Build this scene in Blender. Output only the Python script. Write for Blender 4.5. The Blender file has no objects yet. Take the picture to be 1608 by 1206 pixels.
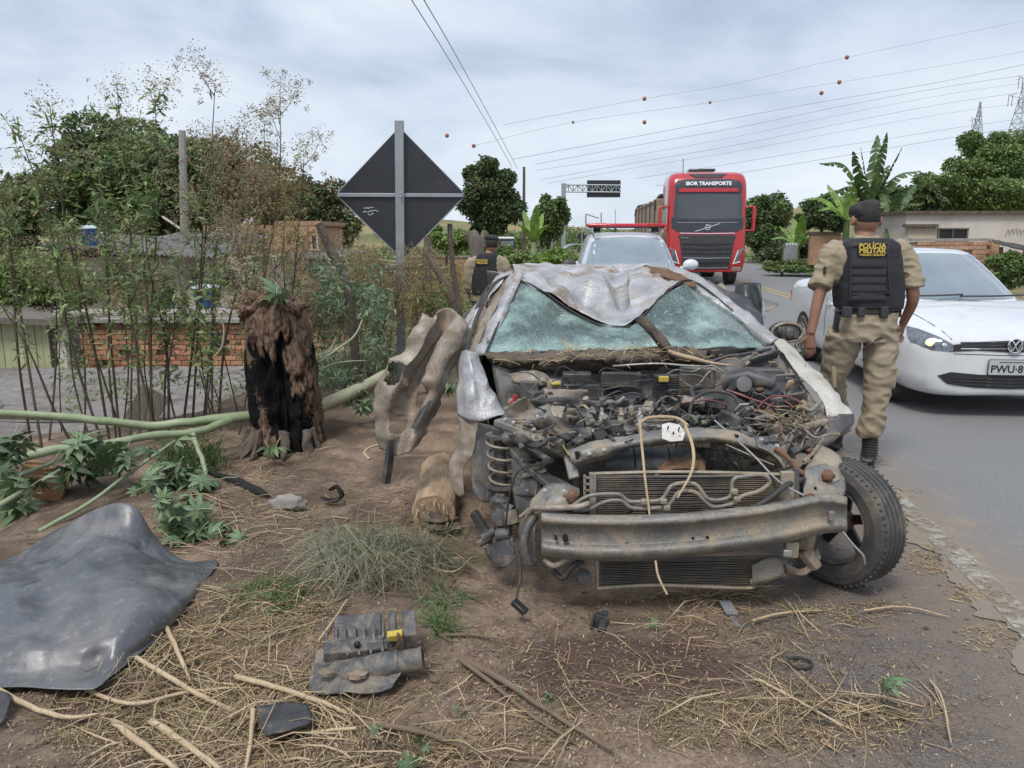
import bpy, bmesh, math, random
import numpy as np
from mathutils import Vector, Matrix, noise
from mathutils.bvhtree import BVHTree
from mathutils.geometry import delaunay_2d_cdt
R = math.radians
random.seed(7); rng = np.random.default_rng(7)
scn = bpy.context.scene
COL = scn.collection
# ------------------------------------------------------------------ camera
PITCH = R(11.0); FPX = 1200.0; CAMZ = 1.6
cam = bpy.data.objects.new('camera', bpy.data.cameras.new('camera')); COL.objects.link(cam)
cam.location = (0, 0, CAMZ); cam.rotation_euler = (R(90) - PITCH, 0, 0)
cam.data.sensor_width = 36; cam.data.lens = 36 * FPX / 1608
cam.data.clip_start = .05; cam.data.clip_end = 6000
scn.camera = cam
# ------------------------------------------------------------------ overcast sky
SUN_EL, SUN_AZ = 58, 205            # degrees; azimuth the light comes from (0 = +Y, clockwise)
world = bpy.data.worlds.new('World'); scn.world = world; world.use_nodes = True
nt = world.node_tree; nd = nt.nodes; lk = nt.links; nd.clear()
out = nd.new('ShaderNodeOutputWorld'); bg = nd.new('ShaderNodeBackground')
sky = nd.new('ShaderNodeTexSky'); sky.sky_type = 'NISHITA'; sky.sun_disc = False
sky.sun_elevation = R(SUN_EL); sky.sun_rotation = R(SUN_AZ)
tc = nd.new('ShaderNodeTexCoord'); sep = nd.new('ShaderNodeSeparateXYZ'); lk.new(tc.outputs['Generated'], sep.inputs[0])
def wmath(op, a, b=None, c=None):
    n = nd.new('ShaderNodeMath'); n.operation = op
    for i, q in enumerate((a, b, c)):
        if q is None: continue
        if isinstance(q, (int, float)): n.inputs[i].default_value = q
        else: lk.new(q, n.inputs[i])
    return n.outputs[0]
zc = wmath('MAXIMUM', sep.outputs[2], 0.0)
dv = wmath('ADD', zc, 0.22)
cx_ = wmath('DIVIDE', sep.outputs[0], dv); cy_ = wmath('DIVIDE', sep.outputs[1], dv)
cmb = nd.new('ShaderNodeCombineXYZ'); lk.new(cx_, cmb.inputs[0]); lk.new(cy_, cmb.inputs[1])
n1 = nd.new('ShaderNodeTexNoise'); n1.inputs['Scale'].default_value = 1.0; n1.inputs['Detail'].default_value = 7; n1.inputs['Roughness'].default_value = .52
n1.inputs['Distortion'].default_value = .35
lk.new(cmb.outputs[0], n1.inputs['Vector'])
cr = nd.new('ShaderNodeValToRGB'); lk.new(n1.outputs[0], cr.inputs[0])
e = cr.color_ramp.elements
e[0].position = .38; e[0].color = (.245, .30, .40, 1)
e[1].position = .66; e[1].color = (.55, .58, .615, 1)
m_ = e.new(.50); m_.color = (.39, .445, .53, 1)
# paler towards the horizon
hz = nd.new('ShaderNodeMapRange'); hz.inputs[1].default_value = 0; hz.inputs[2].default_value = .30; hz.inputs[3].default_value = .7; hz.inputs[4].default_value = 0
lk.new(zc, hz.inputs[0])
mh = nd.new('ShaderNodeMix'); mh.data_type = 'RGBA'; lk.new(hz.outputs[0], mh.inputs[0]); lk.new(cr.outputs[0], mh.inputs[6]); mh.inputs[7].default_value = (.52, .57, .635, 1)
sk = nd.new('ShaderNodeMix'); sk.data_type = 'RGBA'; sk.blend_type = 'ADD'; sk.inputs[0].default_value = 1
skm = nd.new('ShaderNodeMix'); skm.data_type = 'RGBA'; skm.blend_type = 'MULTIPLY'; skm.inputs[0].default_value = 1
lk.new(sky.outputs[0], skm.inputs[6]); skm.inputs[7].default_value = (.008, .008, .008, 1)
lk.new(mh.outputs[2], sk.inputs[6]); lk.new(skm.outputs[2], sk.inputs[7])
lk.new(sk.outputs[2], bg.inputs[0])
ov = nd.new('ShaderNodeMapRange'); lk.new(zc, ov.inputs[0]); ov.inputs[1].default_value = .2; ov.inputs[2].default_value = 1; ov.inputs[3].default_value = .93; ov.inputs[4].default_value = 1.35   # an overcast sky is brighter overhead
lk.new(ov.outputs[0], bg.inputs[1])
lk.new(bg.outputs[0], out.inputs[0])
sun = bpy.data.objects.new('sun', bpy.data.lights.new('sun', 'SUN')); COL.objects.link(sun)
sun.data.energy = 1.5; sun.data.angle = R(16); sun.data.color = (1, .96, .9)
az = R(SUN_AZ); el = R(SUN_EL)
sd = Vector((math.sin(az) * math.cos(el), math.cos(az) * math.cos(el), math.sin(el)))
sun.rotation_euler = sd.to_track_quat('Z', 'Y').to_euler()
scn.view_settings.view_transform = 'Standard'; scn.view_settings.look = 'None'
scn.view_settings.exposure = 0.68; scn.view_settings.gamma = 1; scn.view_settings.use_curve_mapping = False
# ------------------------------------------------------------------ layout helpers
SP, CP = math.sin(PITCH), math.cos(PITCH)
def W(px, py, Y):
    """a place in the world seen at that spot of the photograph, Y metres ahead"""
    a = (px - 804) / FPX; b = (603 - py) / FPX
    dx, dy, dz = a, CP + b * SP, -SP + b * CP
    t = Y / dy
    return Vector((dx * t, Y, CAMZ + dz * t))
def G(px, py, z=0.0):
    a = (px - 804) / FPX; b = (603 - py) / FPX
    dx, dy, dz = a, CP + b * SP, -SP + b * CP
    t = (z - CAMZ) / dz
    return Vector((dx * t, dy * t, z))
def WL(pts): return [W(*p) for p in pts]
def hash2(ix, iy, s=0):
    h = (ix.astype(np.int64) * 374761393 + iy.astype(np.int64) * 668265263 + s * 974634777) & 0xffffffff
    h = ((h ^ (h >> 13)) * 1274126177) & 0xffffffff
    return ((h ^ (h >> 16)) & 0xffff) / 65535.0
def vnoise(x, y, s=0):
    ix = np.floor(x); iy = np.floor(y); fx = x - ix; fy = y - iy
    fx = fx * fx * (3 - 2 * fx); fy = fy * fy * (3 - 2 * fy)
    a = hash2(ix, iy, s); b = hash2(ix + 1, iy, s); c = hash2(ix, iy + 1, s); d = hash2(ix + 1, iy + 1, s)
    return (a + (b - a) * fx) * (1 - fy) + (c + (d - c) * fx) * fy - .5
def fbm(x, y, o=4, s=0):
    r = 0; am = 1
    for k in range(o):
        r = r + vnoise(x, y, s + k) * am; x = x * 2.03 + 5.1; y = y * 2.03 + 1.7; am *= .5
    return r
def sstep(a, b, x):
    t = np.clip((x - a) / (b - a), 0, 1); return t * t * (3 - 2 * t)
def road_left(y): return 1.85 + .10 * y - .12 * np.exp(-np.maximum(y - 2.6, -3) / .8) * (y > -2) - np.where(y > 60, (y - 60) ** 2 * .0012, 0)
def gz(x, y):
    """height of the ground"""
    x = np.asarray(x, float); y = np.asarray(y, float)
    edge = -2.2 - .05 * np.clip(y - 4, -2, 10) + .12 * np.sin(y * 1.3)
    d = edge - x
    drop = (sstep(0, 3.2, d) * 2.0 + sstep(.2, 7, d) * .8) * (.06 + .94 * sstep(6.3, 8.6, y))
    z = -drop
    # shallow swale beside the road beyond the wreck
    z = z - .25 * sstep(.5, 3.0, (-.2 - x)) * sstep(7.5, 11, y) * (1 - sstep(30, 60, y))
    rl = road_left(y)
    off = sstep(0.25, 1.5, np.maximum(rl - x, x - rl - 7.4))
    near = (1 - sstep(9, 16, y))
    z = z + off * (fbm(x * .9, y * .9, 3, 3) * .10 + near * (fbm(x * 4, y * 4, 4, 9) * .035 + fbm(x * 17, y * 17, 3, 31) * .012))
    z = z + .05 * sstep(.3, 1.6, (1.2 - x)) * sstep(1.0, 2.2, (1.3 + x)) * 0
    # banks and far hills
    z = z + sstep(2, 9, x - rl - 8.6) * 1.6 * sstep(10, 22, y)
    far = sstep(90, 420, y)
    z = z + far * (3.2 + 9 * vnoise(x * .009 + 3.3, y * .006, 5))
    hl = np.exp(-(((x - 102) / 20) ** 2 + ((y - 230) / 60) ** 2)) * 13
    z = z + hl + np.exp(-(((x + 70) / 70) ** 2 + ((y - 300) / 60) ** 2)) * 7
    z = z - .006 * sstep(-.45, -.15, x - rl)
    z = np.where((x > rl + .3) & (x < rl + 7.36) & (y < 150), -.012, z)
    return z
def gzs(x, y): return float(gz(np.array([x]), np.array([y]))[0])
def GT(px, py):
    """the spot on the real (uneven) ground seen there"""
    p = G(px, py, 0)
    for _ in range(12):
        z = gzs(p.x, p.y); q = G(px, py, z); p = p.lerp(q, .7) if py > 480 else p
    p.z = gzs(p.x, p.y); return p
# ------------------------------------------------------------------ mesh builder
WM = {}
def wmx(o): return WM.get(o.name, Matrix.Identity(4)) if o else Matrix.Identity(4)
def catmull(pts, n):
    pts = [Vector(p) for p in pts]
    if len(pts) < 3 or n <= 1: return pts
    out_ = []
    P = [pts[0] * 2 - pts[1]] + pts + [pts[-1] * 2 - pts[-2]]
    for i in range(1, len(P) - 2):
        a, b, c, d = P[i - 1:i + 3]
        for k in range(n):
            t = k / n
            out_.append(.5 * ((2 * b) + (c - a) * t + (2 * a - 5 * b + 4 * c - d) * t * t + (3 * b - a - 3 * c + d) * t ** 3))
    out_.append(pts[-1]); return out_
class MB:
    def __init__(s): s.v = []; s.f = []; s.m = []
    def add(s, vs, fs, m=0):
        b = len(s.v); s.v += [tuple(v) for v in vs]; s.f += [tuple(i + b for i in f) for f in fs]; s.m += [m] * len(fs); return s
    def box(s, c, d, rot=None, m=0, taper=1.0):
        hx, hy, hz_ = d[0] / 2, d[1] / 2, d[2] / 2
        vs = [Vector((x * hx * (taper if z > 0 else 1), y * hy * (taper if z > 0 else 1), z * hz_)) for x in (-1, 1) for y in (-1, 1) for z in (-1, 1)]
        if rot is not None: vs = [rot @ v for v in vs]
        c = Vector(c)
        return s.add([v + c for v in vs], [(0, 1, 3, 2), (4, 6, 7, 5), (0, 4, 5, 1), (2, 3, 7, 6), (0, 2, 6, 4), (1, 5, 7, 3)], m)
    def rings(s, rs, caps=True, closed=False, m=0):
        n = len(rs[0]); vs = [p for r in rs for p in r]; fs = []
        L = len(rs)
        for i in range(L if closed else L - 1):
            j = (i + 1) % L
            for k in range(n):
                q = (k + 1) % n
                fs.append((i * n + k, i * n + q, j * n + q, j * n + k))
        if caps and not closed:
            fs.append(tuple(range(n))[::-1]); fs.append(tuple((L - 1) * n + k for k in range(n)))
        return s.add(vs, fs, m)
    def tube(s, pts, r, n=8, sub=1, flat=1.0, up=None, caps=True, closed=False, m=0, ridg=0):
        P = catmull(pts, sub)
        L = len(P)
        if isinstance(r, (int, float)): rr = [r] * L
        else:
            rr = [r[min(int(i * (len(r) - 1) / max(L - 1, 1)), len(r) - 2)] * (1 - ((i * (len(r) - 1) / max(L - 1, 1)) - min(int(i * (len(r) - 1) / max(L - 1, 1)), len(r) - 2))) + r[min(int(i * (len(r) - 1) / max(L - 1, 1)), len(r) - 2) + 1] * ((i * (len(r) - 1) / max(L - 1, 1)) - min(int(i * (len(r) - 1) / max(L - 1, 1)), len(r) - 2)) for i in range(L)]
        rs = []; prev = None
        for i in range(L):
            if closed: t = P[(i + 1) % L] - P[i - 1]
            else: t = P[min(i + 1, L - 1)] - P[max(i - 1, 0)]
            t = t.normalized() if t.length > 1e-9 else Vector((0, 0, 1))
            if prev is None:
                u = Vector(up) if up else (Vector((0, 0, 1)) if abs(t.z) < .9 else Vector((1, 0, 0)))
            else: u = prev
            u = (u - t * u.dot(t))
            u = u.normalized() if u.length > 1e-6 else t.orthogonal().normalized()
            prev = u; w = t.cross(u)
            rad = rr[i] * (1 + (ridg if i % 2 else 0))
            rs.append([P[i] + (w * math.cos(a) + u * flat * math.sin(a)) * rad for a in [2 * math.pi * k / n for k in range(n)]])
        return s.rings(rs, caps, closed, m)
    def bar(s, a, b, w, h, up=(0, 0, 1), m=0):
        a = Vector(a); b = Vector(b); t = (b - a).normalized(); u = Vector(up); u = u - t * u.dot(t)
        u = u.normalized() if u.length > 1e-5 else t.orthogonal().normalized()
        x = t.cross(u)
        r = [[p + x * i * w / 2 + u * j * h / 2 for i, j in ((-1, -1), (1, -1), (1, 1), (-1, 1))] for p in (a, b)]
        return s.rings(r, True, False, m)
    def lathe(s, prof, mx, n=20, m=0, caps=True):
        rs = [[mx @ Vector((r * math.cos(2 * math.pi * k / n), r * math.sin(2 * math.pi * k / n), z)) for k in range(n)] for r, z in prof]
        return s.rings(rs, caps, False, m)
    def ball(s, c, r, n=10, k=7, m=0, rot=None, jit=0):
        c = Vector(c); r = Vector(r) if not isinstance(r, (int, float)) else Vector((r, r, r))
        rs = []
        for i in range(k + 1):
            a = math.pi * (i / k) * .98 + .01 * math.pi
            ring = []
            for j in range(n):
                b = 2 * math.pi * j / n
                d = Vector((math.sin(a) * math.cos(b), math.sin(a) * math.sin(b), -math.cos(a)))
                q = Vector((d.x * r.x, d.y * r.y, d.z * r.z)) * (1 + (noise.noise(d * 2.3 + c * 5) * jit if jit else 0))
                if rot is not None: q = rot @ q
                ring.append(c + q)
            rs.append(ring)
        return s.rings(rs, True, False, m)
    def prism(s, poly, mx, t, m=0):
        n = len(poly)
        vs = [mx @ Vector((x, y, 0)) for x, y in poly] + [mx @ Vector((x, y, t)) for x, y in poly]
        fs = [tuple(range(n))[::-1], tuple(range(n, 2 * n))] + [(i, (i + 1) % n, (i + 1) % n + n, i + n) for i in range(n)]
        return s.add(vs, fs, m)
    def jitter(s, a, sc, seed=0):
        s.v = [tuple(Vector(v) + noise.noise_vector(Vector(v) * sc + Vector((seed, seed * 1.3, 0))) * a) for v in s.v]; return s
    def build(s, name, mats, parent=None, smooth=40, bevel=0, top=None, solid=0):
        return mesh_obj(name, s.v, s.f, mats, parent, smooth, bevel, s.m, solid)
def mesh_obj(name, V, F, mats, parent=None, smooth=40, bevel=0, mi=None, solid=0, origin=None):
    V = np.array(V, float).reshape(-1, 3)
    PM = wmx(parent); inv = np.array(PM.inverted())
    Vl = V @ inv[:3, :3].T + inv[:3, 3]
    c = (Vl.min(0) + Vl.max(0)) / 2
    if parent is None: c[2] = Vl[:, 2].min()
    if origin is not None: c = np.array(origin, float)
    me = bpy.data.meshes.new(name)
    if isinstance(F, np.ndarray):
        nf, k = F.shape
        me.vertices.add(len(V)); me.vertices.foreach_set('co', (Vl - c).ravel())
        me.loops.add(nf * k); me.loops.foreach_set('vertex_index', F.ravel().astype(np.int32))
        me.polygons.add(nf); me.polygons.foreach_set('loop_start', np.arange(0, nf * k, k, dtype=np.int32))
        me.update(calc_edges=True)
    else:
        me.from_pydata([tuple(v) for v in (Vl - c)], [], F)
    if not isinstance(mats, (list, tuple)): mats = [mats]
    for m in mats: me.materials.append(m)
    if mi is not None and len(mats) > 1: me.polygons.foreach_set('material_index', mi)
    if smooth:
        me.polygons.foreach_set('use_smooth', [True] * len(me.polygons))
        if smooth < 180: me.set_sharp_from_angle(angle=R(smooth))
    o = bpy.data.objects.new(name, me); COL.objects.link(o); o.parent = parent
    o.location = c
    WM[o.name] = PM @ Matrix.Translation(Vector(c))
    if solid:
        sm = o.modifiers.new('solid', 'SOLIDIFY'); sm.thickness = solid; sm.offset = 0
    if bevel:
        bm = o.modifiers.new('bevel', 'BEVEL'); bm.width = bevel; bm.segments = 2; bm.limit_method = 'ANGLE'; bm.angle_limit = R(40)
    return o
def bake(o):
    dg = bpy.context.evaluated_depsgraph_get(); ev = o.evaluated_get(dg)
    me = bpy.data.meshes.new_from_object(ev); o.modifiers.clear(); o.data = me; return o
def tag(o, label=None, cat=None, group=None, kind=None):
    if label: o['label'] = label
    if cat: o['category'] = cat
    if group: o['group'] = group
    if kind: o['kind'] = kind
    return o
def thing(name, label, cat, loc=(0, 0, 0), rz=0, group=None):
    o = bpy.data.objects.new(name, None); COL.objects.link(o); o.location = loc; o.rotation_euler = (0, 0, rz)
    o.empty_display_size = .2
    WM[o.name] = Matrix.Translation(Vector(loc)) @ Matrix.Rotation(rz, 4, 'Z')
    return tag(o, label, cat, group)
def inst(name, src, loc, rot, scale, parent):
    o = bpy.data.objects.new(name, src); COL.objects.link(o); o.parent = parent
    inv = wmx(parent).inverted()
    mx = inv @ (Matrix.Translation(Vector(loc)) @ rot.to_4x4() @ Matrix.Diagonal(Vector((*(scale if hasattr(scale, '__len__') else (scale,) * 3), 1))))
    o.matrix_local = mx; return o
# ------------------------------------------------------------------ materials
def mat(name, c1, c2=None, sc=6, rough=.7, metal=0, bump=0, bsc=40, dirt=None, dirt_amt=.5, dsc=3, rand=0, isl=0, spec=.5, coat=0, alpha=1, rvar=0, det=6, trans=0, stretch=None, dmet=0):
    m = bpy.data.materials.new(name); m.use_nodes = True
    t = m.node_tree; N = t.nodes; L = t.links
    p = N['Principled BSDF']; p.inputs['Roughness'].default_value = rough; p.inputs['Metallic'].default_value = metal
    p.inputs['Specular IOR Level'].default_value = spec; p.inputs['Coat Weight'].default_value = coat
    p.inputs['Alpha'].default_value = alpha; p.inputs['Transmission Weight'].default_value = trans
    c1 = (*c1, 1); c2 = (*(c2 or c1[:3]), 1)
    tcn = N.new('ShaderNodeTexCoord'); vec = tcn.outputs['Object']
    if stretch:
        mp = N.new('ShaderNodeMapping'); mp.inputs['Scale'].default_value = stretch; L.new(vec, mp.inputs[0]); vec = mp.outputs[0]
    n = N.new('ShaderNodeTexNoise'); n.inputs['Scale'].default_value = sc; n.inputs['Detail'].default_value = det; n.inputs['Roughness'].default_value = .62; L.new(vec, n.inputs['Vector'])
    r = N.new('ShaderNodeMapRange'); r.inputs[1].default_value = .34; r.inputs[2].default_value = .66; L.new(n.outputs[0], r.inputs[0])
    mx = N.new('ShaderNodeMix'); mx.data_type = 'RGBA'; L.new(r.outputs[0], mx.inputs[0]); mx.inputs[6].default_value = c1; mx.inputs[7].default_value = c2
    col = mx.outputs[2]
    if dirt:
        dn = N.new('ShaderNodeTexNoise'); dn.inputs['Scale'].default_value = dsc; dn.inputs['Detail'].default_value = 9; dn.inputs['Roughness'].default_value = .68; dn.inputs['Distortion'].default_value = .6
        L.new(vec, dn.inputs['Vector'])
        dr = N.new('ShaderNodeMapRange'); th = .72 - .5 * dirt_amt; dr.inputs[1].default_value = th; dr.inputs[2].default_value = th + .16; L.new(dn.outputs[0], dr.inputs[0])
        dm = N.new('ShaderNodeMix'); dm.data_type = 'RGBA'; L.new(dr.outputs[0], dm.inputs[0]); L.new(col, dm.inputs[6]); dm.inputs[7].default_value = (*dirt, 1); col = dm.outputs[2]
        rm = N.new('ShaderNodeMapRange'); L.new(dr.outputs[0], rm.inputs[0]); rm.inputs[3].default_value = rough; rm.inputs[4].default_value = .92; L.new(rm.outputs[0], p.inputs['Roughness'])
        if metal:
            mm = N.new('ShaderNodeMapRange'); L.new(dr.outputs[0], mm.inputs[0]); mm.inputs[3].default_value = metal; mm.inputs[4].default_value = 0; L.new(mm.outputs[0], p.inputs['Metallic'])
    elif rvar:
        rm = N.new('ShaderNodeMapRange'); L.new(r.outputs[0], rm.inputs[0]); rm.inputs[3].default_value = rough - rvar; rm.inputs[4].default_value = rough + rvar; L.new(rm.outputs[0], p.inputs['Roughness'])
    if dirt and not rand and not coat:
        gn_ = N.new('ShaderNodeTexNoise'); gn_.inputs['Scale'].default_value = 150; gn_.inputs['Detail'].default_value = 5; gn_.inputs['Roughness'].default_value = .75; L.new(vec, gn_.inputs['Vector'])
        gr_ = N.new('ShaderNodeMapRange'); L.new(gn_.outputs[0], gr_.inputs[0]); gr_.inputs[1].default_value = .3; gr_.inputs[2].default_value = .7; gr_.inputs[3].default_value = .62; gr_.inputs[4].default_value = 1.35
        gm_ = N.new('ShaderNodeVectorMath'); gm_.operation = 'SCALE'; L.new(col, gm_.inputs[0]); L.new(gr_.outputs[0], gm_.inputs['Scale']); col = gm_.outputs[0]
    if rand or isl:
        if rand: oi = N.new('ShaderNodeObjectInfo'); src = oi.outputs['Random']; amt = rand
        else: ge = N.new('ShaderNodeNewGeometry'); src = ge.outputs['Random Per Island']; amt = isl
        hs = N.new('ShaderNodeHueSaturation'); L.new(col, hs.inputs['Color'])
        vr = N.new('ShaderNodeMapRange'); L.new(src, vr.inputs[0]); vr.inputs[3].default_value = 1 - amt; vr.inputs[4].default_value = 1 + amt; L.new(vr.outputs[0], hs.inputs['Value'])
        wn = N.new('ShaderNodeTexWhiteNoise'); wn.noise_dimensions = '1D'; L.new(src, wn.inputs['W'])
        hr = N.new('ShaderNodeMapRange'); L.new(wn.outputs[0], hr.inputs[0]); hr.inputs[3].default_value = .5 - amt * .06; hr.inputs[4].default_value = .5 + amt * .06; L.new(hr.outputs[0], hs.inputs['Hue'])
        col = hs.outputs[0]
    L.new(col, p.inputs['Base Color'])
    if bump:
        bn = N.new('ShaderNodeTexNoise'); bn.inputs['Scale'].default_value = bsc; bn.inputs['Detail'].default_value = 6; bn.inputs['Roughness'].default_value = .6; L.new(vec, bn.inputs['Vector'])
        bp = N.new('ShaderNodeBump'); bp.inputs['Strength'].default_value = bump; bp.inputs['Distance'].default_value = .01; L.new(bn.outputs[0], bp.inputs['Height']); L.new(bp.outputs[0], p.inputs['Normal'])
    return m
def leafmat(name, c1, c2, isl=.4, trl=.25, rough=.55):
    m = mat(name, c1, c2, sc=1.2, rough=rough, isl=isl)
    t = m.node_tree; N = t.nodes; L = t.links; p = N['Principled BSDF']; o = N['Material Output']
    tr = N.new('ShaderNodeBsdfTranslucent'); src = p.inputs['Base Color'].links[0].from_socket; L.new(src, tr.inputs[0])
    ms = N.new('ShaderNodeMixShader'); ms.inputs[0].default_value = trl; L.new(p.outputs[0], ms.inputs[1]); L.new(tr.outputs[0], ms.inputs[2]); L.new(ms.outputs[0], o.inputs[0])
    return m
DIRT = (.20, .15, .108); DUST = (.30, .245, .185)
M = {}
M['silver'] = mat('silver_paint', (.30, .29, .28), (.66, .66, .66), sc=3.2, rough=.42, metal=.5, dirt=(.20, .155, .115), dirt_amt=.50, dsc=3.6, bump=.35, bsc=45)
M['silver_dirty'] = mat('muddy_silver_paint', (.24, .20, .16), (.38, .33, .27), sc=6, rough=.5, metal=.2, dirt=(.20, .145, .10), dirt_amt=.56, dsc=5, bump=.4, bsc=50)
M['pale_panel'] = mat('pale_dusty_panel', (.50, .475, .42), (.38, .35, .29), sc=5, rough=.55, dirt=(.28, .22, .16), dirt_amt=.35, dsc=7, bump=.2, bsc=80)
M['steel'] = mat('dusty_steel', (.17, .165, .155), (.24, .225, .20), sc=8, rough=.5, metal=.35, dirt=(.30, .24, .175), dirt_amt=.52, dsc=7, bump=.3, bsc=70)
M['dark_steel'] = mat('dark_steel', (.075, .075, .075), (.12, .115, .11), sc=8, rough=.5, metal=.3, dirt=(.20, .155, .11), dirt_amt=.45, dsc=8, bump=.3, bsc=70)
M['alu'] = mat('cast_aluminium', (.34, .335, .32), (.44, .43, .41), sc=9, rough=.45, metal=.5, dirt=(.27, .21, .15), dirt_amt=.45, dsc=8, bump=.3, bsc=90)
M['fin'] = mat('condenser_fins', (.13, .12, .105), (.20, .18, .15), sc=14, rough=.6, metal=.2, dirt=(.24, .19, .135), dirt_amt=.5, dsc=6, bump=.2, bsc=120)
M['rubber'] = mat('dusty_rubber', (.028, .028, .028), (.05, .048, .045), sc=9, rough=.65, dirt=(.15, .12, .09), dirt_amt=.36, dsc=8, bump=.15, bsc=80)
M['tyre'] = mat('dusty_tyre_rubber', (.045, .043, .042), (.085, .078, .07), sc=7, rough=.75, dirt=(.16, .13, .10), dirt_amt=.42, dsc=6, bump=.12, bsc=120)
M['plastic'] = mat('black_plastic', (.03, .03, .032), (.055, .054, .054), sc=9, rough=.45, dirt=(.17, .135, .10), dirt_amt=.42, dsc=6, bump=.2, bsc=60)
M['grey_panel'] = mat('scraped_grey_panel', (.27, .27, .275), (.48, .48, .49), sc=5, rough=.45, metal=.25, dirt=(.25, .20, .15), dirt_amt=.45, dsc=6, bump=.4, bsc=50)
M['plastic_dusty'] = mat('dusty_grey_plastic', (.05, .05, .052), (.09, .088, .086), sc=9, rough=.5, dirt=(.24, .20, .155), dirt_amt=.55, dsc=7, bump=.4, bsc=60)
M['rust'] = mat('rust', (.20, .105, .055), (.12, .07, .045), sc=20, rough=.9, bump=.6, bsc=80, dirt=(.22, .16, .10), dirt_amt=.3, dsc=18)
M['beige'] = mat('beige_plastic', (.34, .29, .21), (.24, .205, .15), sc=8, rough=.5, dirt=(.25, .19, .13), dirt_amt=.45, dsc=7, bump=.2)
M['red'] = mat('red_plastic', (.45, .03, .025), (.35, .03, .03), rough=.4)
M['red_wire'] = mat('red_wire', (.22, .05, .05), (.15, .06, .06), rough=.5)
M['yellow'] = mat('yellow_plastic', (.55, .42, .06), (.40, .30, .06), rough=.5, dirt=(.3, .2, .1), dirt_amt=.3)
M['white_part'] = mat('worn_white_metal', (.62, .60, .56), (.5, .47, .42), sc=12, rough=.5, dirt=(.34, .16, .07), dirt_amt=.3, dsc=16)
M['blue_scrap'] = mat('blue_grey_steel', (.26, .29, .33), (.40, .42, .44), sc=8, rough=.35, metal=.5, dirt=(.3, .24, .18), dirt_amt=.35, dsc=6)
M['wood'] = mat('splintered_wood', (.48, .35, .22), (.30, .20, .125), sc=4, rough=.9, bump=.9, bsc=14, stretch=(7, 1, 7), dirt=(.12, .08, .055), dirt_amt=.35, dsc=2)
M['bark'] = mat('dark_bark', (.085, .065, .05), (.16, .125, .095), sc=9, rough=.95, bump=1, bsc=45, dirt=(.035, .03, .027), dirt_amt=.4, dsc=7)
M['tarnished'] = mat('tarnished_ring', (.10, .10, .10), (.16, .155, .15), rough=.5, dirt=(.2, .16, .12), dirt_amt=.4, dsc=9)
M['weathered'] = mat('weathered_post_wood', (.20, .17, .14), (.11, .09, .075), sc=4, rough=.95, bump=.8, bsc=30, stretch=(6, 6, 1))
M['char'] = mat('charred_wood', (.006, .006, .006), (.016, .014, .013), sc=12, rough=.85, bump=.8, bsc=60)
M['galv'] = mat('galvanised_steel', (.36, .38, .40), (.28, .30, .32), sc=6, rough=.45, metal=.4, bump=.05)
M['signback'] = mat('black_sign_back', (.022, .023, .027), (.034, .035, .04), sc=3, rough=.38, bump=.03, dirt=(.10, .09, .085), dirt_amt=.16, dsc=4)
M['white'] = mat('white_car_paint', (.60, .605, .61), (.66, .66, .66), rough=.24, coat=.6, dirt=(.42, .39, .34), dirt_amt=.22, dsc=2.5)
M['suv'] = mat('pale_silver_car_paint', (.62, .65, .69), (.68, .70, .73), rough=.25, metal=.2, coat=.5)
M['glass'] = mat('tinted_car_glass', (.03, .036, .04), (.045, .05, .055), sc=2, rough=.04, spec=.9, coat=.5)
M['glass_pale'] = mat('windscreen_painted_reflection', (.15, .18, .195), (.20, .235, .25), sc=2, rough=.03, spec=1.0, coat=1)  # pale base colour stands in for bright cloud reflected in the windscreens
M['blk'] = mat('black_trim', (.018, .018, .019), (.03, .03, .03), rough=.4)
M['chrome'] = mat('chrome', (.75, .76, .78), rough=.12, metal=1)
M['truck_red'] = mat('red_truck_paint', (.46, .022, .022), (.40, .018, .018), sc=2, rough=.25, coat=.6, dirt=(.3, .12, .10), dirt_amt=.16, dsc=2)
M['truck_black'] = mat('truck_black_panel', (.022, .025, .032), (.035, .037, .045), rough=.3, coat=.3)
M['grille'] = mat('truck_grille', (.03, .03, .032), (.05, .05, .05), rough=.5)
M['concrete'] = mat('concrete', (.25, .235, .215), (.33, .31, .285), sc=5, rough=.9, bump=.3, bsc=30, dirt=(.16, .14, .12), dirt_amt=.3, dsc=3)
M['brick'] = mat('clay_hollow_brick', (.42, .19, .105), (.54, .27, .16), sc=9, rough=.95, bump=.3, bsc=60, rand=.32, dirt=(.30, .21, .15), dirt_amt=.3, dsc=8)
M['brick_far'] = mat('weathered_clay_brick', (.50, .29, .185), (.38, .22, .14), sc=5, rough=.95, rand=.25, dirt=(.20, .16, .13), dirt_amt=.4, dsc=4)
M['mortar'] = mat('mortar', (.27, .235, .20), (.34, .29, .25), sc=10, rough=.95, bump=.4, bsc=60)
M['plaster'] = mat('stained_beige_plaster', (.47, .39, .30), (.56, .48, .38), sc=1.5, rough=.9, bump=.2, bsc=20, dirt=(.30, .20, .13), dirt_amt=.34, dsc=1.1)
M['plaster_white'] = mat('dirty_white_plaster', (.60, .56, .50), (.52, .46, .40), sc=1.2, rough=.9, bump=.2, bsc=20, dirt=(.36, .28, .20), dirt_amt=.3, dsc=.8)
M['roof_grey'] = mat('old_fibre_cement_roof', (.155, .14, .13), (.235, .215, .20), sc=3, rough=.9, bump=.3, bsc=25, dirt=(.11, .095, .085), dirt_amt=.45, dsc=2.2, isl=.12)
M['green_boards'] = mat('faded_green_boards', (.36, .37, .20), (.42, .42, .25), sc=3, rough=.85, dirt=(.22, .20, .12), dirt_amt=.3, dsc=3, rand=.12, stretch=(4, 4, .6))
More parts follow.
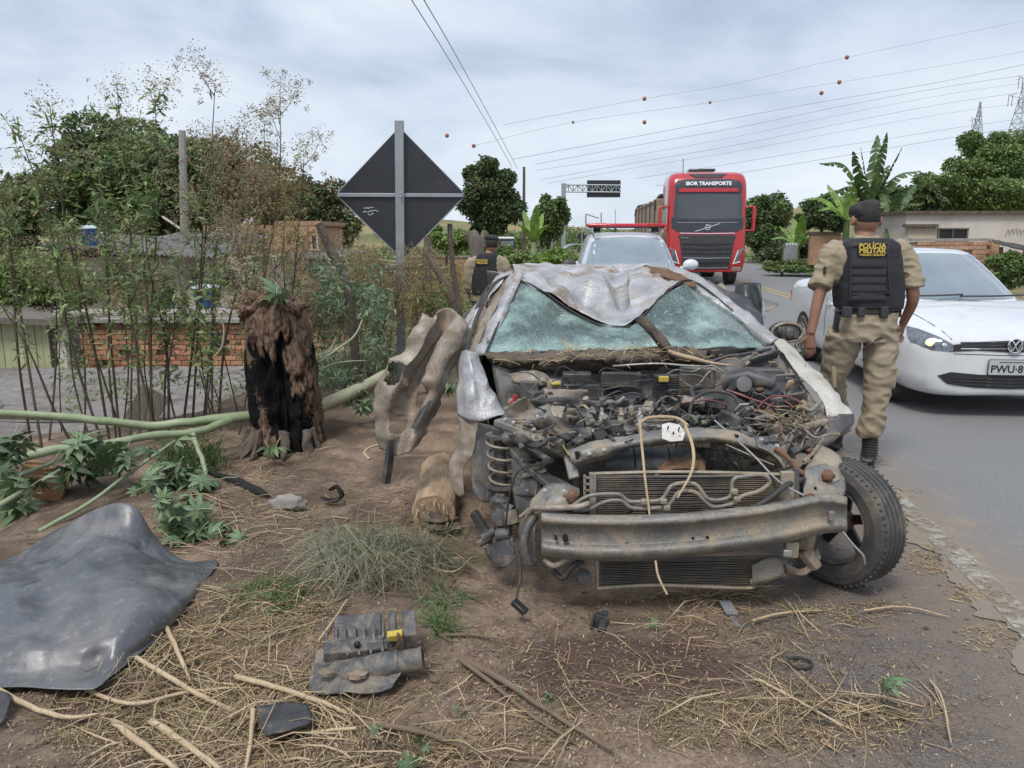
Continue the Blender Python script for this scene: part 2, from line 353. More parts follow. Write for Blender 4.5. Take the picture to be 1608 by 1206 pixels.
M['opening'] = mat('dark_window_opening', (.012, .012, .014), rough=.6)
M['blue_tank'] = mat('blue_water_tank', (.025, .07, .20), (.035, .09, .24), rough=.4)
M['tank_lid'] = mat('pale_tank_lid', (.50, .56, .60), rough=.5)
M['dry_stem'] = mat('dry_weed_stem', (.075, .052, .038), (.13, .095, .065), sc=10, rough=.9, isl=.3)
M['green_stem'] = mat('pale_green_branch', (.22, .28, .14), (.33, .37, .23), sc=5, rough=.5, bump=.2, bsc=30, dirt=(.30, .27, .18), dirt_amt=.25, dsc=4)
M['pale_trunk'] = mat('pale_papery_trunk', (.34, .34, .21), (.42, .40, .27), sc=6, rough=.7, bump=.3, dirt=(.17, .12, .08), dirt_amt=.3, dsc=7)
M['straw'] = mat('dry_straw', (.46, .35, .20), (.27, .20, .115), sc=2, rough=.9, isl=.55)
M['straw_pale'] = mat('pale_cane', (.40, .29, .175), (.50, .39, .25), sc=5, rough=.8, bump=.2, dirt=(.22, .15, .10), dirt_amt=.3, dsc=9)
M['twig'] = mat('brown_twig', (.15, .10, .07), (.22, .155, .11), sc=8, rough=.9, isl=.3)
M['leaf_green'] = leafmat('fresh_weed_leaf', (.17, .25, .085), (.26, .33, .14), isl=.45, trl=.35)
M['leaf_dark'] = leafmat('dark_tree_leaf', (.05, .08, .03), (.085, .12, .05), isl=.5, trl=.15)
M['leaf_mid'] = leafmat('mid_tree_leaf', (.105, .16, .045), (.16, .215, .075), isl=.5)
M['leaf_light'] = leafmat('light_tree_leaf', (.15, .225, .055), (.22, .29, .10), isl=.4)
M['leaf_bright'] = leafmat('bright_banana_leaf', (.16, .27, .04), (.23, .34, .08), isl=.25)
M['leaf_banana'] = leafmat('banana_leaf', (.055, .10, .025), (.10, .155, .05), isl=.35)
M['leaf_brown'] = leafmat('dry_brown_leaf', (.20, .12, .055), (.13, .09, .04), isl=.5)
M['seed'] = leafmat('brown_seed_head', (.35, .26, .16), (.27, .22, .13), isl=.4)
M['seed_gold'] = leafmat('golden_seed_head', (.32, .24, .11), (.22, .18, .07), isl=.4)
M['castor'] = leafmat('wilted_palmate_leaf', (.10, .165, .075), (.18, .24, .125), isl=.3, trl=.15)
M['castor_dark'] = leafmat('dark_palmate_leaf', (.05, .085, .035), (.08, .12, .055), isl=.3, trl=.1)
M['grass_grey'] = leafmat('wilted_grass', (.26, .26, .17), (.38, .35, .23), isl=.4)
M['grass_green'] = leafmat('green_grass', (.10, .17, .05), (.15, .23, .08), isl=.4)
M['stone'] = mat('grey_stone', (.22, .205, .18), (.31, .29, .26), sc=9, rough=.85, bump=.5, bsc=40)
M['clod'] = mat('dirt_clods', (.17, .128, .095), (.25, .19, .14), sc=20, rough=.95, isl=.35, bump=.3)
M['skin'] = mat('brown_skin', (.26, .13, .085), (.30, .155, .10), sc=10, rough=.5, bump=.05)
M['khaki'] = mat('khaki_uniform', (.30, .245, .165), (.36, .295, .205), sc=5, rough=.9, bump=.25, bsc=260)
M['vest'] = mat('black_vest_fabric', (.018, .019, .021), (.03, .03, .032), sc=12, rough=.8, bump=.3, bsc=300)
M['vest2'] = mat('black_vest_pouch', (.03, .031, .034), (.04, .041, .044), sc=12, rough=.7, bump=.3, bsc=300)
M['boot'] = mat('black_boot', (.014, .014, .015), (.028, .027, .026), rough=.5, dirt=(.15, .12, .09), dirt_amt=.2, dsc=9)
M['hair'] = mat('black_short_hair', (.014, .012, .011), (.03, .025, .022), sc=60, rough=.8, bump=.4, bsc=200)
M['gold_print'] = mat('gold_print', (.62, .44, .08), rough=.6)
M['white_print'] = mat('white_print', (.75, .75, .75), rough=.6)
M['blk_print'] = mat('black_print', (.02, .02, .02), rough=.6)
M['plate'] = mat('grey_number_plate', (.45, .46, .47), rough=.4)
M['lightbar'] = mat('red_light_bar', (.55, .01, .03), (.45, .01, .03), rough=.2, coat=.5)
M['orange_ball'] = mat('orange_marker_ball', (.30, .11, .07), rough=.6)
M['wire'] = mat('overhead_wire', (.27, .30, .34), rough=.6)
M['pylon'] = mat('pylon_steel', (.30, .33, .38), rough=.5, metal=.2)
M['tarp_thick'] = None
# ------------------------------------------------------------------ special materials
def node(t, kind, **kw):
    n = t.nodes.new(kind)
    for k, v in kw.items(): setattr(n, k, v)
    return n
def nmath(t, op, a, b=None, c=None, clamp=False):
    n = t.nodes.new('ShaderNodeMath'); n.operation = op; n.use_clamp = clamp
    for i, q in enumerate((a, b, c)):
        if q is None: continue
        if isinstance(q, (int, float)): n.inputs[i].default_value = q
        else: t.links.new(q, n.inputs[i])
    return n.outputs[0]
def nnoise(t, vec, sc, det=6, ro=.6, dist=0):
    n = t.nodes.new('ShaderNodeTexNoise'); n.inputs['Scale'].default_value = sc; n.inputs['Detail'].default_value = det; n.inputs['Roughness'].default_value = ro; n.inputs['Distortion'].default_value = dist
    t.links.new(vec, n.inputs['Vector']); return n.outputs[0]
def nmap(t, v, a, b, c=0, d=1):
    n = t.nodes.new('ShaderNodeMapRange'); t.links.new(v, n.inputs[0])
    for i, q in enumerate((a, b, c, d)): n.inputs[i + 1].default_value = q
    return n.outputs[0]
def nmix(t, f, a, b, mode='MIX'):
    n = t.nodes.new('ShaderNodeMix'); n.data_type = 'RGBA'; n.blend_type = mode
    for i, q in ((0, f), (6, a), (7, b)):
        if isinstance(q, (int, float)): n.inputs[i].default_value = q
        elif isinstance(q, tuple): n.inputs[i].default_value = (*q, 1)
        else: t.links.new(q, n.inputs[i])
    return n.outputs[2]
def ground_mat():
    m = bpy.data.materials.new('dirt_verge'); m.use_nodes = True; t = m.node_tree; p = t.nodes['Principled BSDF']; L = t.links
    tcn = node(t, 'ShaderNodeTexCoord'); v = tcn.outputs['Object']
    sp_ = node(t, 'ShaderNodeSeparateXYZ'); L.new(v, sp_.inputs[0]); x, y = sp_.outputs[0], sp_.outputs[1]
    big = nnoise(t, v, 1.1, 8, .65, .5); mid = nnoise(t, v, 6, 9, .7); fine = nnoise(t, v, 60, 6, .75); gr = nnoise(t, v, 210, 3, .8)
    c = nmix(t, nmap(t, mid, .35, .65), (.165, .115, .078), (.275, .203, .145))
    c = nmix(t, nmap(t, big, .50, .68), c, (.34, .235, .165))            # reddish sandy spill
    c = nmix(t, nmap(t, fine, .52, .72), c, (.40, .33, .26))
    c = nmix(t, nmap(t, fine, .44, .28), c, (.07, .05, .036))
    dk = nmath(t, 'ADD', nnoise(t, v, 1.9, 8, .68, .4), nmap(t, x, .1, -1.2, 0, .10)); c = nmix(t, nmap(t, dk, .52, .66, 0, .75), c, (.085, .06, .044))
    # oil soaked soil in front of the wreck
    ex = nmath(t, 'DIVIDE', nmath(t, 'SUBTRACT', x, .42), .62); ey = nmath(t, 'DIVIDE', nmath(t, 'SUBTRACT', y, 2.62), .30)
    rr = nmath(t, 'ADD', nmath(t, 'SQRT', nmath(t, 'ADD', nmath(t, 'MULTIPLY', ex, ex), nmath(t, 'MULTIPLY', ey, ey))), nmath(t, 'MULTIPLY', nmath(t, 'SUBTRACT', nnoise(t, v, 4, 7, .65), .5), 1.6))
    oil = nmap(t, rr, 1.05, .6, 0, .8)
    c = nmix(t, oil, c, (.072, .042, .036))
    # coarse broken asphalt of the shoulder
    u = nmath(t, 'SUBTRACT', x, nmath(t, 'ADD', nmath(t, 'MULTIPLY', y, .10), 1.85))
    um = nmath(t, 'ADD', u, nmath(t, 'MULTIPLY', nmath(t, 'SUBTRACT', nnoise(t, v, 2.4, 8, .7), .5), .9))
    am = nmap(t, um, -1.35, -.95)
    vo = node(t, 'ShaderNodeTexVoronoi'); vo.inputs['Scale'].default_value = 110; L.new(v, vo.inputs['Vector'])
    ac = nmix(t, nmap(t, vo.outputs['Distance'], .1, .6), (.21, .195, .185), (.09, .083, .08))
    ac = nmix(t, nmap(t, gr, .52, .66), ac, (.30, .27, .24))
    ac = nmix(t, nmap(t, nnoise(t, v, 3.3, 9, .7), .42, .7, 0, .8), ac, (.24, .175, .125))
    c = nmix(t, nmath(t, 'MULTIPLY', am, .88), c, ac)
    c = nmix(t, nmap(t, um, -.55, -.1, 0, .85), c, (.255, .205, .16))
    # greener, grassier far off
    fr = nmap(t, y, 8, 22); gcol = nmix(t, nmap(t, nnoise(t, v, .5, 6), .38, .62), (.12, .125, .045), (.24, .20, .10))
    c = nmix(t, nmath(t, 'MULTIPLY', fr, .8), c, gcol)
    ff = nmap(t, y, 90, 260); fc = nmix(t, nmap(t, nnoise(t, v, .035, 7, .65), .4, .6), (.30, .22, .10), (.12, .14, .06))
    c = nmix(t, ff, c, fc)
    L.new(c, p.inputs['Base Color']); p.inputs['Roughness'].default_value = .95; p.inputs['Specular IOR Level'].default_value = .25
    h = nmath(t, 'ADD', nmath(t, 'MULTIPLY', mid, .5), nmath(t, 'ADD', nmath(t, 'MULTIPLY', fine, .35), nmath(t, 'MULTIPLY', gr, .22)))
    h = nmath(t, 'ADD', h, nmath(t, 'MULTIPLY', nmath(t, 'MULTIPLY', vo.outputs['Distance'], am), -.25))
    b = node(t, 'ShaderNodeBump'); b.inputs['Strength'].default_value = .9; b.inputs['Distance'].default_value = .018; L.new(h, b.inputs['Height']); L.new(b.outputs[0], p.inputs['Normal'])
    return m
def road_mat():
    m = bpy.data.materials.new('asphalt'); m.use_nodes = True; t = m.node_tree; p = t.nodes['Principled BSDF']; L = t.links
    v = node(t, 'ShaderNodeTexCoord').outputs['Object']
    sp_ = node(t, 'ShaderNodeSeparateXYZ'); L.new(v, sp_.inputs[0]); x, y = sp_.outputs[0], sp_.outputs[1]
    u = nmath(t, 'SUBTRACT', x, nmath(t, 'ADD', nmath(t, 'MULTIPLY', y, .10), 1.85))
    vo = node(t, 'ShaderNodeTexVoronoi'); vo.inputs['Scale'].default_value = 130; L.new(v, vo.inputs['Vector'])
    gr = nnoise(t, v, 230, 3, .8)
    c = nmix(t, nmap(t, vo.outputs['Distance'], .1, .6), (.27, .262, .255), (.165, .162, .158))
    c = nmix(t, nmap(t, gr, .55, .68), c, (.42, .42, .42))
    c = nmix(t, nmap(t, nnoise(t, v, .8, 6), .35, .7, 0, .35), c, (.18, .175, .17))
    d = nmath(t, 'ADD', u, nmath(t, 'MULTIPLY', nmath(t, 'SUBTRACT', nnoise(t, v, 3.5, 9, .7), .5), .9))
    c = nmix(t, nmap(t, d, .55, .05, 0, .85), c, (.25, .20, .155))
    s1 = nmath(t, 'MULTIPLY', nmap(t, nnoise(t, v, 4.2, 10, .75), .52, .70, 0, .75), nmap(t, u, .75, .25)); c = nmix(t, s1, c, (.40, .27, .175))
    L.new(c, p.inputs['Base Color']); p.inputs['Roughness'].default_value = .8; p.inputs['Specular IOR Level'].default_value = .35
    b = node(t, 'ShaderNodeBump'); b.inputs['Strength'].default_value = .6; b.inputs['Distance'].default_value = .006
    L.new(nmath(t, 'ADD', nmath(t, 'MULTIPLY', vo.outputs['Distance'], -.6), nmath(t, 'MULTIPLY', gr, .5)), b.inputs['Height']); L.new(b.outputs[0], p.inputs['Normal'])
    return m
def line_mat(name, col, wear):
    m = bpy.data.materials.new(name); m.use_nodes = True; t = m.node_tree; p = t.nodes['Principled BSDF']; L = t.links
    v = node(t, 'ShaderNodeTexCoord').outputs['Object']
    c = nmix(t, nmap(t, nnoise(t, v, 30, 8, .7), .4, .65), col, tuple(q * .6 for q in col))
    c = nmix(t, nmap(t, nnoise(t, v, 3, 8, .7), .45, .62), c, (.27, .21, .155))
    L.new(c, p.inputs['Base Color']); p.inputs['Roughness'].default_value = .85
    a = nmap(t, nnoise(t, v, 11, 9, .75), wear - .06, wear + .08, 1, 0); L.new(a, p.inputs['Alpha'])
    return m
def glass_shatter():
    m = bpy.data.materials.new('shattered_laminated_glass'); m.use_nodes = True; t = m.node_tree; p = t.nodes['Principled BSDF']; L = t.links
    v = node(t, 'ShaderNodeTexCoord').outputs['Object']
    w = node(t, 'ShaderNodeVectorMath', operation='ADD'); nn = node(t, 'ShaderNodeTexNoise'); nn.inputs['Scale'].default_value = 9; L.new(v, nn.inputs['Vector'])
    sc_ = node(t, 'ShaderNodeVectorMath', operation='SCALE'); L.new(nn.outputs['Color'], sc_.inputs[0]); sc_.inputs['Scale'].default_value = .05
    L.new(v, w.inputs[0]); L.new(sc_.outputs[0], w.inputs[1])
    def vor(s):
        q = node(t, 'ShaderNodeTexVoronoi', feature='DISTANCE_TO_EDGE'); q.inputs['Scale'].default_value = s; L.new(w.outputs[0], q.inputs['Vector']); return q.outputs['Distance']
    a1 = nmap(t, vor(30), 0, .045, .75, 0); a2 = nmap(t, vor(52), 0, .11, 1, 0); a3 = nmap(t, vor(130), 0, .16, .8, 0)
    big = nnoise(t, v, 3.2, 6, .6)
    spz = node(t, 'ShaderNodeSeparateXYZ'); L.new(v, spz.inputs[0])
    dense = nmath(t, 'MAXIMUM', nmap(t, big, .49, .68), nmap(t, nmath(t, 'ADD', spz.outputs[2], nmath(t, 'MULTIPLY', nmath(t, 'SUBTRACT', big, .5), .3)), -.10, -.17))
    cr_ = nmath(t, 'MAXIMUM', a1, nmath(t, 'MULTIPLY', nmath(t, 'MAXIMUM', a2, a3), nmath(t, 'ADD', nmath(t, 'MULTIPLY', dense, .70), .34)))
    vc = node(t, 'ShaderNodeTexVoronoi'); vc.inputs['Scale'].default_value = 75; L.new(w.outputs[0], vc.inputs['Vector'])
    base = nmix(t, dense, (.03, .062, .06), (.31, .50, .45))
    base = nmix(t, nmath(t, 'MULTIPLY', vc.outputs['Distance'], .5), base, (.45, .62, .58))
    c = nmix(t, nmath(t, 'MULTIPLY', cr_, .75), base, (.66, .80, .77))
    dn = nmap(t, nnoise(t, v, 5, 9, .7), .60, .74); c = nmix(t, dn, c, (.26, .21, .16))
    L.new(c, p.inputs['Base Color']); L.new(nmap(t, cr_, 0, 1, .12, .6), p.inputs['Roughness'])
    L.new(nmath(t, 'MAXIMUM', nmath(t, 'ADD', nmath(t, 'MULTIPLY', dense, .45), .34), nmath(t, 'MAXIMUM', cr_, dn)), p.inputs['Alpha'])
    b = node(t, 'ShaderNodeBump'); b.inputs['Strength'].default_value = .7; b.inputs['Distance'].default_value = .006; L.new(nmath(t, 'ADD', vc.outputs['Distance'], cr_), b.inputs['Height']); L.new(b.outputs[0], p.inputs['Normal'])
    return m
def tarp_mat():
    m = bpy.data.materials.new('black_plastic_sheet'); m.use_nodes = True; t = m.node_tree; p = t.nodes['Principled BSDF']; L = t.links
    v = node(t, 'ShaderNodeTexCoord').outputs['Object']
    d1 = nmap(t, nnoise(t, v, 2.6, 10, .7, .8), .50, .68); d2 = nmap(t, nnoise(t, v, 26, 8, .75), .56, .70)
    c = nmix(t, nnoise(t, v, 1.7, 4), (.045, .047, .053), (.085, .088, .097))
    c = nmix(t, nmath(t, 'MULTIPLY', d1, .75), c, (.19, .175, .16))
    c = nmix(t, nmath(t, 'MULTIPLY', d2, .45), c, (.32, .32, .33))
    L.new(c, p.inputs['Base Color']); L.new(nmap(t, d1, 0, 1, .34, .55), p.inputs['Roughness']); p.inputs['Specular IOR Level'].default_value = .85
    b = node(t, 'ShaderNodeBump'); b.inputs['Strength'].default_value = .35; b.inputs['Distance'].default_value = .008
    L.new(nnoise(t, v, 14, 5, .5, 1.2), b.inputs['Height']); L.new(b.outputs[0], p.inputs['Normal'])
    return m
def stump_mat():
    m = bpy.data.materials.new('burnt_stump_wood'); m.use_nodes = True; t = m.node_tree; p = t.nodes['Principled BSDF']; L = t.links
    v = node(t, 'ShaderNodeTexCoord').outputs['Object']
    mp = node(t, 'ShaderNodeMapping'); mp.inputs['Scale'].default_value = (1.6, 1.6, .7); L.new(v, mp.inputs[0]); q = mp.outputs[0]
    n_ = nnoise(t, q, 5.5, 9, .72, 1.2); f_ = nnoise(t, q, 22, 8, .75, .6)
    c = nmix(t, nmap(t, f_, .35, .65), (.13, .08, .056), (.33, .225, .155))
    c = nmix(t, nmap(t, f_, .48, .36), c, (.05, .032, .024))
    at = node(t, 'ShaderNodeAttribute'); at.attribute_name = 'char'
    ch = nmath(t, 'ADD', at.outputs['Fac'], nmath(t, 'MULTIPLY', nmath(t, 'SUBTRACT', n_, .5), 3.2))
    c = nmix(t, nmap(t, ch, .40, .58), c, (.011, .010, .010))
    L.new(c, p.inputs['Base Color']); p.inputs['Roughness'].default_value = .95; p.inputs['Specular IOR Level'].default_value = .2
    b = node(t, 'ShaderNodeBump'); b.inputs['Strength'].default_value = 1; b.inputs['Distance'].default_value = .03; L.new(nmath(t, 'ADD', n_, f_), b.inputs['Height']); L.new(b.outputs[0], p.inputs['Normal'])
    return m
M['ground'] = ground_mat(); M['road'] = road_mat(); M['line'] = line_mat('worn_white_line', (.42, .385, .33), .50); M['yline'] = line_mat('yellow_line', (.48, .33, .10), .62)
M['shatter'] = glass_shatter(); M['tarp'] = tarp_mat(); M['stump'] = stump_mat()
# ------------------------------------------------------------------ ground and road
def graded(a0, a1, step, lo, hi, g=1.16):
    mid = list(np.arange(a0, a1, step)); l = []; s = step; x = a0
    while x > lo: s *= g; x -= s; l.append(x)
    r_ = []; s = step; x = mid[-1]
    while x < hi: s *= g; x += s; r_.append(x)
    return np.array(l[::-1] + mid + r_)
xs = graded(-3.0, 2.6, .026, -900, 900, 1.13); ys = graded(1.5, 6.4, .026, -40, 1500, 1.09)
X, Yg = np.meshgrid(xs, ys); Z = gz(X, Yg)
V = np.stack([X.ravel(), Yg.ravel(), Z.ravel()], 1); nx, ny = len(xs), len(ys)
ii = np.arange(nx * (ny - 1)).reshape(ny - 1, nx)[:, :-1].ravel()
F = np.stack([ii, ii + 1, ii + nx + 1, ii + nx], 1)
o = mesh_obj('ground', V, F, M['ground'], smooth=180, origin=(0, 0, 0)); tag(o, kind='structure', label='bare brown dirt verge falling away to the left of the road')
def strip(name, m, u0, u1, z, y0, y1, n, **kw):
    yy = np.concatenate([np.linspace(y0, 1, 20, endpoint=False), np.linspace(1, 8, 330, endpoint=False), np.linspace(8, y1, n)])
    cols = 5 if u1 - u0 > 2 else 2
    Vs = []
    for k in range(cols):
        uu = u0 + (u1 - u0) * k / (cols - 1) + (0 if k or cols == 2 else np.array([noise.noise(Vector((q * 4, 0, 0))) * .16 + noise.noise(Vector((q * 17, 0, 0))) * .06 for q in yy])); Vs.append(np.stack([road_left(yy) + uu, yy, np.full_like(yy, z)], 1))
    Vv = np.stack(Vs, 1).reshape(-1, 3); Fs = []
    for i in range(len(yy) - 1):
        for k in range(cols - 1): a = i * cols + k; Fs.append((a, a + 1, a + cols + 1, a + cols))
    return tag(mesh_obj(name, Vv, Fs, m, smooth=180, origin=(0, 0, 0)), kind='structure', **kw)
strip('road', M['road'], -.05, 7.4, .0, -30, 170, 120, label='grey asphalt road curving away past the truck')
strip('edge_line', M['line'], .02, .15, .004, -10, 120, 60, label='worn white line along the road edge')
strip('centre_line', M['yline'], 3.32, 3.44, .004, -10, 120, 60, label='yellow line nearer the wreck in the road centre')
strip('centre_line', M['yline'], 3.58, 3.70, .004, -10, 120, 60, label='yellow line nearer the white car in the road centre')
# ------------------------------------------------------------------ sheet metal helper
def cr1(a, b, c, d, t): return .5 * ((2 * b) + (c - a) * t + (2 * a - 5 * b + 4 * c - d) * t * t + (3 * b - a - 3 * c + d) * t ** 3)
def foldfn(seed, n=5):
    r_ = random.Random(seed); L_ = []
    for k in range(n):
        d = Vector((r_.gauss(0, 1), r_.gauss(0, .6), r_.gauss(0, 1))).normalized(); L_.append((d, r_.uniform(.35, 1.0) * (1 + .5 * k), r_.random(), 1 / (1 + .55 * k)))
    def f(v, sc):
        h = 0
        for d, fr, ph, am in L_:
            q = (v.dot(d) * fr * sc * 1.1 + ph + .22 * noise.noise(v * sc * .35 + d * 3)) % 1.0; h += (abs(q - .5) * 4 - 1) * am
        return h
    return f
def sheet(name, grid, mats, parent, nu=8, nv=8, wr=.006, wsc=9, solid=.003, holes=(), crease=.0, csc=4, pix=True, seed=0, ragged=0, smooth=60, mi=None, ax=None, lines=(), edge=0):
    """a bent metal or plastic sheet through a grid of control places"""
    P = [[(W(*q) if pix else Vector(q)) for q in row] for row in grid]
    nr, nc = len(P), len(P[0])
    P = [[P[i][0] * 2 - P[i][1]] + P[i] + [P[i][-1] * 2 - P[i][-2]] for i in range(nr)]
    P = [[P[0][j] * 2 - P[1][j] for j in range(nc + 2)]] + P + [[P[-1][j] * 2 - P[-2][j] for j in range(nc + 2)]]
    RW, CW = (nr - 1) * nv + 1, (nc - 1) * nu + 1
    vs = np.zeros((RW, CW, 3))
    for i in range(RW):
        a = min(i // nv, nr - 2); t = i / nv - a
        for j in range(CW):
            b = min(j // nu, nc - 2); s_ = j / nu - b
            cs = [cr1(P[a + k][b], P[a + k][b + 1], P[a + k][b + 2], P[a + k][b + 3], s_) for k in range(4)]
            vs[i, j] = cr1(*cs, t)
    ff = foldfn(int(seed * 7) + len(name) + nr * 13 + nc)
    du = np.gradient(vs, axis=1); dv_ = np.gradient(vs, axis=0); nn = np.cross(du, dv_); nn /= (np.linalg.norm(nn, axis=2, keepdims=True) + 1e-9)
    for i in range(RW):
        for j in range(CW):
            v = Vector(vs[i, j]) + Vector((seed, seed * 2.1, 0))
            h = noise.noise(v * wsc) * wr + noise.noise(v * wsc * 2.7) * wr * .4
            if crease:
                vq = v * csc if ax is None else (v - Vector(ax) * v.dot(Vector(ax)) * .8) * csc; h += ff(vq / csc, csc) * crease * .30 + (abs(noise.noise(vq * 1.7)) - .25) * crease * .35
            for la, lb_, lw, lh in lines:
                p_ = Vector(vs[i, j]); ab = lb_ - la; tt = max(0, min(1, (p_ - la).dot(ab) / ab.length_squared)); dd_ = (p_ - la.lerp(lb_, tt)).length + noise.noise(p_ * 7) * lw * .25
                h += lh * max(0, 1 - dd_ / lw) * min(1, 4 * tt + .15) * min(1, 4 * (1 - tt) + .15)
            if edge: h *= min(1, min(i, RW - 1 - i, j, CW - 1 - j) / edge + .05)
            vs[i, j] += nn[i, j] * h
            if ragged and (i in (0, RW - 1) or j in (0, CW - 1)): vs[i, j] += np.array(noise.noise_vector(v * 22)) * ragged
    fs = []
    for i in range(RW - 1):
        for j in range(CW - 1):
            u, w = (j + .5) / (CW - 1), (i + .5) / (RW - 1)
            if any(((u - hu) / ru) ** 2 + ((w - hv) / rv) ** 2 < 1 for hu, hv, ru, rv in holes): continue
            a = i * CW + j; fs.append((a, a + 1, a + CW + 1, a + CW))
    return mesh_obj(name, vs.reshape(-1, 3), fs, mats, parent, smooth, 0, None, solid)
def tubeo(name, pts, r, m, parent, n=8, sub=5, flat=1.0, pix=True, **k):
    return MB().tube(WL(pts) if pix else pts, r, n, sub, flat, **k).build(name, m, parent, 50)
def bolt(px, py, Y, r, parent, m='alu', dirv=(0, -1, .4)):
    q = Vector(dirv).to_track_quat('Z', 'Y').to_matrix().to_4x4(); mx = Matrix.Translation(W(px, py, Y)) @ q
    b = MB(); r *= .72; b.lathe([(r * 1.6, -.004), (r * 1.6, .002), (r, .002), (r, .008)], mx, 6); return b.build('bolt', M[m], parent, 30)
# ------------------------------------------------------------------ the wrecked car
wk = thing('wrecked_car', 'crushed silver car with its bonnet and bumper torn off and a shattered windscreen', 'car', (.62, 5.0, 0))
# roof, dented down in the middle
sheet('roof', [
 [(812, 436, 4.98), (835, 447, 4.88), (870, 466, 4.80), (915, 494, 4.70), (960, 511, 4.62), (995, 505, 4.62), (1022, 478, 4.76), (1050, 452, 4.88), (1080, 437, 4.98)],
 [(808, 424, 5.2), (832, 430, 5.12), (872, 440, 5.1), (915, 458, 4.98), (955, 482, 4.88), (992, 484, 4.90), (1015, 452, 4.95), (1040, 434, 5.12), (1068, 428, 5.2)],
 [(806, 419, 5.5), (830, 421, 5.5), (868, 424, 5.5), (915, 430, 5.42), (955, 448, 5.3), (985, 458, 5.25), (1008, 430, 5.35), (1034, 419, 5.5), (1058, 422, 5.5)],
 [(805, 417, 6.0), (830, 417, 6.0), (868, 417, 6.0), (910, 418, 6.0), (950, 418, 5.9), (985, 417, 5.85), (1010, 415, 5.9), (1034, 417, 6.0), (1050, 419, 6.0)],
 [(808, 421, 6.5), (830, 419, 6.5), (868, 419, 6.5), (910, 420, 6.5), (950, 421, 6.5), (985, 420, 6.5), (1010, 419, 6.5), (1030, 420, 6.5), (1042, 424, 6.5)],
], M['silver'], wk, 9, 9, wr=.006, wsc=8, crease=.035, csc=3.0, smooth=32, lines=[(W(*a), W(*b), w, h) for a, b, w, h in (((985, 500, 4.66), (840, 428, 5.3), .13, -.07), ((985, 500, 4.66), (905, 424, 5.6), .12, .06), ((985, 500, 4.66), (965, 425, 5.7), .11, -.07), ((990, 500, 4.66), (1012, 425, 5.6), .10, .09), ((990, 500, 4.66), (1045, 436, 5.2), .10, -.06), ((860, 470, 4.82), (1000, 430, 5.5), .10, .05), ((820, 440, 5.0), (930, 430, 5.5), .12, .05), ((880, 425, 5.7), (1030, 420, 5.9), .14, -.05))])
sheet('roof_liner', [[(830, 452, 4.9), (900, 496, 4.74), (985, 514, 4.64), (1040, 468, 4.82), (1076, 446, 4.95)], [(830, 440, 5.3), (900, 470, 5.3), (985, 500, 5.2), (1040, 460, 5.3), (1060, 440, 5.3)]], M['beige'], wk, 6, 3, wr=.01)
sheet('roof_seam_lip', [[(1012, 416, 5.5), (1035, 421, 5.3), (1062, 428, 5.1), (1095, 444, 4.9)], [(1008, 424, 5.45), (1030, 432, 5.22), (1058, 440, 5.02), (1090, 452, 4.86)]], M['rust'], wk, 8, 4, wr=.012, wsc=18, ragged=.006)
# shattered windscreen
sheet('windscreen', [
 [(818, 442, 4.93), (850, 458, 4.85), (900, 492, 4.73), (950, 512, 4.64), (992, 512, 4.61), (1024, 484, 4.74), (1052, 458, 4.86), (1082, 443, 4.94)],
 [(800, 474, 4.82), (840, 484, 4.77), (895, 504, 4.69), (948, 516, 4.61), (995, 516, 4.59), (1035, 500, 4.67), (1078, 480, 4.75), (1122, 472, 4.82)],
 [(786, 505, 4.68), (832, 506, 4.66), (890, 512, 4.62), (945, 519, 4.57), (1000, 518, 4.55), (1050, 508, 4.60), (1105, 504, 4.65), (1162, 504, 4.68)],
 [(774, 530, 4.56), (824, 524, 4.52), (885, 524, 4.48), (942, 526, 4.46), (1004, 524, 4.45), (1065, 520, 4.47), (1130, 522, 4.52), (1192, 527, 4.56)],
 [(765, 556, 4.45), (820, 553, 4.40), (880, 552, 4.36), (942, 550, 4.34), (1006, 548, 4.34), (1070, 545, 4.36), (1140, 545, 4.40), (1212, 545, 4.45)],
], M['shatter'], wk, 8, 7, wr=.022, wsc=5, crease=.008, csc=7, solid=.005, smooth=70)
sheet('dashboard', [[(780, 536, 4.75), (880, 520, 4.75), (1000, 524, 4.72), (1110, 520, 4.75), (1190, 528, 4.75)], [(770, 560, 4.52), (880, 560, 4.48), (1000, 560, 4.46), (1110, 556, 4.48), (1205, 552, 4.52)]], M['plastic'], wk, 7, 6, wr=.02)
tubeo('windscreen_seal', [(764, 552, 4.43), (786, 500, 4.68), (812, 444, 4.94), (850, 456, 4.84), (900, 490, 4.72), (950, 513, 4.62), (990, 512, 4.6)], .006, M['blk'], wk, 6)
tubeo('windscreen_seal', [(1216, 540, 4.44), (1160, 496, 4.68), (1085, 440, 4.95), (1040, 466, 4.82), (1000, 506, 4.6)], .006, M['blk'], wk, 6)
# pillars
sheet('pillar', [[(800, 428, 5.1), (784, 470, 4.9), (764, 515, 4.68), (744, 556, 4.46)], [(814, 424, 5.02), (800, 458, 4.86), (778, 508, 4.64), (758, 558, 4.42)], [(822, 430, 4.98), (808, 462, 4.85), (786, 512, 4.66), (768, 562, 4.45)]], M['grey_panel'], wk, 10, 4, wr=.022, wsc=8, crease=.012, csc=8, solid=.004, ragged=.004)
sheet('pillar', [[(1048, 416, 5.3), (1100, 436, 5.0), (1160, 480, 4.75), (1222, 530, 4.45)], [(1052, 424, 5.2), (1094, 448, 4.94), (1152, 492, 4.69), (1214, 540, 4.42)], [(1060, 432, 5.1), (1088, 456, 4.93), (1148, 500, 4.70), (1206, 546, 4.45)]], M['grey_panel'], wk, 12, 4, wr=.024, wsc=7, crease=.016, csc=8, solid=.004, ragged=.005)
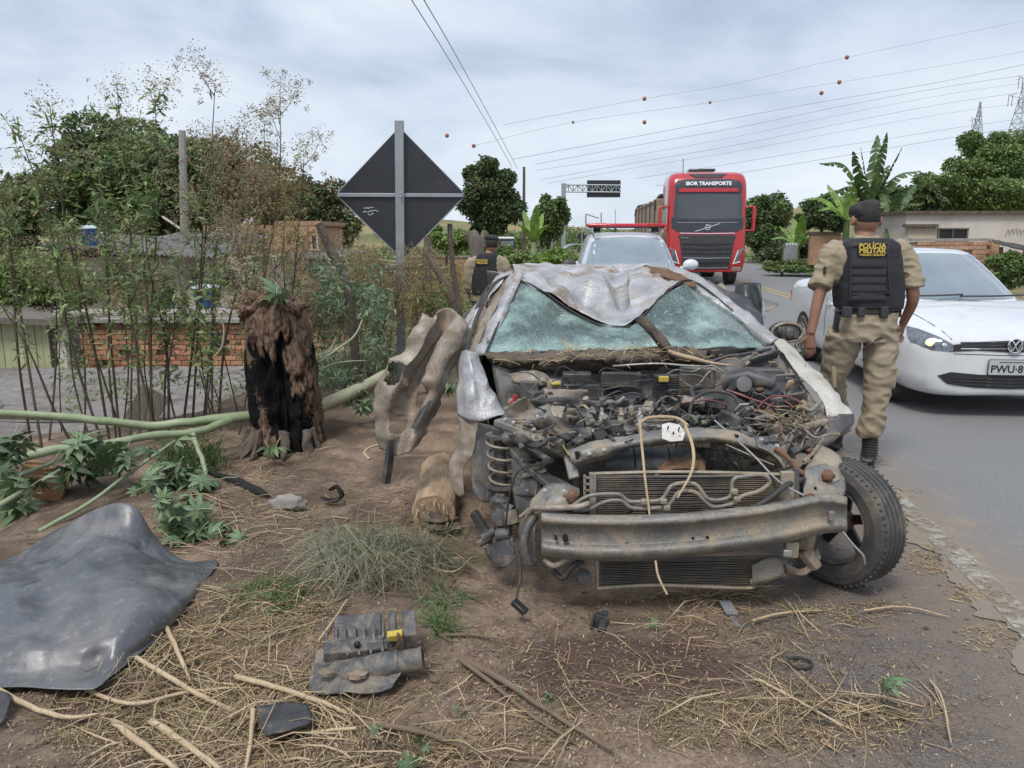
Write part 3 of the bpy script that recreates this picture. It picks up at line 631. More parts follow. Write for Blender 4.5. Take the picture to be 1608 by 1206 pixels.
# left body side: crushed door frame, seals, sill
for a in ([(806, 430, 5.2), (776, 446, 5.05), (752, 490, 4.9), (738, 530, 4.75), (728, 562, 4.6)], [(800, 434, 5.3), (766, 452, 5.2), (742, 500, 5.05), (718, 560, 4.9)]):
    tubeo('door_seal', a, .014, M['rubber'], wk, 7, flat=.6)
sheet('door_frame', [[(800, 424, 5.5), (782, 432, 5.4), (752, 470, 5.2), (722, 512, 5.05), (690, 566, 4.9)], [(806, 426, 5.3), (790, 440, 5.2), (762, 478, 5.05), (735, 520, 4.9), (706, 566, 4.75)]], M['silver'], wk, 8, 5, wr=.016, wsc=12, crease=.01)
sheet('door_frame', [[(792, 440, 5.12), (772, 470, 5.0), (752, 510, 4.85), (732, 560, 4.65)], [(800, 444, 5.06), (784, 474, 4.94), (762, 516, 4.78), (742, 562, 4.58)]], M['silver_dirty'], wk, 8, 4, wr=.014, wsc=14)
tubeo('door_strip', [(735, 488, 5.0), (715, 520, 4.85), (706, 556, 4.35), (684, 606, 4.12), (650, 672, 3.98)], [.012, .02, .026, .024, .02], M['rubber'], wk, 8, flat=.5)
tubeo('door_strip', [(614, 690, 4.02), (611, 725, 4.0), (606, 758, 3.98)], [.04, .05, .05], M['plastic'], wk, 6, flat=.5, sub=6)
# crumpled front body side hanging outwards
def jY(g, a, s):
    r_ = random.Random(s); return [[(x, y, Y + r_.uniform(-a, a)) for x, y, Y in row] for row in g]
sheet('crumpled_side_panel', jY([
 [(663, 491, 4.30), (684, 499, 4.22), (702, 483, 4.30), (724, 500, 4.2), (740, 522, 4.28)],
 [(650, 518, 4.25), (672, 526, 4.18), (694, 522, 4.26), (713, 528, 4.16), (734, 538, 4.26)],
 [(634, 556, 4.22), (655, 556, 4.10), (676, 552, 4.22), (698, 546, 4.12), (726, 550, 4.22)],
 [(603, 588, 4.18), (630, 588, 4.05), (656, 583, 4.18), (686, 580, 4.08), (714, 574, 4.2)],
 [(589, 616, 4.14), (615, 620, 4.02), (644, 620, 4.14), (674, 618, 4.05), (702, 606, 4.16)],
 [(588, 645, 4.12), (612, 648, 4.0), (638, 650, 4.1), (664, 650, 4.02), (690, 640, 4.12)],
 [(592, 676, 4.10), (610, 680, 3.98), (632, 680, 4.08), (652, 678, 4.0), (674, 668, 4.1)],
 [(598, 704, 4.08), (612, 710, 3.98), (626, 716, 4.06), (640, 712, 4.0), (656, 698, 4.08)]], .045, 3),
 M['silver_dirty'], wk, 9, 9, wr=.006, wsc=11, crease=.035, csc=9, ax=(.55, 0, .83), ragged=.012, lines=[(W(*a), W(*b), w, h) for a, b, w, h in (((700, 490, 4.25), (640, 600, 4.1), .07, .07), ((725, 505, 4.2), (668, 610, 4.1), .06, -.07), ((675, 505, 4.2), (610, 600, 4.1), .06, -.06), ((700, 560, 4.2), (640, 660, 4.05), .06, .06), ((640, 590, 4.1), (605, 690, 4.05), .05, .05), ((600, 610, 4.1), (690, 600, 4.1), .05, -.05), ((655, 530, 4.2), (735, 530, 4.2), .05, .05))], holes=[(.20, .44, .10, .07), (.40, .80, .16, .075), (.62, .60, .05, .05)], seed=2, smooth=30)
sheet('wing_flap', jY([
 [(722, 552, 4.15), (736, 548, 4.08), (752, 556, 4.12)],
 [(720, 585, 4.05), (742, 582, 3.95), (764, 592, 4.05)],
 [(718, 620, 3.98), (745, 618, 3.86), (778, 622, 3.95)],
 [(719, 650, 3.92), (748, 662, 3.80), (794, 650, 3.82)]], .02, 5), M['grey_panel'], wk, 10, 10, wr=.004, wsc=12, crease=.02, csc=6, smooth=32, lines=[(W(738, 560, 4.05), W(752, 655, 3.82), .05, .05), (W(760, 580, 4.0), W(775, 650, 3.85), .05, -.04), (W(722, 600, 4.0), W(780, 625, 3.9), .05, .03)])
sheet('wing_flap', jY([
 [(719, 646, 3.93), (733, 655, 3.88), (750, 664, 3.82)],
 [(722, 680, 3.9), (734, 685, 3.84), (747, 690, 3.8)],
 [(712, 712, 3.88), (726, 718, 3.82), (742, 716, 3.8)],
 [(702, 740, 3.86), (714, 746, 3.82), (728, 738, 3.8)],
 [(712, 770, 3.8), (720, 780, 3.78), (730, 776, 3.76)]], .015, 6), M['silver_dirty'], wk, 8, 8, wr=.012, wsc=12, crease=.014, csc=9, ragged=.004)
sheet('inner_wing', [[(748, 664, 3.78), (770, 668, 3.7), (800, 680, 3.6)], [(744, 700, 3.8), (762, 705, 3.72), (780, 715, 3.62)], [(740, 735, 3.78), (755, 745, 3.7), (770, 750, 3.62)], [(742, 770, 3.7), (752, 785, 3.66), (768, 790, 3.6)]], M['dark_steel'], wk, 6, 6, wr=.02, wsc=10, crease=.012)
# right wing edge
sheet('wing_flap', [
 [(1214, 536, 4.42), (1222, 532, 4.45), (1232, 532, 4.48)],
 [(1236, 566, 4.15), (1252, 562, 4.2), (1262, 564, 4.24)],
 [(1272, 606, 3.85), (1284, 596, 3.9), (1298, 598, 3.95)],
 [(1292, 632, 3.66), (1308, 624, 3.68), (1322, 630, 3.72)],
 [(1299, 656, 3.56), (1318, 652, 3.55), (1340, 648, 3.6)]], M['pale_panel'], wk, 8, 9, wr=.010, wsc=8, crease=.010, csc=7, solid=.003, ragged=.004)
sheet('inner_wing', [
 [(1226, 545, 4.40), (1244, 575, 4.2), (1272, 620, 3.88), (1300, 656, 3.6)],
 [(1216, 560, 4.34), (1236, 590, 4.14), (1262, 632, 3.82), (1285, 668, 3.56)],
 [(1205, 590, 4.3), (1225, 620, 4.1), (1250, 660, 3.8), (1270, 700, 3.5)]], M['steel'], wk, 9, 6, wr=.012, wsc=14, crease=.012, holes=[(.35, .2, .04, .1), (.62, .25, .05, .12)])
sheet('wing_end', [[(1300, 652, 3.56), (1322, 650, 3.56), (1341, 650, 3.6)], [(1296, 674, 3.5), (1318, 676, 3.5), (1340, 668, 3.56)], [(1270, 704, 3.42), (1290, 702, 3.44), (1306, 688, 3.5)]], M['dark_steel'], wk, 6, 6, wr=.01, crease=.01)
# right side beyond the pillar
sheet('door_skin', [[(1068, 428, 5.5), (1120, 446, 5.4), (1178, 470, 5.2)], [(1085, 440, 5.3), (1140, 466, 5.15), (1196, 500, 4.95)], [(1110, 458, 5.1), (1165, 492, 4.95), (1202, 524, 4.7)]], M['plastic'], wk, 7, 6, wr=.02, crease=.02)
sheet('bent_door_glass', [[(1124, 448, 5.5), (1134, 444, 5.48), (1146, 458, 5.4)], [(1140, 474, 5.2), (1152, 470, 5.2), (1160, 480, 5.15)]], M['silver_dirty'], wk, 5, 5, wr=.008)
sheet('seat_headrest', [[(1158, 450, 5.35), (1172, 446, 5.3), (1190, 447, 5.35)], [(1156, 470, 5.3), (1174, 472, 5.22), (1194, 470, 5.3)], [(1162, 494, 5.3), (1178, 498, 5.22), (1198, 500, 5.3)]], M['blk'], wk, 6, 6, wr=.01, solid=.04)
sheet('door_glass_shard', [[(1188, 447, 5.25), (1192, 446, 5.22)], [(1196, 470, 5.15), (1201, 478, 5.1)], [(1196, 500, 5.05), (1200, 508, 5.0)]], M['shatter'], wk, 4, 6, wr=.004, solid=.005)
sheet('door_skin', [[(1196, 468, 5.3), (1210, 472, 5.3), (1224, 478, 5.3)], [(1200, 490, 5.2), (1208, 488, 5.2), (1216, 484, 5.2)]], M['steel'], wk, 5, 5, wr=.006)
mr = MB()
mc = W(1233, 521, 4.62)
mr.ball(mc, (.105, .05, .066), 18, 10)
mo = mr.build('door_mirror', M['plastic'], wk, 60)
b = MB(); b.tube([mc + Vector((.094 * math.cos(a), -.038, .058 * math.sin(a))) for a in [2 * math.pi * k / 20 for k in range(20)]], .009, 6, 1, closed=True); b.build('mirror_rim', M['silver_dirty'], mo)
b = MB(); b.ball(mc + Vector((.01, -.045, .0)), (.03, .018, .035), 12, 6); b.ball(mc + Vector((-.05, -.04, .01)), (.016, .02, .03), 8, 6); b.box(mc + Vector((.05, -.042, -.01)), (.03, .02, .04)); b.build('mirror_motor', M['dark_steel'], mo)
b = MB(); b.bar(mc + Vector((-.08, 0, -.03)), W(1205, 545, 4.45), .05, .03); b.build('mirror_arm', M['plastic'], mo)
# rear body, so the car is whole from the side
def xw(Y): return .70 - .035 * (Y - 3.3)
for sg, hw in ((-1, .86), (1, .82)):
    g = []
    for z in (1.0, .88, .62, .34, .2):
        g.append([(xw(Y) + sg * (hw - (.06 if z > .9 else .0) - (.05 if z < .3 else 0)) * (1 if Y < 7.2 else .9), Y, z) for Y in (4.5, 5.1, 5.7, 6.3, 6.9, 7.35, 7.6)])
    sheet('body_side', g, M['silver'] if sg > 0 else M['silver_dirty'], wk, 8, 6, wr=.02, wsc=5, crease=.03, csc=3.2, pix=False, seed=sg)
    for Yc, nm in ((6.65, 'rear_wheel'),):
        mx = Matrix.Translation((xw(Yc) + sg * (hw - .02), Yc, .29)) @ Matrix.Rotation(R(90), 4, 'Y')
        b = MB(); b.lathe([(.19, -.09), (.27, -.095), (.29, -.07), (.29, .07), (.27, .095), (.19, .09)], mx, 28); b.build(nm, M['tyre'], wk)
    g = [[(xw(Y) + sg * (hw - (.34 if k == 0 else .2 if k == 1 else .07)), Y, z) for Y, z in zip((5.3, 5.8, 6.3, 6.9), zz)] for k, zz in enumerate(((1.36, 1.36, 1.34, 1.12), (1.2, 1.2, 1.18, 1.08), (1.0, 1.0, 1.0, 1.0)))]
    sheet('side_window', g, M['glass'] if sg > 0 else M['plastic'], wk, 5, 4, wr=.02, crease=.01, pix=False)
sheet('boot_lid', [[(xw(7) + u, Y, z + .02 * (u == 0)) for u in (-.78, -.4, 0, .4, .74)] for Y, z in ((6.5, 1.30), (6.9, 1.10), (7.3, 1.0), (7.62, .9), (7.68, .6), (7.66, .3))], M['silver'], wk, 6, 6, wr=.02, crease=.03, csc=3, pix=False)
b = MB(); b.box((.58, 5.9, .2), (1.5, 3.4, .1)); b.build('floor_pan', M['dark_steel'], wk)
b = MB(); b.box((.25, 5.7, .62), (.5, .5, .22)); b.box((.25, 5.95, .9), (.48, .16, .6)); b.build('front_seat', M['blk'], wk, bevel=.04)
b = MB(); b.box((.98, 5.7, .62), (.5, .5, .22)); b.box((.98, 5.95, .9), (.48, .16, .6)); b.build('front_seat', M['blk'], wk, bevel=.04)
# firewall and scuttle
sheet('firewall', [[(770, 556, 4.42), (850, 565, 4.38), (960, 568, 4.34), (1080, 565, 4.36), (1170, 560, 4.4), (1220, 556, 4.42)],
 [(775, 590, 4.35), (850, 592, 4.32), (960, 596, 4.30), (1080, 592, 4.32), (1170, 585, 4.33), (1225, 585, 4.34)],
 [(785, 640, 4.25), (850, 640, 4.25), (960, 645, 4.22), (1080, 645, 4.22), (1170, 640, 4.22), (1240, 640, 4.2)],
 [(800, 720, 4.1), (850, 720, 4.1), (960, 730, 4.1), (1080, 730, 4.1), (1170, 720, 4.1), (1250, 720, 4.05)]], M['dark_steel'], wk, 9, 7, wr=.016, wsc=10, crease=.012, csc=6)
sheet('scuttle', [[(762, 552, 4.42), (830, 552, 4.36), (900, 550, 4.30), (980, 550, 4.27), (1050, 546, 4.28), (1110, 548, 4.34)],
 [(766, 562, 4.36), (830, 566, 4.28), (900, 564, 4.20), (980, 566, 4.17), (1050, 562, 4.2), (1110, 562, 4.28)],
 [(776, 572, 4.38), (830, 580, 4.34), (900, 584, 4.30), (980, 582, 4.28), (1050, 578, 4.3), (1110, 576, 4.34)]], M['bark'], wk, 10, 7, wr=.02, wsc=16, crease=.02, csc=12, ragged=.008)
sheet('scuttle_flap', [[(800, 586, 4.25), (835, 582, 4.2), (862, 588, 4.22)], [(805, 600, 4.18), (838, 604, 4.1), (868, 598, 4.18)], [(815, 606, 4.2), (840, 612, 4.16), (862, 608, 4.2)]], M['silver_dirty'], wk, 8, 5, wr=.014, wsc=20, crease=.01, ragged=.008)
sheet('scuttle_panel', [[(1164, 566, 4.3), (1190, 548, 4.36), (1218, 542, 4.4)], [(1172, 574, 4.22), (1196, 556, 4.3), (1222, 552, 4.36)]], M['steel'], wk, 8, 5, wr=.006)
b = MB()
for k in range(15): b.box(W(1178 + k * 2.9, 570 - k * .9, 4.24), (.004, .05, .035), Matrix.Rotation(.2, 3, 'Y'))
b.build('air_vent_grille', M['blk'], wk)
tubeo('scuttle_edge', [(1108, 572, 4.25), (1140, 560, 4.25), (1166, 557, 4.25), (1210, 548, 4.36)], .011, M['plastic'], wk)
tubeo('wiper_link', [(962, 575, 4.15), (1030, 571, 4.1), (1090, 575, 4.1), (1140, 574, 4.12)], .006, M['alu'], wk, sub=6)
tubeo('brake_pipe', [(1120, 580, 4.1), (1160, 600, 4.0), (1220, 612, 3.95)], .004, M['steel'], wk)
# bumper beam
cols = [(850, 808, 872, 2.98), (900, 812, 878, 2.95), (980, 813, 880, 2.93), (1080, 809, 873, 2.93), (1170, 800, 862, 2.95), (1240, 789, 850, 2.98), (1290, 779, 838, 3.01), (1330, 784, 834, 3.05)]
prof = [(-.06, .10), (-.04, .03), (.03, 0), (.13, -.012), (.2, -.004), (.28, .02), (.6, .022), (.68, .004), (.8, -.014), (.93, -.004), (1.0, .03), (1.0, .09)]
bb = sheet('bumper_beam', [[(x, a + (b_ - a) * t, Y + d) for x, a, b_, Y in cols] for t, d in prof], M['steel'], wk, 8, 3, wr=.004, wsc=9, solid=.004, smooth=50)
for px, py, r_ in ((888, 847, .012), (985, 853, .005), (1088, 845, .006), (1111, 844, .006), (1233, 832, .004), (873, 846, .006)):
    mx = Matrix.Translation(W(px, py, 2.95 if px < 1200 else 2.99)) @ Matrix.Rotation(R(90), 4, 'X'); b = MB(); b.lathe([(r_, -.03), (r_, .002)], mx, 12); b.build('beam_hole', M['opening'], bb)
b = MB(); q = W(1305, 810, 3.0); b.box(q, (.025, .02, .04)); b.build('beam_tab', M['steel'], bb, bevel=.004)
# condenser and radiator
def fins(nm, x0, x1, y0a, y0b, y1a, y1b, Y, n, m=M['fin'], th=.0032):
    b = MB()
    for k in range(n):
        t = (k + .5) / n
        a = W(x0, y0a + (y1a - y0a) * t, Y); c = W(x1, y0b + (y1b - y0b) * t, Y + .01)
        a.z += random.uniform(-.001, .001); mid_ = (a + c) / 2 + Vector((0, .004, random.uniform(-.004, .001)))
        b.bar(a, mid_, .03, th); b.bar(mid_, c, .03, th)
    for p in range(1): b.add([W(x0, y0a, Y + .022), W(x1, y0b, Y + .03), W(x1, y1b, Y + .03), W(x0, y1a, Y + .022)], [(0, 1, 2, 3)])
    return b.build(nm, m, wk, 0)
fins('condenser', 938, 1222, 747, 745, 812, 806, 3.12, 20)
fins('radiator', 942, 1224, 879, 872, 921, 914, 3.08, 16, th=.0022)
tubeo('condenser_top_tank', [(925, 744, 3.12), (1040, 741, 3.1), (1130, 742, 3.1), (1226, 745, 3.12)], .010, M['beige'], wk, 6, flat=.7)
tubeo('radiator_bottom_tank', [(938, 924, 3.06), (1020, 919, 3.05), (1100, 921, 3.05), (1180, 923, 3.06), (1182, 910, 3.05), (1232, 903, 3.08)], .008, M['beige'], wk, 6)
for x, y0, y1, m_, w_ in ((931, 742, 812, 'steel', .028), (1236, 740, 828, 'beige', .055), (1250, 735, 800, 'dark_steel', .02), (938, 876, 924, 'alu', .012)):
    b = MB(); b.bar(W(x, y0, 3.1), W(x, y1, 3.08), w_, .03, (0, 1, 0)); b.build('side_tank', M[m_], wk, bevel=.004)
b = MB()
for k in range(4): b.bar(W(918, 750 + k * 10, 3.11), W(931, 750 + k * 10, 3.11), .01, .008)
b.bar(W(918, 746, 3.11), W(918, 784, 3.11), .01, .01, (0, 1, 0)); b.build('condenser_bracket', M['beige'], wk)
b = MB(); b.box(W(1242, 862, 3.03), (.055, .04, .07)); b.build('beam_mount', M['beige'], wk, bevel=.005)
b = MB(); b.box(W(1236, 868, 3.0), (.035, .02, .028)); b.build('plastic_clip', M['alu'], wk, bevel=.003)
P1 = [(817, 812, 3.1), (836, 798, 3.08), (861, 800, 3.06), (894, 797, 3.05), (924, 779, 3.04), (970, 776, 3.03), (987, 787, 3.03), (1012, 787, 3.03), (1039, 784, 3.03), (1056, 762, 3.03), (1091, 760, 3.03), (1113, 784, 3.03), (1146, 780, 3.03), (1151, 754, 3.03), (1170, 748, 3.03), (1198, 746, 3.03), (1209, 757, 3.03), (1192, 771, 3.03), (1165, 779, 3.03), (1154, 789, 3.03), (1125, 796, 3.03), (1110, 790, 3.03), (1092, 773, 3.03), (1066, 773, 3.03), (1046, 795, 3.03), (995, 798, 3.03), (976, 786, 3.03), (950, 788, 3.04), (924, 800, 3.05), (900, 802, 3.06)]
tubeo('aircon_pipe', P1, .0085, M['steel'], wk, 8, sub=4)
tubeo('coolant_hose', [(1262, 752, 3.2), (1235, 762, 3.06), (1205, 785, 3.02), (1170, 802, 3.02), (1160, 804, 3.04)], .012, M['rubber'], wk, 8)
tubeo('coolant_hose', [(822, 828, 3.12), (835, 800, 3.06), (855, 798, 3.04), (905, 796, 3.03), (925, 790, 3.04)], .013, M['silver_dirty'], wk, 8)
tubeo('coolant_hose', [(840, 808, 3.08), (828, 830, 3.05), (822, 858, 3.03), (830, 884, 3.03)], .020, M['dark_steel'], wk, 8)
for px, py in ((1042, 787), (1047, 797), (1153, 772), (1157, 783), (1012, 788)):
    b = MB(); b.box(W(px, py, 3.02), (.028, .024, .022)); b.build('pipe_clamp', M['beige'], wk, bevel=.004)
for px in (1047, 1158): b = MB(); b.bar(W(px, 795, 3.03), W(px, 812, 3.04), .022, .006, (0, 1, 0)); b.build('pipe_bracket', M['beige'], wk)
tubeo('coolant_hose', [(985, 806, 3.08), (1000, 795, 3.06), (1015, 800, 3.06), (1018, 812, 3.06)], .010, M['dark_steel'], wk)
tubeo('lower_hose', [(855, 878, 3.02), (868, 888, 3.0), (880, 884, 3.0), (892, 876, 3.0)], .014, M['silver_dirty'], wk)
tubeo('lower_hose', [(868, 896, 3.05), (884, 908, 3.02), (898, 890, 3.0), (915, 880, 3.02)], .013, M['rubber'], wk)
b = MB(); b.lathe([(.03, 0), (.035, .02), (.03, .07), (.015, .08)], Matrix.Translation(W(915, 905, 3.12)) @ Matrix.Rotation(R(70), 4, 'X'), 14); b.build('horn', M['dark_steel'], wk)
# upper crossmember
sheet('upper_crossmember', [
 [(893, 706, 3.34), (930, 694, 3.34), (985, 684, 3.36), (1060, 672, 3.38), (1140, 674, 3.38), (1190, 690, 3.36), (1225, 702, 3.36)],
 [(895, 716, 3.28), (932, 703, 3.28), (985, 692, 3.29), (1060, 682, 3.3), (1140, 684, 3.3), (1190, 698, 3.3), (1230, 710, 3.3)],
 [(898, 728, 3.27), (938, 716, 3.27), (990, 700, 3.28), (1060, 692, 3.29), (1140, 692, 3.29), (1188, 704, 3.29), (1234, 720, 3.29)],
 [(905, 734, 3.3), (942, 724, 3.3), (992, 704, 3.32), (1060, 697, 3.32), (1140, 696, 3.32), (1188, 707, 3.31), (1238, 726, 3.3)]], M['steel'], wk, 9, 5, wr=.006, wsc=12, crease=.006, csc=9, holes=[(.05, .4, .018, .2), (.72, .3, .01, .1)])
b = MB(); pl = [(-.055, -.03), (-.05, .04), (-.02, .05), (.03, .04), (.05, .0), (.035, -.04), (-.02, -.045)]
b.prism(pl, Matrix.Translation(W(1058, 680, 3.26)) @ Matrix.Rotation(R(48), 4, 'X'), .006); lp = b.build('latch_plate', M['white_part'], wk, bevel=.002)
for dx, dy in ((-9, -7), (8, -5), (-1, 2), (9, 8)):
    mx = Matrix.Translation(W(1058 + dx, 679 + dy, 3.25)) @ Matrix.Rotation(R(40), 4, 'X'); b = MB(); b.lathe([(.0035, -.01), (.0035, .012)], mx, 10); b.build('bolt_hole', M['opening'], lp)
for px, py, Y in ((925, 712, 3.26), (948, 706, 3.27), (1195, 690, 3.28), (1220, 700, 3.28)): bolt(px, py, Y, .010, wk)
b = MB(); b.lathe([(.0, 0), (.05, 0), (.075, .012), (.08, .05), (.085, .14), (.078, .145), (.085, .15), (.085, .30), (.078, .305), (.085, .31), (.08, .42), (.05, .46), (0, .46)], Matrix.Translation(W(944, 730, 3.42)) @ Matrix.Rotation(R(90), 4, 'Y'), 28, caps=False); b.build('fan_shroud', M['plastic'], wk)
sheet('heat_shield', [[(1030, 742, 3.3), (1050, 722, 3.36), (1085, 716, 3.38), (1110, 722, 3.4)], [(1028, 748, 3.22), (1052, 738, 3.26), (1085, 736, 3.28), (1106, 742, 3.3)]], M['rust'], wk, 10, 6, wr=.012, wsc=30)
sheet('slam_panel_end', [[(1188, 690, 3.32), (1215, 700, 3.32), (1240, 720, 3.3)], [(1190, 702, 3.26), (1212, 714, 3.26), (1234, 738, 3.24)]], M['steel'], wk, 7, 5, wr=.01, crease=.01)
tubeo('slam_panel_edge', [(1218, 704, 3.28), (1234, 716, 3.25), (1250, 735, 3.22), (1262, 744, 3.2)], .012, M['rust'], wk)
tubeo('bonnet_strut', [(1122, 660, 3.45), (1180, 712, 3.2), (1222, 755, 3.08), (1262, 778, 3.03)], .0042, M['alu'], wk, 6)
tubeo('hooked_wire', [(1262, 778, 3.03), (1276, 776, 3.02), (1278, 786, 3.02), (1268, 788, 3.02), (1266, 780, 3.02)], .0042, M['rust'], wk, 6)
tubeo('release_cable', [(1140, 698, 3.26), (1190, 720, 3.2), (1215, 730, 3.18)], .003, M['beige'], wk, 5)
# left apron rail
b = MB(); b.bar(W(782, 662, 3.70), W(842, 684, 3.55), .07, .035); b.bar(W(838, 682, 3.56), W(893, 712, 3.38), .065, .035); b.bar(W(891, 708, 3.39), W(902, 752, 3.28), .05, .02, (0, 1, .2)); rl_ = b.build('apron_rail', M['steel'], wk, bevel=.006)
b = MB(); b.bar(W(884, 700, 3.35), W(894, 716, 3.33), .05, .004, (0, .4, 1)); b.build('rusty_end', M['yellow'], rl_)
for px, py, Y in ((794, 659, 3.65), (806, 664, 3.6), (821, 667, 3.57), (838, 675, 3.53), (862, 686, 3.45), (878, 700, 3.38)): bolt(px, py - 1, Y, .009, wk)
b = MB(); b.bar(W(820, 665, 3.55), W(855, 655, 3.6), .016, .012); b.build('stay_rod', M['alu'], wk)
b = MB(); b.bar(W(782, 678, 3.62), W(832, 735, 3.45), .06, .03); b.bar(W(830, 730, 3.45), W(872, 765, 3.3), .07, .03); b.build('apron_brace', M['dark_steel'], wk, bevel=.006)
b = MB(); b.bar(W(808, 690, 3.55), W(868, 726, 3.42), .03, .02); b.build('apron_brace', M['steel'], wk, bevel=.004)
sheet('headlight_bracket', [[(834, 786, 3.22), (858, 762, 3.24), (890, 760, 3.22), (910, 766, 3.2)], [(832, 800, 3.16), (858, 782, 3.16), (888, 778, 3.15), (910, 780, 3.15)], [(840, 812, 3.16), (860, 800, 3.12), (888, 796, 3.12), (906, 796, 3.12)]], M['steel'], wk, 6, 5, wr=.006, wsc=12, crease=.006)
for px, py in ((855, 770), (885, 771)): bolt(px, py, 3.13, .009, wk)
b = MB(); b.ball(W(900, 781, 3.12), (.03, .03, .035), 12, 8, jit=.3); b.build('rusty_mount', M['rust'], wk)
sheet('wheel_house', [[(800, 720, 3.5), (822, 722, 3.46), (848, 735, 3.4)], [(806, 770, 3.45), (826, 775, 3.4), (842, 780, 3.34)], [(810, 820, 3.38), (826, 830, 3.32), (838, 836, 3.26)], [(820, 878, 3.3), (830, 890, 3.24), (842, 884, 3.18)]], M['dark_steel'], wk, 7, 7, wr=.014, wsc=10, crease=.012)
sheet('chassis_leg', [[(846, 742, 3.45), (870, 748, 3.4), (900, 762, 3.3)], [(848, 770, 3.4), (862, 776, 3.35), (880, 790, 3.28)], [(850, 820, 3.3), (862, 826, 3.25), (870, 830, 3.2)], [(856, 872, 3.25), (866, 876, 3.2), (876, 872, 3.15)]], M['dark_steel'], wk, 6, 6, wr=.014, crease=.01)
# left suspension strut
ax0, ax1 = W(782, 684, 3.56), W(789, 762, 3.5)
pts = []
for k in range(66):
    t = k / 65; a = t * 2 * math.pi * 4.1; c = ax0.lerp(ax1, t); r_ = .058
    pts.append(c + Vector((r_ * math.cos(a), r_ * math.sin(a), 0)))
MB().tube(pts, .0068, 7, 1).build('coil_spring', M['silver_dirty'], wk, 60)
b = MB(); b.tube([ax0 + Vector((0, 0, .03)), ax1], .026, 12); b.build('damper', M['rubber'], wk)
for c, r_ in ((ax0, .062), (ax1, .066)): b = MB(); b.tube([c + Vector((0, 0, .008)), c - Vector((0, 0, .008))], r_, 18); b.build('spring_seat', M['dark_steel'], wk)
b = MB(); b.tube([ax1, W(789, 776, 3.48)], [.026, .022], 10); b.build('damper_sleeve', M['red'], wk)
b = MB(); b.ball(W(786, 688, 3.52) + Vector((.03, 0, .0)), (.034, .034, .03), 12, 8); b.build('strut_mount', M['dark_steel'], wk)
b = MB(); b.ball(W(786, 790, 3.45), (.045, .05, .05), 12, 8, jit=.4); b.ball(W(790, 812, 3.42), (.05, .05, .06), 12, 8, jit=.4); b.tube([W(775, 786, 3.45), W(805, 800, 3.4)], .02, 8); b.box(W(800, 812, 3.38), (.07, .05, .06)); b.build('steering_knuckle', M['dark_steel'], wk, bevel=.006)
b = MB(); b.tube([W(800, 802, 3.38), W(806, 822, 3.36)], [.035, .03], 12); b.build('bellows', M['beige'], wk)
b = MB()
b.bar(W(744, 802, 3.44), W(764, 834, 3.4), .04, .02); b.bar(W(742, 806, 3.42), W(762, 838, 3.38), .012, .04); b.box(W(762, 845, 3.4), (.07, .05, .04)); b.build('caliper_bracket', M['rubber'], wk, bevel=.004)
b = MB(); b.tube([W(758, 846, 3.38), W(778, 832, 3.38)], .022, 10); b.tube([W(752, 854, 3.38), W(770, 842, 3.38)], .02, 10); b.tube([W(780, 840, 3.36), W(802, 838, 3.34)], .03, 10); b.build('caliper', M['dark_steel'], wk, bevel=.004)
sheet('lower_cover', [[(762, 862, 3.38), (785, 848, 3.34), (806, 842, 3.32)], [(768, 876, 3.34), (788, 870, 3.3), (806, 862, 3.28)], [(782, 893, 3.3), (798, 890, 3.26), (810, 876, 3.26)]], M['plastic'], wk, 6, 6, wr=.008, solid=.006)
tubeo('brake_hose', [(852, 728, 3.35), (820, 735, 3.3), (806, 755, 3.3), (798, 790, 3.3), (794, 830, 3.32)], .005, M['rubber'], wk)
tubeo('lead_wire', [(802, 850, 3.3), (814, 868, 3.2), (817, 900, 3.1), (814, 925, 3.05), (810, 944, 3.02)], .005, M['rubber'], wk)
b = MB(); b.bar(W(806, 944, 3.0), W(826, 962, 2.96), .035, .025); b.build('wire_plug', M['blk'], wk, bevel=.004)
# right front wheel, steered hard over
wn = Vector((-.86, -.50, .02)).normalized(); wc = W(1318, 812, 3.38); wc.z = .292
wm = Matrix.Translation(wc) @ wn.to_track_quat('Z', 'Y').to_matrix().to_4x4()
wheel = MB()
pr = [(.19, .07), (.20, .085), (.245, .092), (.275, .082), (.289, .066)]
gro = []
for zc_ in (.045, .015, -.015, -.045): gro += [(.292, zc_ + .011), (.292, zc_ + .004), (.283, zc_ + .003), (.283, zc_ - .003), (.292, zc_ - .004)]
pr = pr + gro + [(.289, -.066), (.275, -.082), (.245, -.092), (.20, -.085), (.19, -.07)]
wheel.lathe(pr, wm, 72, caps=False)
ty = wheel.build('tyre', M['tyre'], wk, 25)
b = MB()
for k in range(60):
    a = 2 * math.pi * k / 60
    for zz in (.064, -.064):
        c = wm @ Vector((.2875 * math.cos(a), .2875 * math.sin(a), zz)); rot = (wm.to_3x3() @ Matrix.Rotation(a, 3, 'Z'))
        b.box(c, (.009, .006, .026), rot)
tag(b.build('shoulder_block', M['tyre'], ty, 0), kind='stuff')
b = MB(); b.lathe([(.192, .075), (.185, .08), (.17, .06), (.165, -.05), (.185, -.075), (.192, -.078)], wm, 40, caps=False); rim = b.build('rim', M['dark_steel'], wk)
b = MB(); b.lathe([(0, -.05), (.05, -.05), (.055, -.03), (.05, .02), (0, .03)], wm, 18, caps=False); b.build('hub', M['rust'], rim)
for k in range(5):
    a = 2 * math.pi * k / 5 + .3; b = MB(); d0 = wm @ Vector((.045 * math.cos(a), .045 * math.sin(a), -.045)); d1 = wm @ Vector((.172 * math.cos(a), .172 * math.sin(a), -.055)); b.bar(d0, d1, .045, .02, wn); b.build('spoke', M['blk'], rim, bevel=.004)
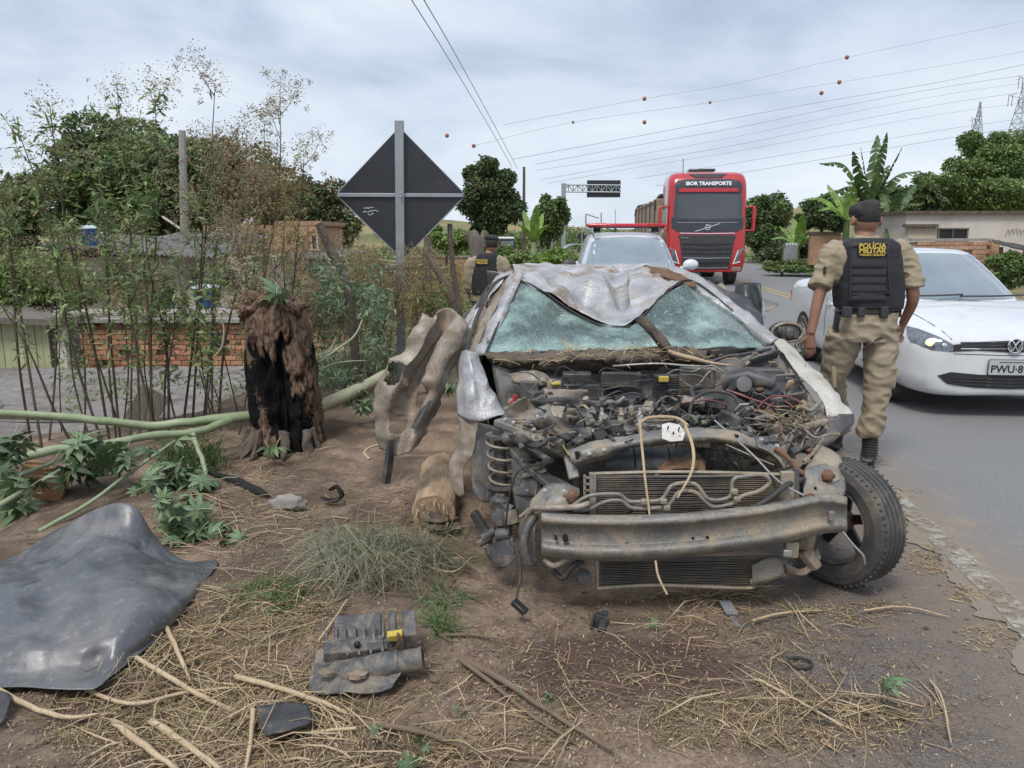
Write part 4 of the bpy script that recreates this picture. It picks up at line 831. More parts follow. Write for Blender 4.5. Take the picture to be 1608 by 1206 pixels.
tubeo('brake_hose', [(1322, 834, 3.05), (1340, 856, 3.04), (1355, 872, 3.04), (1358, 886, 3.05)], .0055, M['alu'], wk)
# right corner brackets
sheet('wing_bracket', [[(1262, 740, 3.25), (1290, 728, 3.28), (1318, 738, 3.3)], [(1262, 765, 3.18), (1292, 762, 3.18), (1326, 758, 3.24)], [(1262, 790, 3.12), (1295, 790, 3.12), (1326, 780, 3.18)]], M['steel'], wk, 7, 7, wr=.012, wsc=12, crease=.014, csc=8, holes=[(.3, .55, .05, .05)])
sheet('wing_bracket', [[(1262, 742, 3.3), (1275, 722, 3.36), (1290, 700, 3.42)], [(1280, 752, 3.22), (1296, 735, 3.28), (1312, 712, 3.4)], [(1304, 760, 3.2), (1322, 752, 3.26), (1330, 742, 3.34)]], M['beige'], wk, 6, 6, wr=.014, crease=.012)
tubeo('apron_tube', [(1225, 722, 3.3), (1238, 690, 3.4), (1262, 672, 3.5), (1298, 662, 3.55)], [.02, .018, .018, .02], M['silver_dirty'], wk, 8)
tubeo('apron_tube', [(1240, 712, 3.34), (1262, 700, 3.42), (1282, 690, 3.5), (1300, 668, 3.6)], .02, M['dark_steel'], wk, 8)
tubeo('apron_tube', [(1300, 664, 3.55), (1285, 700, 3.42), (1262, 725, 3.32)], .009, M['beige'], wk, 6)
b = MB(); b.ball(W(1300, 748, 3.2), (.028, .024, .026), 10, 7, jit=.6); b.build('rust_lump', M['rust'], wk)
b = MB(); b.tube([W(1275, 800, 3.12), W(1262, 862, 3.1)], [.045, .04], 6); b.tube([W(1262, 862, 3.1), W(1282, 892, 3.08)], [.04, .03], 6); b.build('chassis_leg', M['silver_dirty'], wk, bevel=.006)
sheet('splash_guard', [[(1230, 885, 3.1), (1262, 892, 3.08), (1284, 860, 3.1)], [(1232, 900, 3.1), (1266, 902, 3.06), (1290, 876, 3.1)]], M['silver_dirty'], wk, 6, 5, wr=.01)
sheet('radiator_end_cover', [[(1180, 888, 3.04), (1205, 876, 3.04), (1228, 874, 3.06)], [(1182, 918, 3.03), (1205, 914, 3.03), (1232, 904, 3.04)]], M['fin'], wk, 6, 5, wr=.004)
tubeo('drive_shaft', [(1180, 760, 3.6), (1240, 800, 3.5), (1290, 815, 3.42)], .022, M['rust'], wk, 10)
# engine and what is round it
def ebox(nm, px, py, Y, d, m, rz=0, rx=0, bev=.008, jit=.006):
    b = MB(); b.box(W(px, py, Y), d, Matrix.Rotation(rz, 3, 'Z') @ Matrix.Rotation(rx, 3, 'X'))
    return b.build(nm, M[m], wk, bevel=bev)
ebox('engine_block', 985, 715, 3.75, (.52, .36, .42), 'dark_steel')
ebox('cylinder_head', 985, 662, 3.76, (.46, .20, .07), 'alu', .05)
ebox('gearbox', 1150, 720, 3.75, (.38, .36, .30), 'dark_steel', .2)
ebox('battery_tray', 1120, 660, 3.85, (.22, .22, .06), 'dark_steel', -.2)
b = MB(); q = W(1045, 612, 3.95); b.box(q, (.13, .05, .16))
for k in range(13): b.box(q + Vector((0, -.03, -.07 + k * .0118)), (.125, .02, .005))
ecu = b.build('engine_computer', M['plastic'], wk); b = MB(); b.box(W(1042, 595, 3.88), (.05, .025, .028)); b.build('yellow_connector', M['yellow'], ecu, bevel=.003); b = MB(); b.box(W(1046, 622, 3.9), (.03, .008, .012)); b.build('connector_tag', M['beige'], ecu)
ebox('brake_reservoir', 870, 612, 4.0, (.075, .05, .11), 'beige', .1); ebox('reservoir_cap', 872, 602, 3.98, (.05, .05, .02), 'yellow', .1)
ebox('relay_box', 897, 620, 4.0, (.10, .08, .13), 'blk'); b = MB(); b.tube([W(893, 604, 3.97), W(893, 598, 3.96), W(903, 598, 3.96), W(903, 604, 3.97)], .004, 6); b.build('relay_handle', M['blk'], wk)
ebox('air_box', 1215, 612, 4.0, (.30, .2, .07), 'plastic', .1, .3)
b = MB(); b.tube([W(1135, 600, 4.05), W(1175, 592, 4.0), W(1215, 604, 3.95)], [.05, .055, .045], 16); b.build('air_intake', M['plastic'], wk)
b = MB()
for k in range(6): b.tube([W(1150 + k * 5, 606 + k * 3, 3.92), W(1153 + k * 5, 608 + k * 3, 3.92)], .045 - .002 * k, 14)
b.build('intake_bellows', M['rubber'], wk)
b = MB(); b.lathe([(.03, 0), (.04, .01), (.04, .03), (.025, .035)], Matrix.Translation(W(1166, 604, 3.88)) @ Matrix.Rotation(R(75), 4, 'X'), 16); b.build('intake_clamp_ring', M['tarnished'], wk)
ebox('splintered_chip', 1240, 605, 3.85, (.035, .02, .06), 'wood', .3, .4); ebox('rusty_bracket', 1193, 612, 3.9, (.045, .03, .02), 'rust', .6)
ebox('panel_shard', 1160, 645, 3.7, (.055, .01, .13), 'pale_panel', .3, .8); ebox('rusty_box', 1205, 655, 3.7, (.06, .05, .07), 'rust', .4, .5)
b = MB(); b.ball(W(808, 635, 3.95), (.024, .024, .03), 12, 8); b.tube([W(808, 628, 3.94), W(810, 620, 3.94)], .012, 8); b.build('red_fluid_cap', M['red'], wk)
ebox('coil_pack', 850, 640, 3.85, (.10, .06, .05), 'alu', .5, .2); ebox('throttle_body', 838, 624, 3.95, (.06, .06, .07), 'dark_steel', .7)
b = MB(); b.lathe([(.05, 0), (.062, .01), (.062, .06), (.04, .07), (.02, .075)], Matrix.Translation(W(855, 658, 3.72)) @ Matrix.Rotation(R(-30), 4, 'Y'), 18); b.build('alternator', M['alu'], wk)
tubeo('fuel_rail', [(800, 632, 3.98), (850, 636, 3.9)], .024, M['silver_dirty'], wk, 10)
tubeo('fuel_rail', [(888, 670, 3.6), (940, 664, 3.6), (1010, 662, 3.6), (1060, 660, 3.6)], .008, M['dark_steel'], wk, 8)
tubeo('coolant_hose', [(900, 648, 3.75), (915, 636, 3.72), (927, 650, 3.68), (928, 668, 3.66)], .009, M['beige'], wk)
tubeo('coolant_hose', [(880, 655, 3.75), (882, 670, 3.66), (905, 680, 3.6), (930, 676, 3.55), (960, 670, 3.55)], .010, M['rubber'], wk)
tubeo('coolant_hose', [(1100, 608, 4.0), (1085, 612, 3.9), (1090, 628, 3.85), (1078, 645, 3.8)], .014, M['rubber'], wk)
for k, px in enumerate((945, 975, 1005)):
    b = MB(); b.tube([W(px, 650, 3.66), W(px, 664, 3.62)], [.016, .020], 10); b.tube([W(px, 640, 3.67), W(px, 652, 3.66)], .009, 8); b.build('fuel_injector', M['alu'] if k != 1 else M['beige'], wk)
ebox('injector_block', 991, 645, 3.68, (.025, .025, .05), 'silver_dirty'); ebox('injector_block', 1011, 646, 3.68, (.022, .022, .045), 'silver_dirty')
ebox('belt_cover', 1232, 650, 3.75, (.14, .05, .16), 'plastic', .4); ebox('fuse_box', 1110, 632, 3.9, (.16, .12, .08), 'plastic', -.2)
tubeo('wiring_loom', [(960, 640, 3.8), (975, 622, 3.8), (1000, 618, 3.78), (1022, 632, 3.76), (1020, 650, 3.7)], .006, M['rubber'], wk)
tubeo('wiring_loom', [(1080, 662, 3.6), (1090, 628, 3.72), (1120, 614, 3.8), (1152, 622, 3.78), (1162, 640, 3.7)], .009, M['rubber'], wk)
for a in ([(1180, 652, 3.7), (1205, 626, 3.74), (1235, 622, 3.74), (1258, 632, 3.7)], [(1195, 655, 3.68), (1212, 634, 3.72), (1232, 630, 3.72), (1246, 640, 3.68)], [(1140, 612, 3.85), (1170, 622, 3.8), (1190, 638, 3.74)], [(1075, 632, 3.72), (1110, 628, 3.7), (1140, 634, 3.72)], [(1150, 616, 3.8), (1185, 628, 3.76), (1222, 640, 3.7)]): tubeo('red_wire', a, .0042, M['red_wire'], wk, 6)
rr_ = random.Random(11)
mats_ = ['dark_steel', 'steel', 'plastic', 'rubber', 'silver_dirty', 'dark_steel', 'plastic', 'rubber', 'dark_steel', 'steel', 'rust', 'beige']
def bayY(y): return 4.12 - (y - 590) / 110 * .8
for k in range(80):
    px, py = rr_.uniform(805, 1262), rr_.uniform(630, 702)
    if px > 1040 and py > 685 and px < 1180: continue
    Y0 = bayY(py); L_ = rr_.uniform(15, 60); a = rr_.uniform(-.9, .9)
    pts = [(px + t * L_ * math.cos(a), py + t * L_ * math.sin(a) * .5 + rr_.uniform(-9, 9), Y0 - t * .05 + rr_.uniform(-.05, .05)) for t in (0, .33, .66, 1)]
    tubeo('hose', pts, rr_.choice([.003, .004, .006, .008, .011]), M[rr_.choice(mats_)], wk, 7, sub=4)
for k in range(48):
    px, py = rr_.uniform(805, 1255), rr_.uniform(628, 700)
    if 1030 < px < 1090 and py > 660: continue
    b = MB(); s_ = rr_.uniform(.015, .065)
    b.box(W(px, py, bayY(py) + .04), (s_ * rr_.uniform(.6, 2), s_ * rr_.uniform(.5, 1.4), s_ * rr_.uniform(.4, 1.5)), Matrix.Rotation(rr_.uniform(-1, 1), 3, 'Z') @ Matrix.Rotation(rr_.uniform(-.8, .8), 3, 'X'))
    if rr_.random() < .5: b.tube([W(px, py, bayY(py)), W(px + rr_.uniform(-14, 14), py - rr_.uniform(4, 14), bayY(py) - .02)], rr_.uniform(.006, .02), 8)
    b.build('engine_bracket', M[rr_.choice(mats_)], wk, bevel=.003)
for k in range(70):   # thin loose wires and small pipes in a tangle
    px, py = rr_.uniform(800, 1240), rr_.uniform(585, 695); Y0 = bayY(max(py, 600)) + .02; L_ = rr_.uniform(40, 120)
    pts = [(px + t * L_ + rr_.uniform(-14, 14), py + rr_.uniform(-16, 16), Y0 + rr_.uniform(-.07, .03)) for t in (0, .25, .5, .75, 1)]
    tubeo('loose_wire', [(min(x, 1265), min(y, 702), Y) for x, y, Y in pts], rr_.choice([.0018, .0024, .0032, .0045]), M[rr_.choice(['rubber', 'plastic', 'dark_steel', 'rubber', 'steel', 'silver_dirty'])], wk, 5, sub=4)
for px, py, Y, d, m_ in ((905, 600, 4.2, (.16, .05, .12), 'dark_steel'), (975, 596, 4.2, (.22, .04, .09), 'dark_steel'), (1095, 592, 4.18, (.2, .05, .12), 'steel'), (832, 612, 4.12, (.10, .08, .10), 'dark_steel'), (990, 632, 3.98, (.18, .08, .07), 'plastic'), (930, 618, 4.05, (.09, .06, .10), 'rubber'), (1200, 588, 4.12, (.2, .08, .07), 'dark_steel')):
    ebox('heater_housing', px, py, Y, d, m_, rr_.uniform(-.2, .2), rr_.uniform(-.3, .3))
ebox('valve_cover', 985, 655, 3.74, (.40, .14, .06), 'dark_steel', .04, .1)
for k in range(34):
    px, py = rr_.uniform(810, 1255), rr_.uniform(620, 700)
    if 1030 < px < 1090 and py > 655: continue
    a, s_ = rr_.uniform(0, 3.1), rr_.uniform(8, 42); Y0 = bayY(py)
    sheet('scrap_metal', [[(px + (u * math.cos(a) - w * .5 * math.sin(a)) * s_, py + (u * math.sin(a) * .6 + w * .5 * math.cos(a)) * s_, Y0 + rr_.uniform(-.05, .05)) for u in (-1, -.3, .4, 1)] for w in (-1, 0, 1)], M[rr_.choice(['steel', 'dark_steel', 'silver_dirty', 'plastic', 'dark_steel', 'steel'])], wk, 3, 3, wr=.006, wsc=30, crease=.012, csc=18, seed=k, ragged=.004, smooth=30)
for k in range(12):
    px, py = rr_.uniform(830, 1240), rr_.uniform(620, 690); bolt(px, py, bayY(py) - .03, rr_.uniform(.006, .01), wk, rr_.choice(['alu', 'rust', 'steel']))
for k in range(16):   # small stuff between the strut tower and the slam panel on both corners
    px, py = rr_.choice([(rr_.uniform(800, 850), rr_.uniform(700, 780)), (rr_.uniform(1222, 1300), rr_.uniform(665, 735)), (rr_.uniform(1110, 1240), rr_.uniform(712, 742))])
    pts = [(px + rr_.uniform(-20, 20), py + rr_.uniform(-12, 12), 3.38 + rr_.uniform(-.06, .1)) for _ in range(4)]
    tubeo('cable', pts, rr_.choice([.003, .005, .009, .012]), M[rr_.choice(mats_)], wk, 6)
# ------------------------------------------------------------------ projecting trim, glass and lamps onto bodies
def bvh_of(objs):
    vs = []; fs = []
    for o in objs:
        mxw = wmx(o); b = len(vs); vs += [mxw @ v.co for v in o.data.vertices]; fs += [tuple(i + b for i in p.vertices) for p in o.data.polygons]
    return BVHTree.FromPolygons(vs, fs)
def inpoly(x, y, P):
    r_ = False; j = len(P) - 1
    for i in range(len(P)):
        if (P[i][1] > y) != (P[j][1] > y) and x < (P[j][0] - P[i][0]) * (y - P[i][1]) / (P[j][1] - P[i][1]) + P[i][0]: r_ = not r_
        j = i
    return r_
def conform(name, bvh, poly, fmx, m, parent, off=.004, step=.08, deep=.012, far=4.0, smooth=40):
    """a thin piece of glass or trim lying on a body; poly is in the frame's x,z, shot along the frame's +y"""
    P = []
    for i in range(len(poly)):
        a, b = poly[i], poly[(i + 1) % len(poly)]; L_ = math.dist(a, b); n = max(1, int(L_ / step))
        P += [(a[0] + (b[0] - a[0]) * k / n, a[1] + (b[1] - a[1]) * k / n) for k in range(n)]
    x0, x1 = min(p[0] for p in P), max(p[0] for p in P); y0, y1 = min(p[1] for p in P), max(p[1] for p in P)
    Q = list(P)
    gx = np.arange(x0 + step / 2, x1, step); gy = np.arange(y0 + step / 2, y1, step)
    for x in gx:
        for y in gy:
            if inpoly(x, y, P) and min(math.dist((x, y), p) for p in P) > step * .35: Q.append((x, y))
    n = len(P)
    vv, ee, ff, *_r = delaunay_2d_cdt([Vector(q) for q in Q], [(i, (i + 1) % n) for i in range(n)], [], 1, 1e-5)
    d = (fmx.to_3x3() @ Vector((0, 1, 0))).normalized(); top = []; bot = []; last = None
    for v in vv:
        o_ = fmx @ Vector((v.x, -far / 2, v.y)); h, nn, _, _ = bvh.ray_cast(o_, d, far)
        if h is None:
            k = .94; cxm, cym = (x0 + x1) / 2, (y0 + y1) / 2
            for k in (.98, .95, .9, .8):
                h, nn, _, _ = bvh.ray_cast(fmx @ Vector((cxm + (v.x - cxm) * k, -far / 2, cym + (v.y - cym) * k)), d, far)
                if h is not None: break
        if h is None: h = last or (o_ + d * far / 2); nn = -d
        if nn.dot(d) > 0: nn = -nn
        last = h; top.append(h + nn * off); bot.append(h - nn * deep)
    fs = [tuple(f) for f in ff]; N = len(top)
    cnt = {}
    for f in fs:
        for i in range(len(f)):
            e = (f[i], f[(i + 1) % len(f)]); cnt[e] = 1
    for (a, b) in list(cnt):
        if (b, a) not in cnt: fs.append((b, a, a + N, b + N))
    return mesh_obj(name, [tuple(v) for v in top + bot], fs, m, parent, smooth)
def rrect(x0, z0, x1, z1, r=.02, n=4):
    out_ = []
    for cx, cz, a0 in ((x1 - r, z1 - r, 0), (x0 + r, z1 - r, 90), (x0 + r, z0 + r, 180), (x1 - r, z0 + r, 270)):
        for k in range(n + 1): a = R(a0 + 90 * k / n); out_.append((cx + r * math.cos(a), cz + r * math.sin(a)))
    return out_
def text_on(name, s, size, mx, m, parent, bold=0, ext=.0015, align='CENTER', sx=1.0):
    cu = bpy.data.curves.new(name, 'FONT'); cu.body = s; cu.size = size; cu.align_x = align; cu.align_y = 'CENTER'; cu.extrude = ext; cu.offset = bold; cu.resolution_u = 2
    t = bpy.data.objects.new(name, cu); COL.objects.link(t)
    bpy.context.view_layer.update(); me = bpy.data.meshes.new_from_object(t.evaluated_get(bpy.context.evaluated_depsgraph_get()))
    V_ = [(mx @ Vector((v.co.x * sx, v.co.y, v.co.z))) for v in me.vertices]; F_ = [tuple(p.vertices) for p in me.polygons]
    bpy.data.objects.remove(t); bpy.data.curves.remove(cu); bpy.data.meshes.remove(me)
    return mesh_obj(name, [tuple(v) for v in V_], F_, m, parent, 0)
def shell(st, nseg=7, sub=4):
    """car body: st = list of (y, [(x,z) half profile from bottom centre to top centre])"""
    rs = []
    for y, half in st:
        full = [Vector((x, y, z)) for x, z in half] + [Vector((-x, y, z)) for x, z in half[::-1][1:-1]]
        rs.append(full)
    # smooth along the length
    n = len(rs[0]); cols_ = [catmull([r[k] for r in rs], sub) for k in range(n)]
    L = len(cols_[0]); rings = []
    for i in range(L):
        ring = [cols_[k][i] for k in range(n)]
        P = ring; out_ = []
        for k in range(n):
            a, b, c, d = P[k - 1], P[k], P[(k + 1) % n], P[(k + 2) % n]
            for q in range(3):
                t = q / 3; out_.append(cr1(a, b, c, d, t))
        rings.append(out_)
    return rings
def sedan(root, mxw, st, gh, paint, sub=4):
    b = MB(); rs = shell(st, sub=sub); b.rings([[mxw @ v for v in r] for r in rs]); body = b.build('body', paint, root, 50)
    g = MB(); rr = []
    for z, yf, yr, hw in gh:
        ring = []; n = 40
        for k in range(n):
            a = 2 * math.pi * k / n; ca, sa = math.cos(a), math.sin(a); p = 5.0
            rx = abs(ca) ** (2 / p) * math.copysign(1, ca); ry = abs(sa) ** (2 / p) * math.copysign(1, sa)
            bow = .10 * (1 - abs(rx) ** 2) * (1 if ry < 0 else -1)
            ring.append(mxw @ Vector((rx * hw, (yf + yr) / 2 + ry * (yr - yf) / 2 - bow * (abs(ry) > .9), z)))
        rr.append(ring)
    g.rings(rr); cabin = g.build('cabin', paint, root, 50)
    return body, cabin
def wheel(root, c, ax, r=.30, w=.19, spokes=8, nm='wheel'):
    mx = Matrix.Translation(Vector(c)) @ Vector(ax).to_track_quat('Z', 'Y').to_matrix().to_4x4()
    b = MB(); b.lathe([(r * .62, -w / 2), (r * .9, -w / 2 - .005), (r, -w / 2 + .02), (r, w / 2 - .02), (r * .9, w / 2 + .005), (r * .62, w / 2)], mx, 32); o = b.build(nm, M['tyre'], root)
    b = MB(); b.lathe([(0, w / 2 - .03), (r * .5, w / 2 - .04), (r * .6, w / 2 + .004), (r * .66, w / 2 + .01), (r * .66, w / 2 - .01)], mx, 28, caps=False)
    for k in range(spokes):
        a = 2 * math.pi * k / spokes; b.bar(mx @ Vector((.03 * math.cos(a), .03 * math.sin(a), w / 2)), mx @ Vector((r * .6 * math.cos(a), r * .6 * math.sin(a), w / 2 - .004)), r * .13, .02, mx.to_3x3() @ Vector((0, 0, 1)))
    b.build('hubcap', M['alu'], o); return o
# ---- white saloon, passing
vx, vy, vrz = 4.36, 6.60, R(-4.5)
vw = thing('parked_car', 'white saloon car with lit headlights passing beside the walking policeman', 'car', (vx, vy, 0), vrz); vw.name = 'white_car'
WM[vw.name] = Matrix.Translation((vx, vy, 0)) @ Matrix.Rotation(vrz, 4, 'Z')
VM = WM[vw.name]
def half(w, zb, zt, zs, wd, crown=.02):
    return [(0, zb), (w * .80, zb), (w * .97, zb + .10), (w, zb + (zs - zb) * .5), (w * .985, zs), (wd, zt), (wd * .5, zt + crown), (0, zt + crown * 1.3)]
st = [(-.02, half(.42, .26, .62, .56, .35)), (.0, half(.60, .22, .68, .60, .52)), (.08, half(.72, .20, .735, .64, .60)), (.28, half(.79, .19, .80, .70, .66)), (.62, half(.815, .20, .875, .77, .70)), (1.05, half(.825, .20, .945, .86, .74)), (1.6, half(.828, .20, .955, .90, .76)),
      (2.6, half(.828, .20, .96, .92, .76)), (3.4, half(.825, .20, .985, .93, .72)), (3.95, half(.80, .22, 1.01, .92, .66)), (4.18, half(.74, .26, .98, .85, .60)), (4.24, half(.66, .32, .90, .76, .52))]
gh = [(.90, 1.02, 3.72, .775), (.97, 1.08, 3.66, .765), (1.15, 1.38, 3.42, .69), (1.33, 1.70, 3.14, .61), (1.415, 1.88, 2.98, .555), (1.445, 2.02, 2.84, .50), (1.462, 2.3, 2.6, .28)]
body, cabin = sedan(vw, VM, st, gh, M['white'])
bv = bvh_of([body, cabin])
FR = VM
def Cf(nm, poly, m, off=.004, parent=vw, **k): return conform(nm, bv, poly, FR, M[m] if isinstance(m, str) else m, parent, off, **k)
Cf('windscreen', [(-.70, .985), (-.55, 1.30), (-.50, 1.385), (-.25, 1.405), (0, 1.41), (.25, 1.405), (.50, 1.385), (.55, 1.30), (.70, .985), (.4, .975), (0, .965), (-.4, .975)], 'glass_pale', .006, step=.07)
Cf('grille', [(-.30, .615), (-.52, .60), (-.50, .66), (-.32, .685), (0, .70), (.32, .685), (.50, .66), (.52, .60), (.30, .615), (0, .60)], 'blk', .006, step=.05)
for z in (.63, .655, .68): Cf('grille_bar', [(-.44, z - .006), (-.44, z + .002), (0, z + .008), (.44, z + .002), (.44, z - .006), (0, z)], 'chrome' if z == .63 else 'plastic', .012, step=.06)
Cf('lower_intake', [(-.60, .385), (-.52, .315), (-.30, .285), (0, .275), (.30, .285), (.52, .315), (.60, .385), (.50, .42), (.25, .40), (0, .395), (-.25, .40), (-.50, .42)], 'blk', .008, step=.05)
for k in range(3): Cf('intake_slat', [(-.48, .315 + k * .028), (0, .30 + k * .028), (.48, .315 + k * .028), (.48, .322 + k * .028), (0, .307 + k * .028), (-.48, .322 + k * .028)], 'plastic', .016, step=.07)
lampglass = mat('headlamp_housing', (.10, .11, .13), (.22, .24, .27), sc=30, rough=.1, metal=.5, coat=1)
glow = mat('lit_headlamp_bulb', (1, .75, .4), rough=.3); pb = glow.node_tree.nodes['Principled BSDF']; pb.inputs['Emission Color'].default_value = (1, .66, .30, 1); pb.inputs['Emission Strength'].default_value = 1.1
for s in (-1, 1):
    hl = Cf('headlight', [(s * x, z) for x, z in ((.50, .605), (.50, .66), (.60, .72), (.70, .765), (.755, .78), (.775, .70), (.765, .655), (.66, .61))], lampglass, .008, step=.04)
    c = VM @ Vector((s * .655, .105, .675)); h, n_, _, _ = bv.ray_cast(VM @ Vector((s * .655, -1, .675)), VM.to_3x3() @ Vector((0, 1, 0)))
    b = MB(); b.ball(h - Vector((0, .006, 0)), (.062, .014, .036), 16, 8); b.build('lamp_reflector', glow, hl)
    h, n_, _, _ = bv.ray_cast(VM @ Vector((s * .57, -1, .65)), VM.to_3x3() @ Vector((0, 1, 0))); b = MB(); b.ball(h - Vector((0, .006, 0)), (.028, .012, .026), 12, 6); b.build('indicator', M['chrome'], hl)
for s in (-1, 1):
    Cf('bonnet_gap', [(s * .50, .705), (s * .60, .86), (s * .69, .955), (s * .697, .955), (s * .608, .855), (s * .507, .70)], 'blk', .002, step=.05, deep=.004)
Cf('bumper_gap', [(-.49, .585), (0, .575), (.49, .585), (.49, .579), (0, .569), (-.49, .579)], 'blk', .002, step=.05, deep=.004)
# round badge with V over W
h, n_, _, _ = bv.ray_cast(VM @ Vector((0, -1, .66)), VM.to_3x3() @ Vector((0, 1, 0)))
bc = h + Vector((0, -.022, .0)); bmx = Matrix.Translation(bc) @ VM.to_3x3().to_4x4() @ Matrix.Rotation(R(90), 4, 'X')
b = MB(); b.lathe([(0, -.01), (.062, -.01), (.062, .0), (0, .0)], bmx, 28, caps=False); bd = b.build('badge', M['blk'], vw)
b = MB(); b.tube([bmx @ Vector((.060 * math.cos(a), .060 * math.sin(a), .003)) for a in [2 * math.pi * k / 28 for k in range(28)]], .0065, 6, 1, closed=True)
for pl in ([(-.030, .050), (0, .006), (.030, .050)], [(-.052, .022), (-.024, -.046), (0, .0), (.024, -.046), (.052, .022)]):
    for a, c in zip(pl, pl[1:]): b.bar(bmx @ Vector((*a, .004)), bmx @ Vector((*c, .004)), .010, .005, n_)
b.build('badge_emblem', M['chrome'], bd)
h, n_, _, _ = bv.ray_cast(VM @ Vector((0, -1, .47)), VM.to_3x3() @ Vector((0, 1, 0)))
pm = Matrix.Translation(h + Vector((0, -.022, 0))) @ VM.to_3x3().to_4x4() @ Matrix.Rotation(R(90), 4, 'X')
b = MB(); b.prism(rrect(-.20, -.065, .20, .065, .012), pm, .006); pl_ = b.build('number_plate', M['plate'], vw)
b = MB(); b.prism(rrect(-.205, -.07, .205, .07, .014), pm @ Matrix.Translation((0, 0, -.004)), .004); b.build('plate_frame', M['blk'], pl_)
text_on('plate_text', 'PWU·89', .092, pm @ Matrix.Translation((-.186, -.016, .0075)), M['blk_print'], pl_, .0015, align='LEFT', sx=.98)
b = MB(); b.bar(pm @ Vector((-.12, .046, .0075)), pm @ Vector((.12, .046, .0075)), .006, .001, (0, -1, 0)); b.build('plate_strip', M['blk_print'], pl_)
for s in (-1, 1):
    b = MB()
    pts = [VM @ Vector((x + s * .0, y, z)) for x, y, z in ((-.62 if s < 0 else -.02, 1.02, 1.0), (-.3 if s < 0 else .3, 1.0, 1.005), (.02 if s < 0 else .66, 1.05, 1.015))]
    b.tube([p + Vector((0, -.05, .012)) for p in pts], .009, 6, 4); b.build('wiper', M['blk'], vw)
SF = VM @ Matrix.Translation((0, 0, 0)) @ Matrix.Rotation(R(-90), 4, 'Z')      # shooting from the left side
def Cs(nm, poly, m, off=.004, **k): return conform(nm, bv, [(-y, z) for y, z in poly], SF, M[m], vw, off, **k)
Cs('side_window', [(1.32, 1.0), (1.80, 1.34), (2.36, 1.375), (2.38, 1.0)], 'glass', .004, step=.09)
Cs('side_window', [(2.46, 1.0), (2.44, 1.375), (2.9, 1.33), (3.25, 1.05), (3.22, 1.0)], 'glass', .004, step=.09)
Cs('door_gap', [(2.41, .32), (2.41, 1.0), (2.425, 1.0), (2.425, .32)], 'blk', .002, step=.1); Cs('door_gap', [(1.22, .32), (1.18, .95), (1.195, .95), (1.235, .32)], 'blk', .002, step=.1)
Cs('door_handle', rrect(2.22, .80, 2.38, .83, .012), 'white', .02, step=.05)
for yc in (.80, 3.27):
    Cs('wheel_arch', [(yc + .345 * math.cos(a), .29 + .345 * math.sin(a)) for a in [2 * math.pi * k / 24 for k in range(24)] if .29 + .345 * math.sin(a) > .205], 'opening', .003, step=.08)
    for s in (-1, 1): wheel(vw, VM @ Vector((s * .745, yc, .295)), VM.to_3x3() @ Vector((s, 0, 0)), .295, .19)
Cs('tail_light', [(4.05, .72), (4.0, .86), (4.2, .88), (4.22, .74)], 'lightbar', .006, step=.05)
for s in (-1, 1):
    b = MB(); b.ball(VM @ Vector((s * .90, 1.32, 1.02)), (.10, .05, .065), 12, 8); b.bar(VM @ Vector((s * .80, 1.34, .98)), VM @ Vector((s * .86, 1.33, 1.0)), .05, .03); b.build('door_mirror', M['white'], vw)
# ---- pale silver patrol car behind the wreck
sx0, sy0 = 1.86, 11.3
sv = thing('patrol_car', 'pale silver patrol car with a red light bar on its roof behind the wreck', 'car', (sx0, sy0, 0), R(-3)); SM = WM[sv.name]
st = [(-.02, half(.45, .35, .85, .74, .5)), (.0, half(.66, .30, .92, .80, .62)), (.1, half(.80, .26, 1.0, .86, .70)), (.5, half(.88, .26, 1.04, .92, .76)), (1.1, half(.90, .26, 1.08, 1.0, .80)), (3.3, half(.90, .26, 1.10, 1.02, .80)), (4.2, half(.86, .3, 1.10, 1.0, .76)), (4.32, half(.80, .35, 1.05, .9, .7))]
gh = [(1.04, 1.02, 4.28, .80), (1.12, 1.10, 4.26, .79), (1.35, 1.45, 4.18, .725), (1.52, 1.72, 4.05, .66), (1.60, 1.92, 3.9, .60), (1.635, 2.1, 3.7, .52), (1.655, 2.6, 3.3, .3)]
body, cabin = sedan(sv, SM, st, gh, M['suv']); bv2 = bvh_of([body, cabin])
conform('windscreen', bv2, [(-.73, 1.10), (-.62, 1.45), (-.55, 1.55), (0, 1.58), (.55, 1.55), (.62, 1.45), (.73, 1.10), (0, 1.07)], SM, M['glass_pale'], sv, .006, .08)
conform('grille', bv2, rrect(-.5, .66, .5, .84, .04), SM, M['blk'], sv, .006, .08)
for s in (-1, 1):
    conform('headlight', bv2, [(s * .52, .70), (s * .54, .86), (s * .76, .90), (s * .80, .76), (s * .74, .70)], SM, lampglass, sv, .008, .06)
    b = MB(); b.ball(SM @ Vector((s * 1.0, 1.45, 1.13)), (.13, .07, .09), 14, 8); b.bar(SM @ Vector((s * .84, 1.5, 1.08)), SM @ Vector((s * .93, 1.48, 1.10)), .06, .04); b.build('door_mirror', M['plastic'] if s < 0 else M['suv'], sv)
    b = MB(); b.tube([SM @ Vector((s * .56, 1.95, 1.60)), SM @ Vector((s * .60, 2.1, 1.68)), SM @ Vector((s * .60, 3.7, 1.70)), SM @ Vector((s * .58, 3.95, 1.62))], .022, 8, 5); b.build('roof_rail', M['galv'], sv)
    for yc in (.85, 3.5): wheel(sv, SM @ Vector((s * .80, yc, .33)), SM.to_3x3() @ Vector((s, 0, 0)), .33, .2)
lb = thing('light_bar', 'long red light bar mounted across the roof of the patrol car', 'light bar', tuple(SM @ Vector((0, 2.15, 1.70)))) if False else None
b = MB(); b.box(SM @ Vector((0, 2.25, 1.775)), (1.36, .30, .055)); lbo = b.build('light_bar', M['lightbar'], sv, bevel=.02)
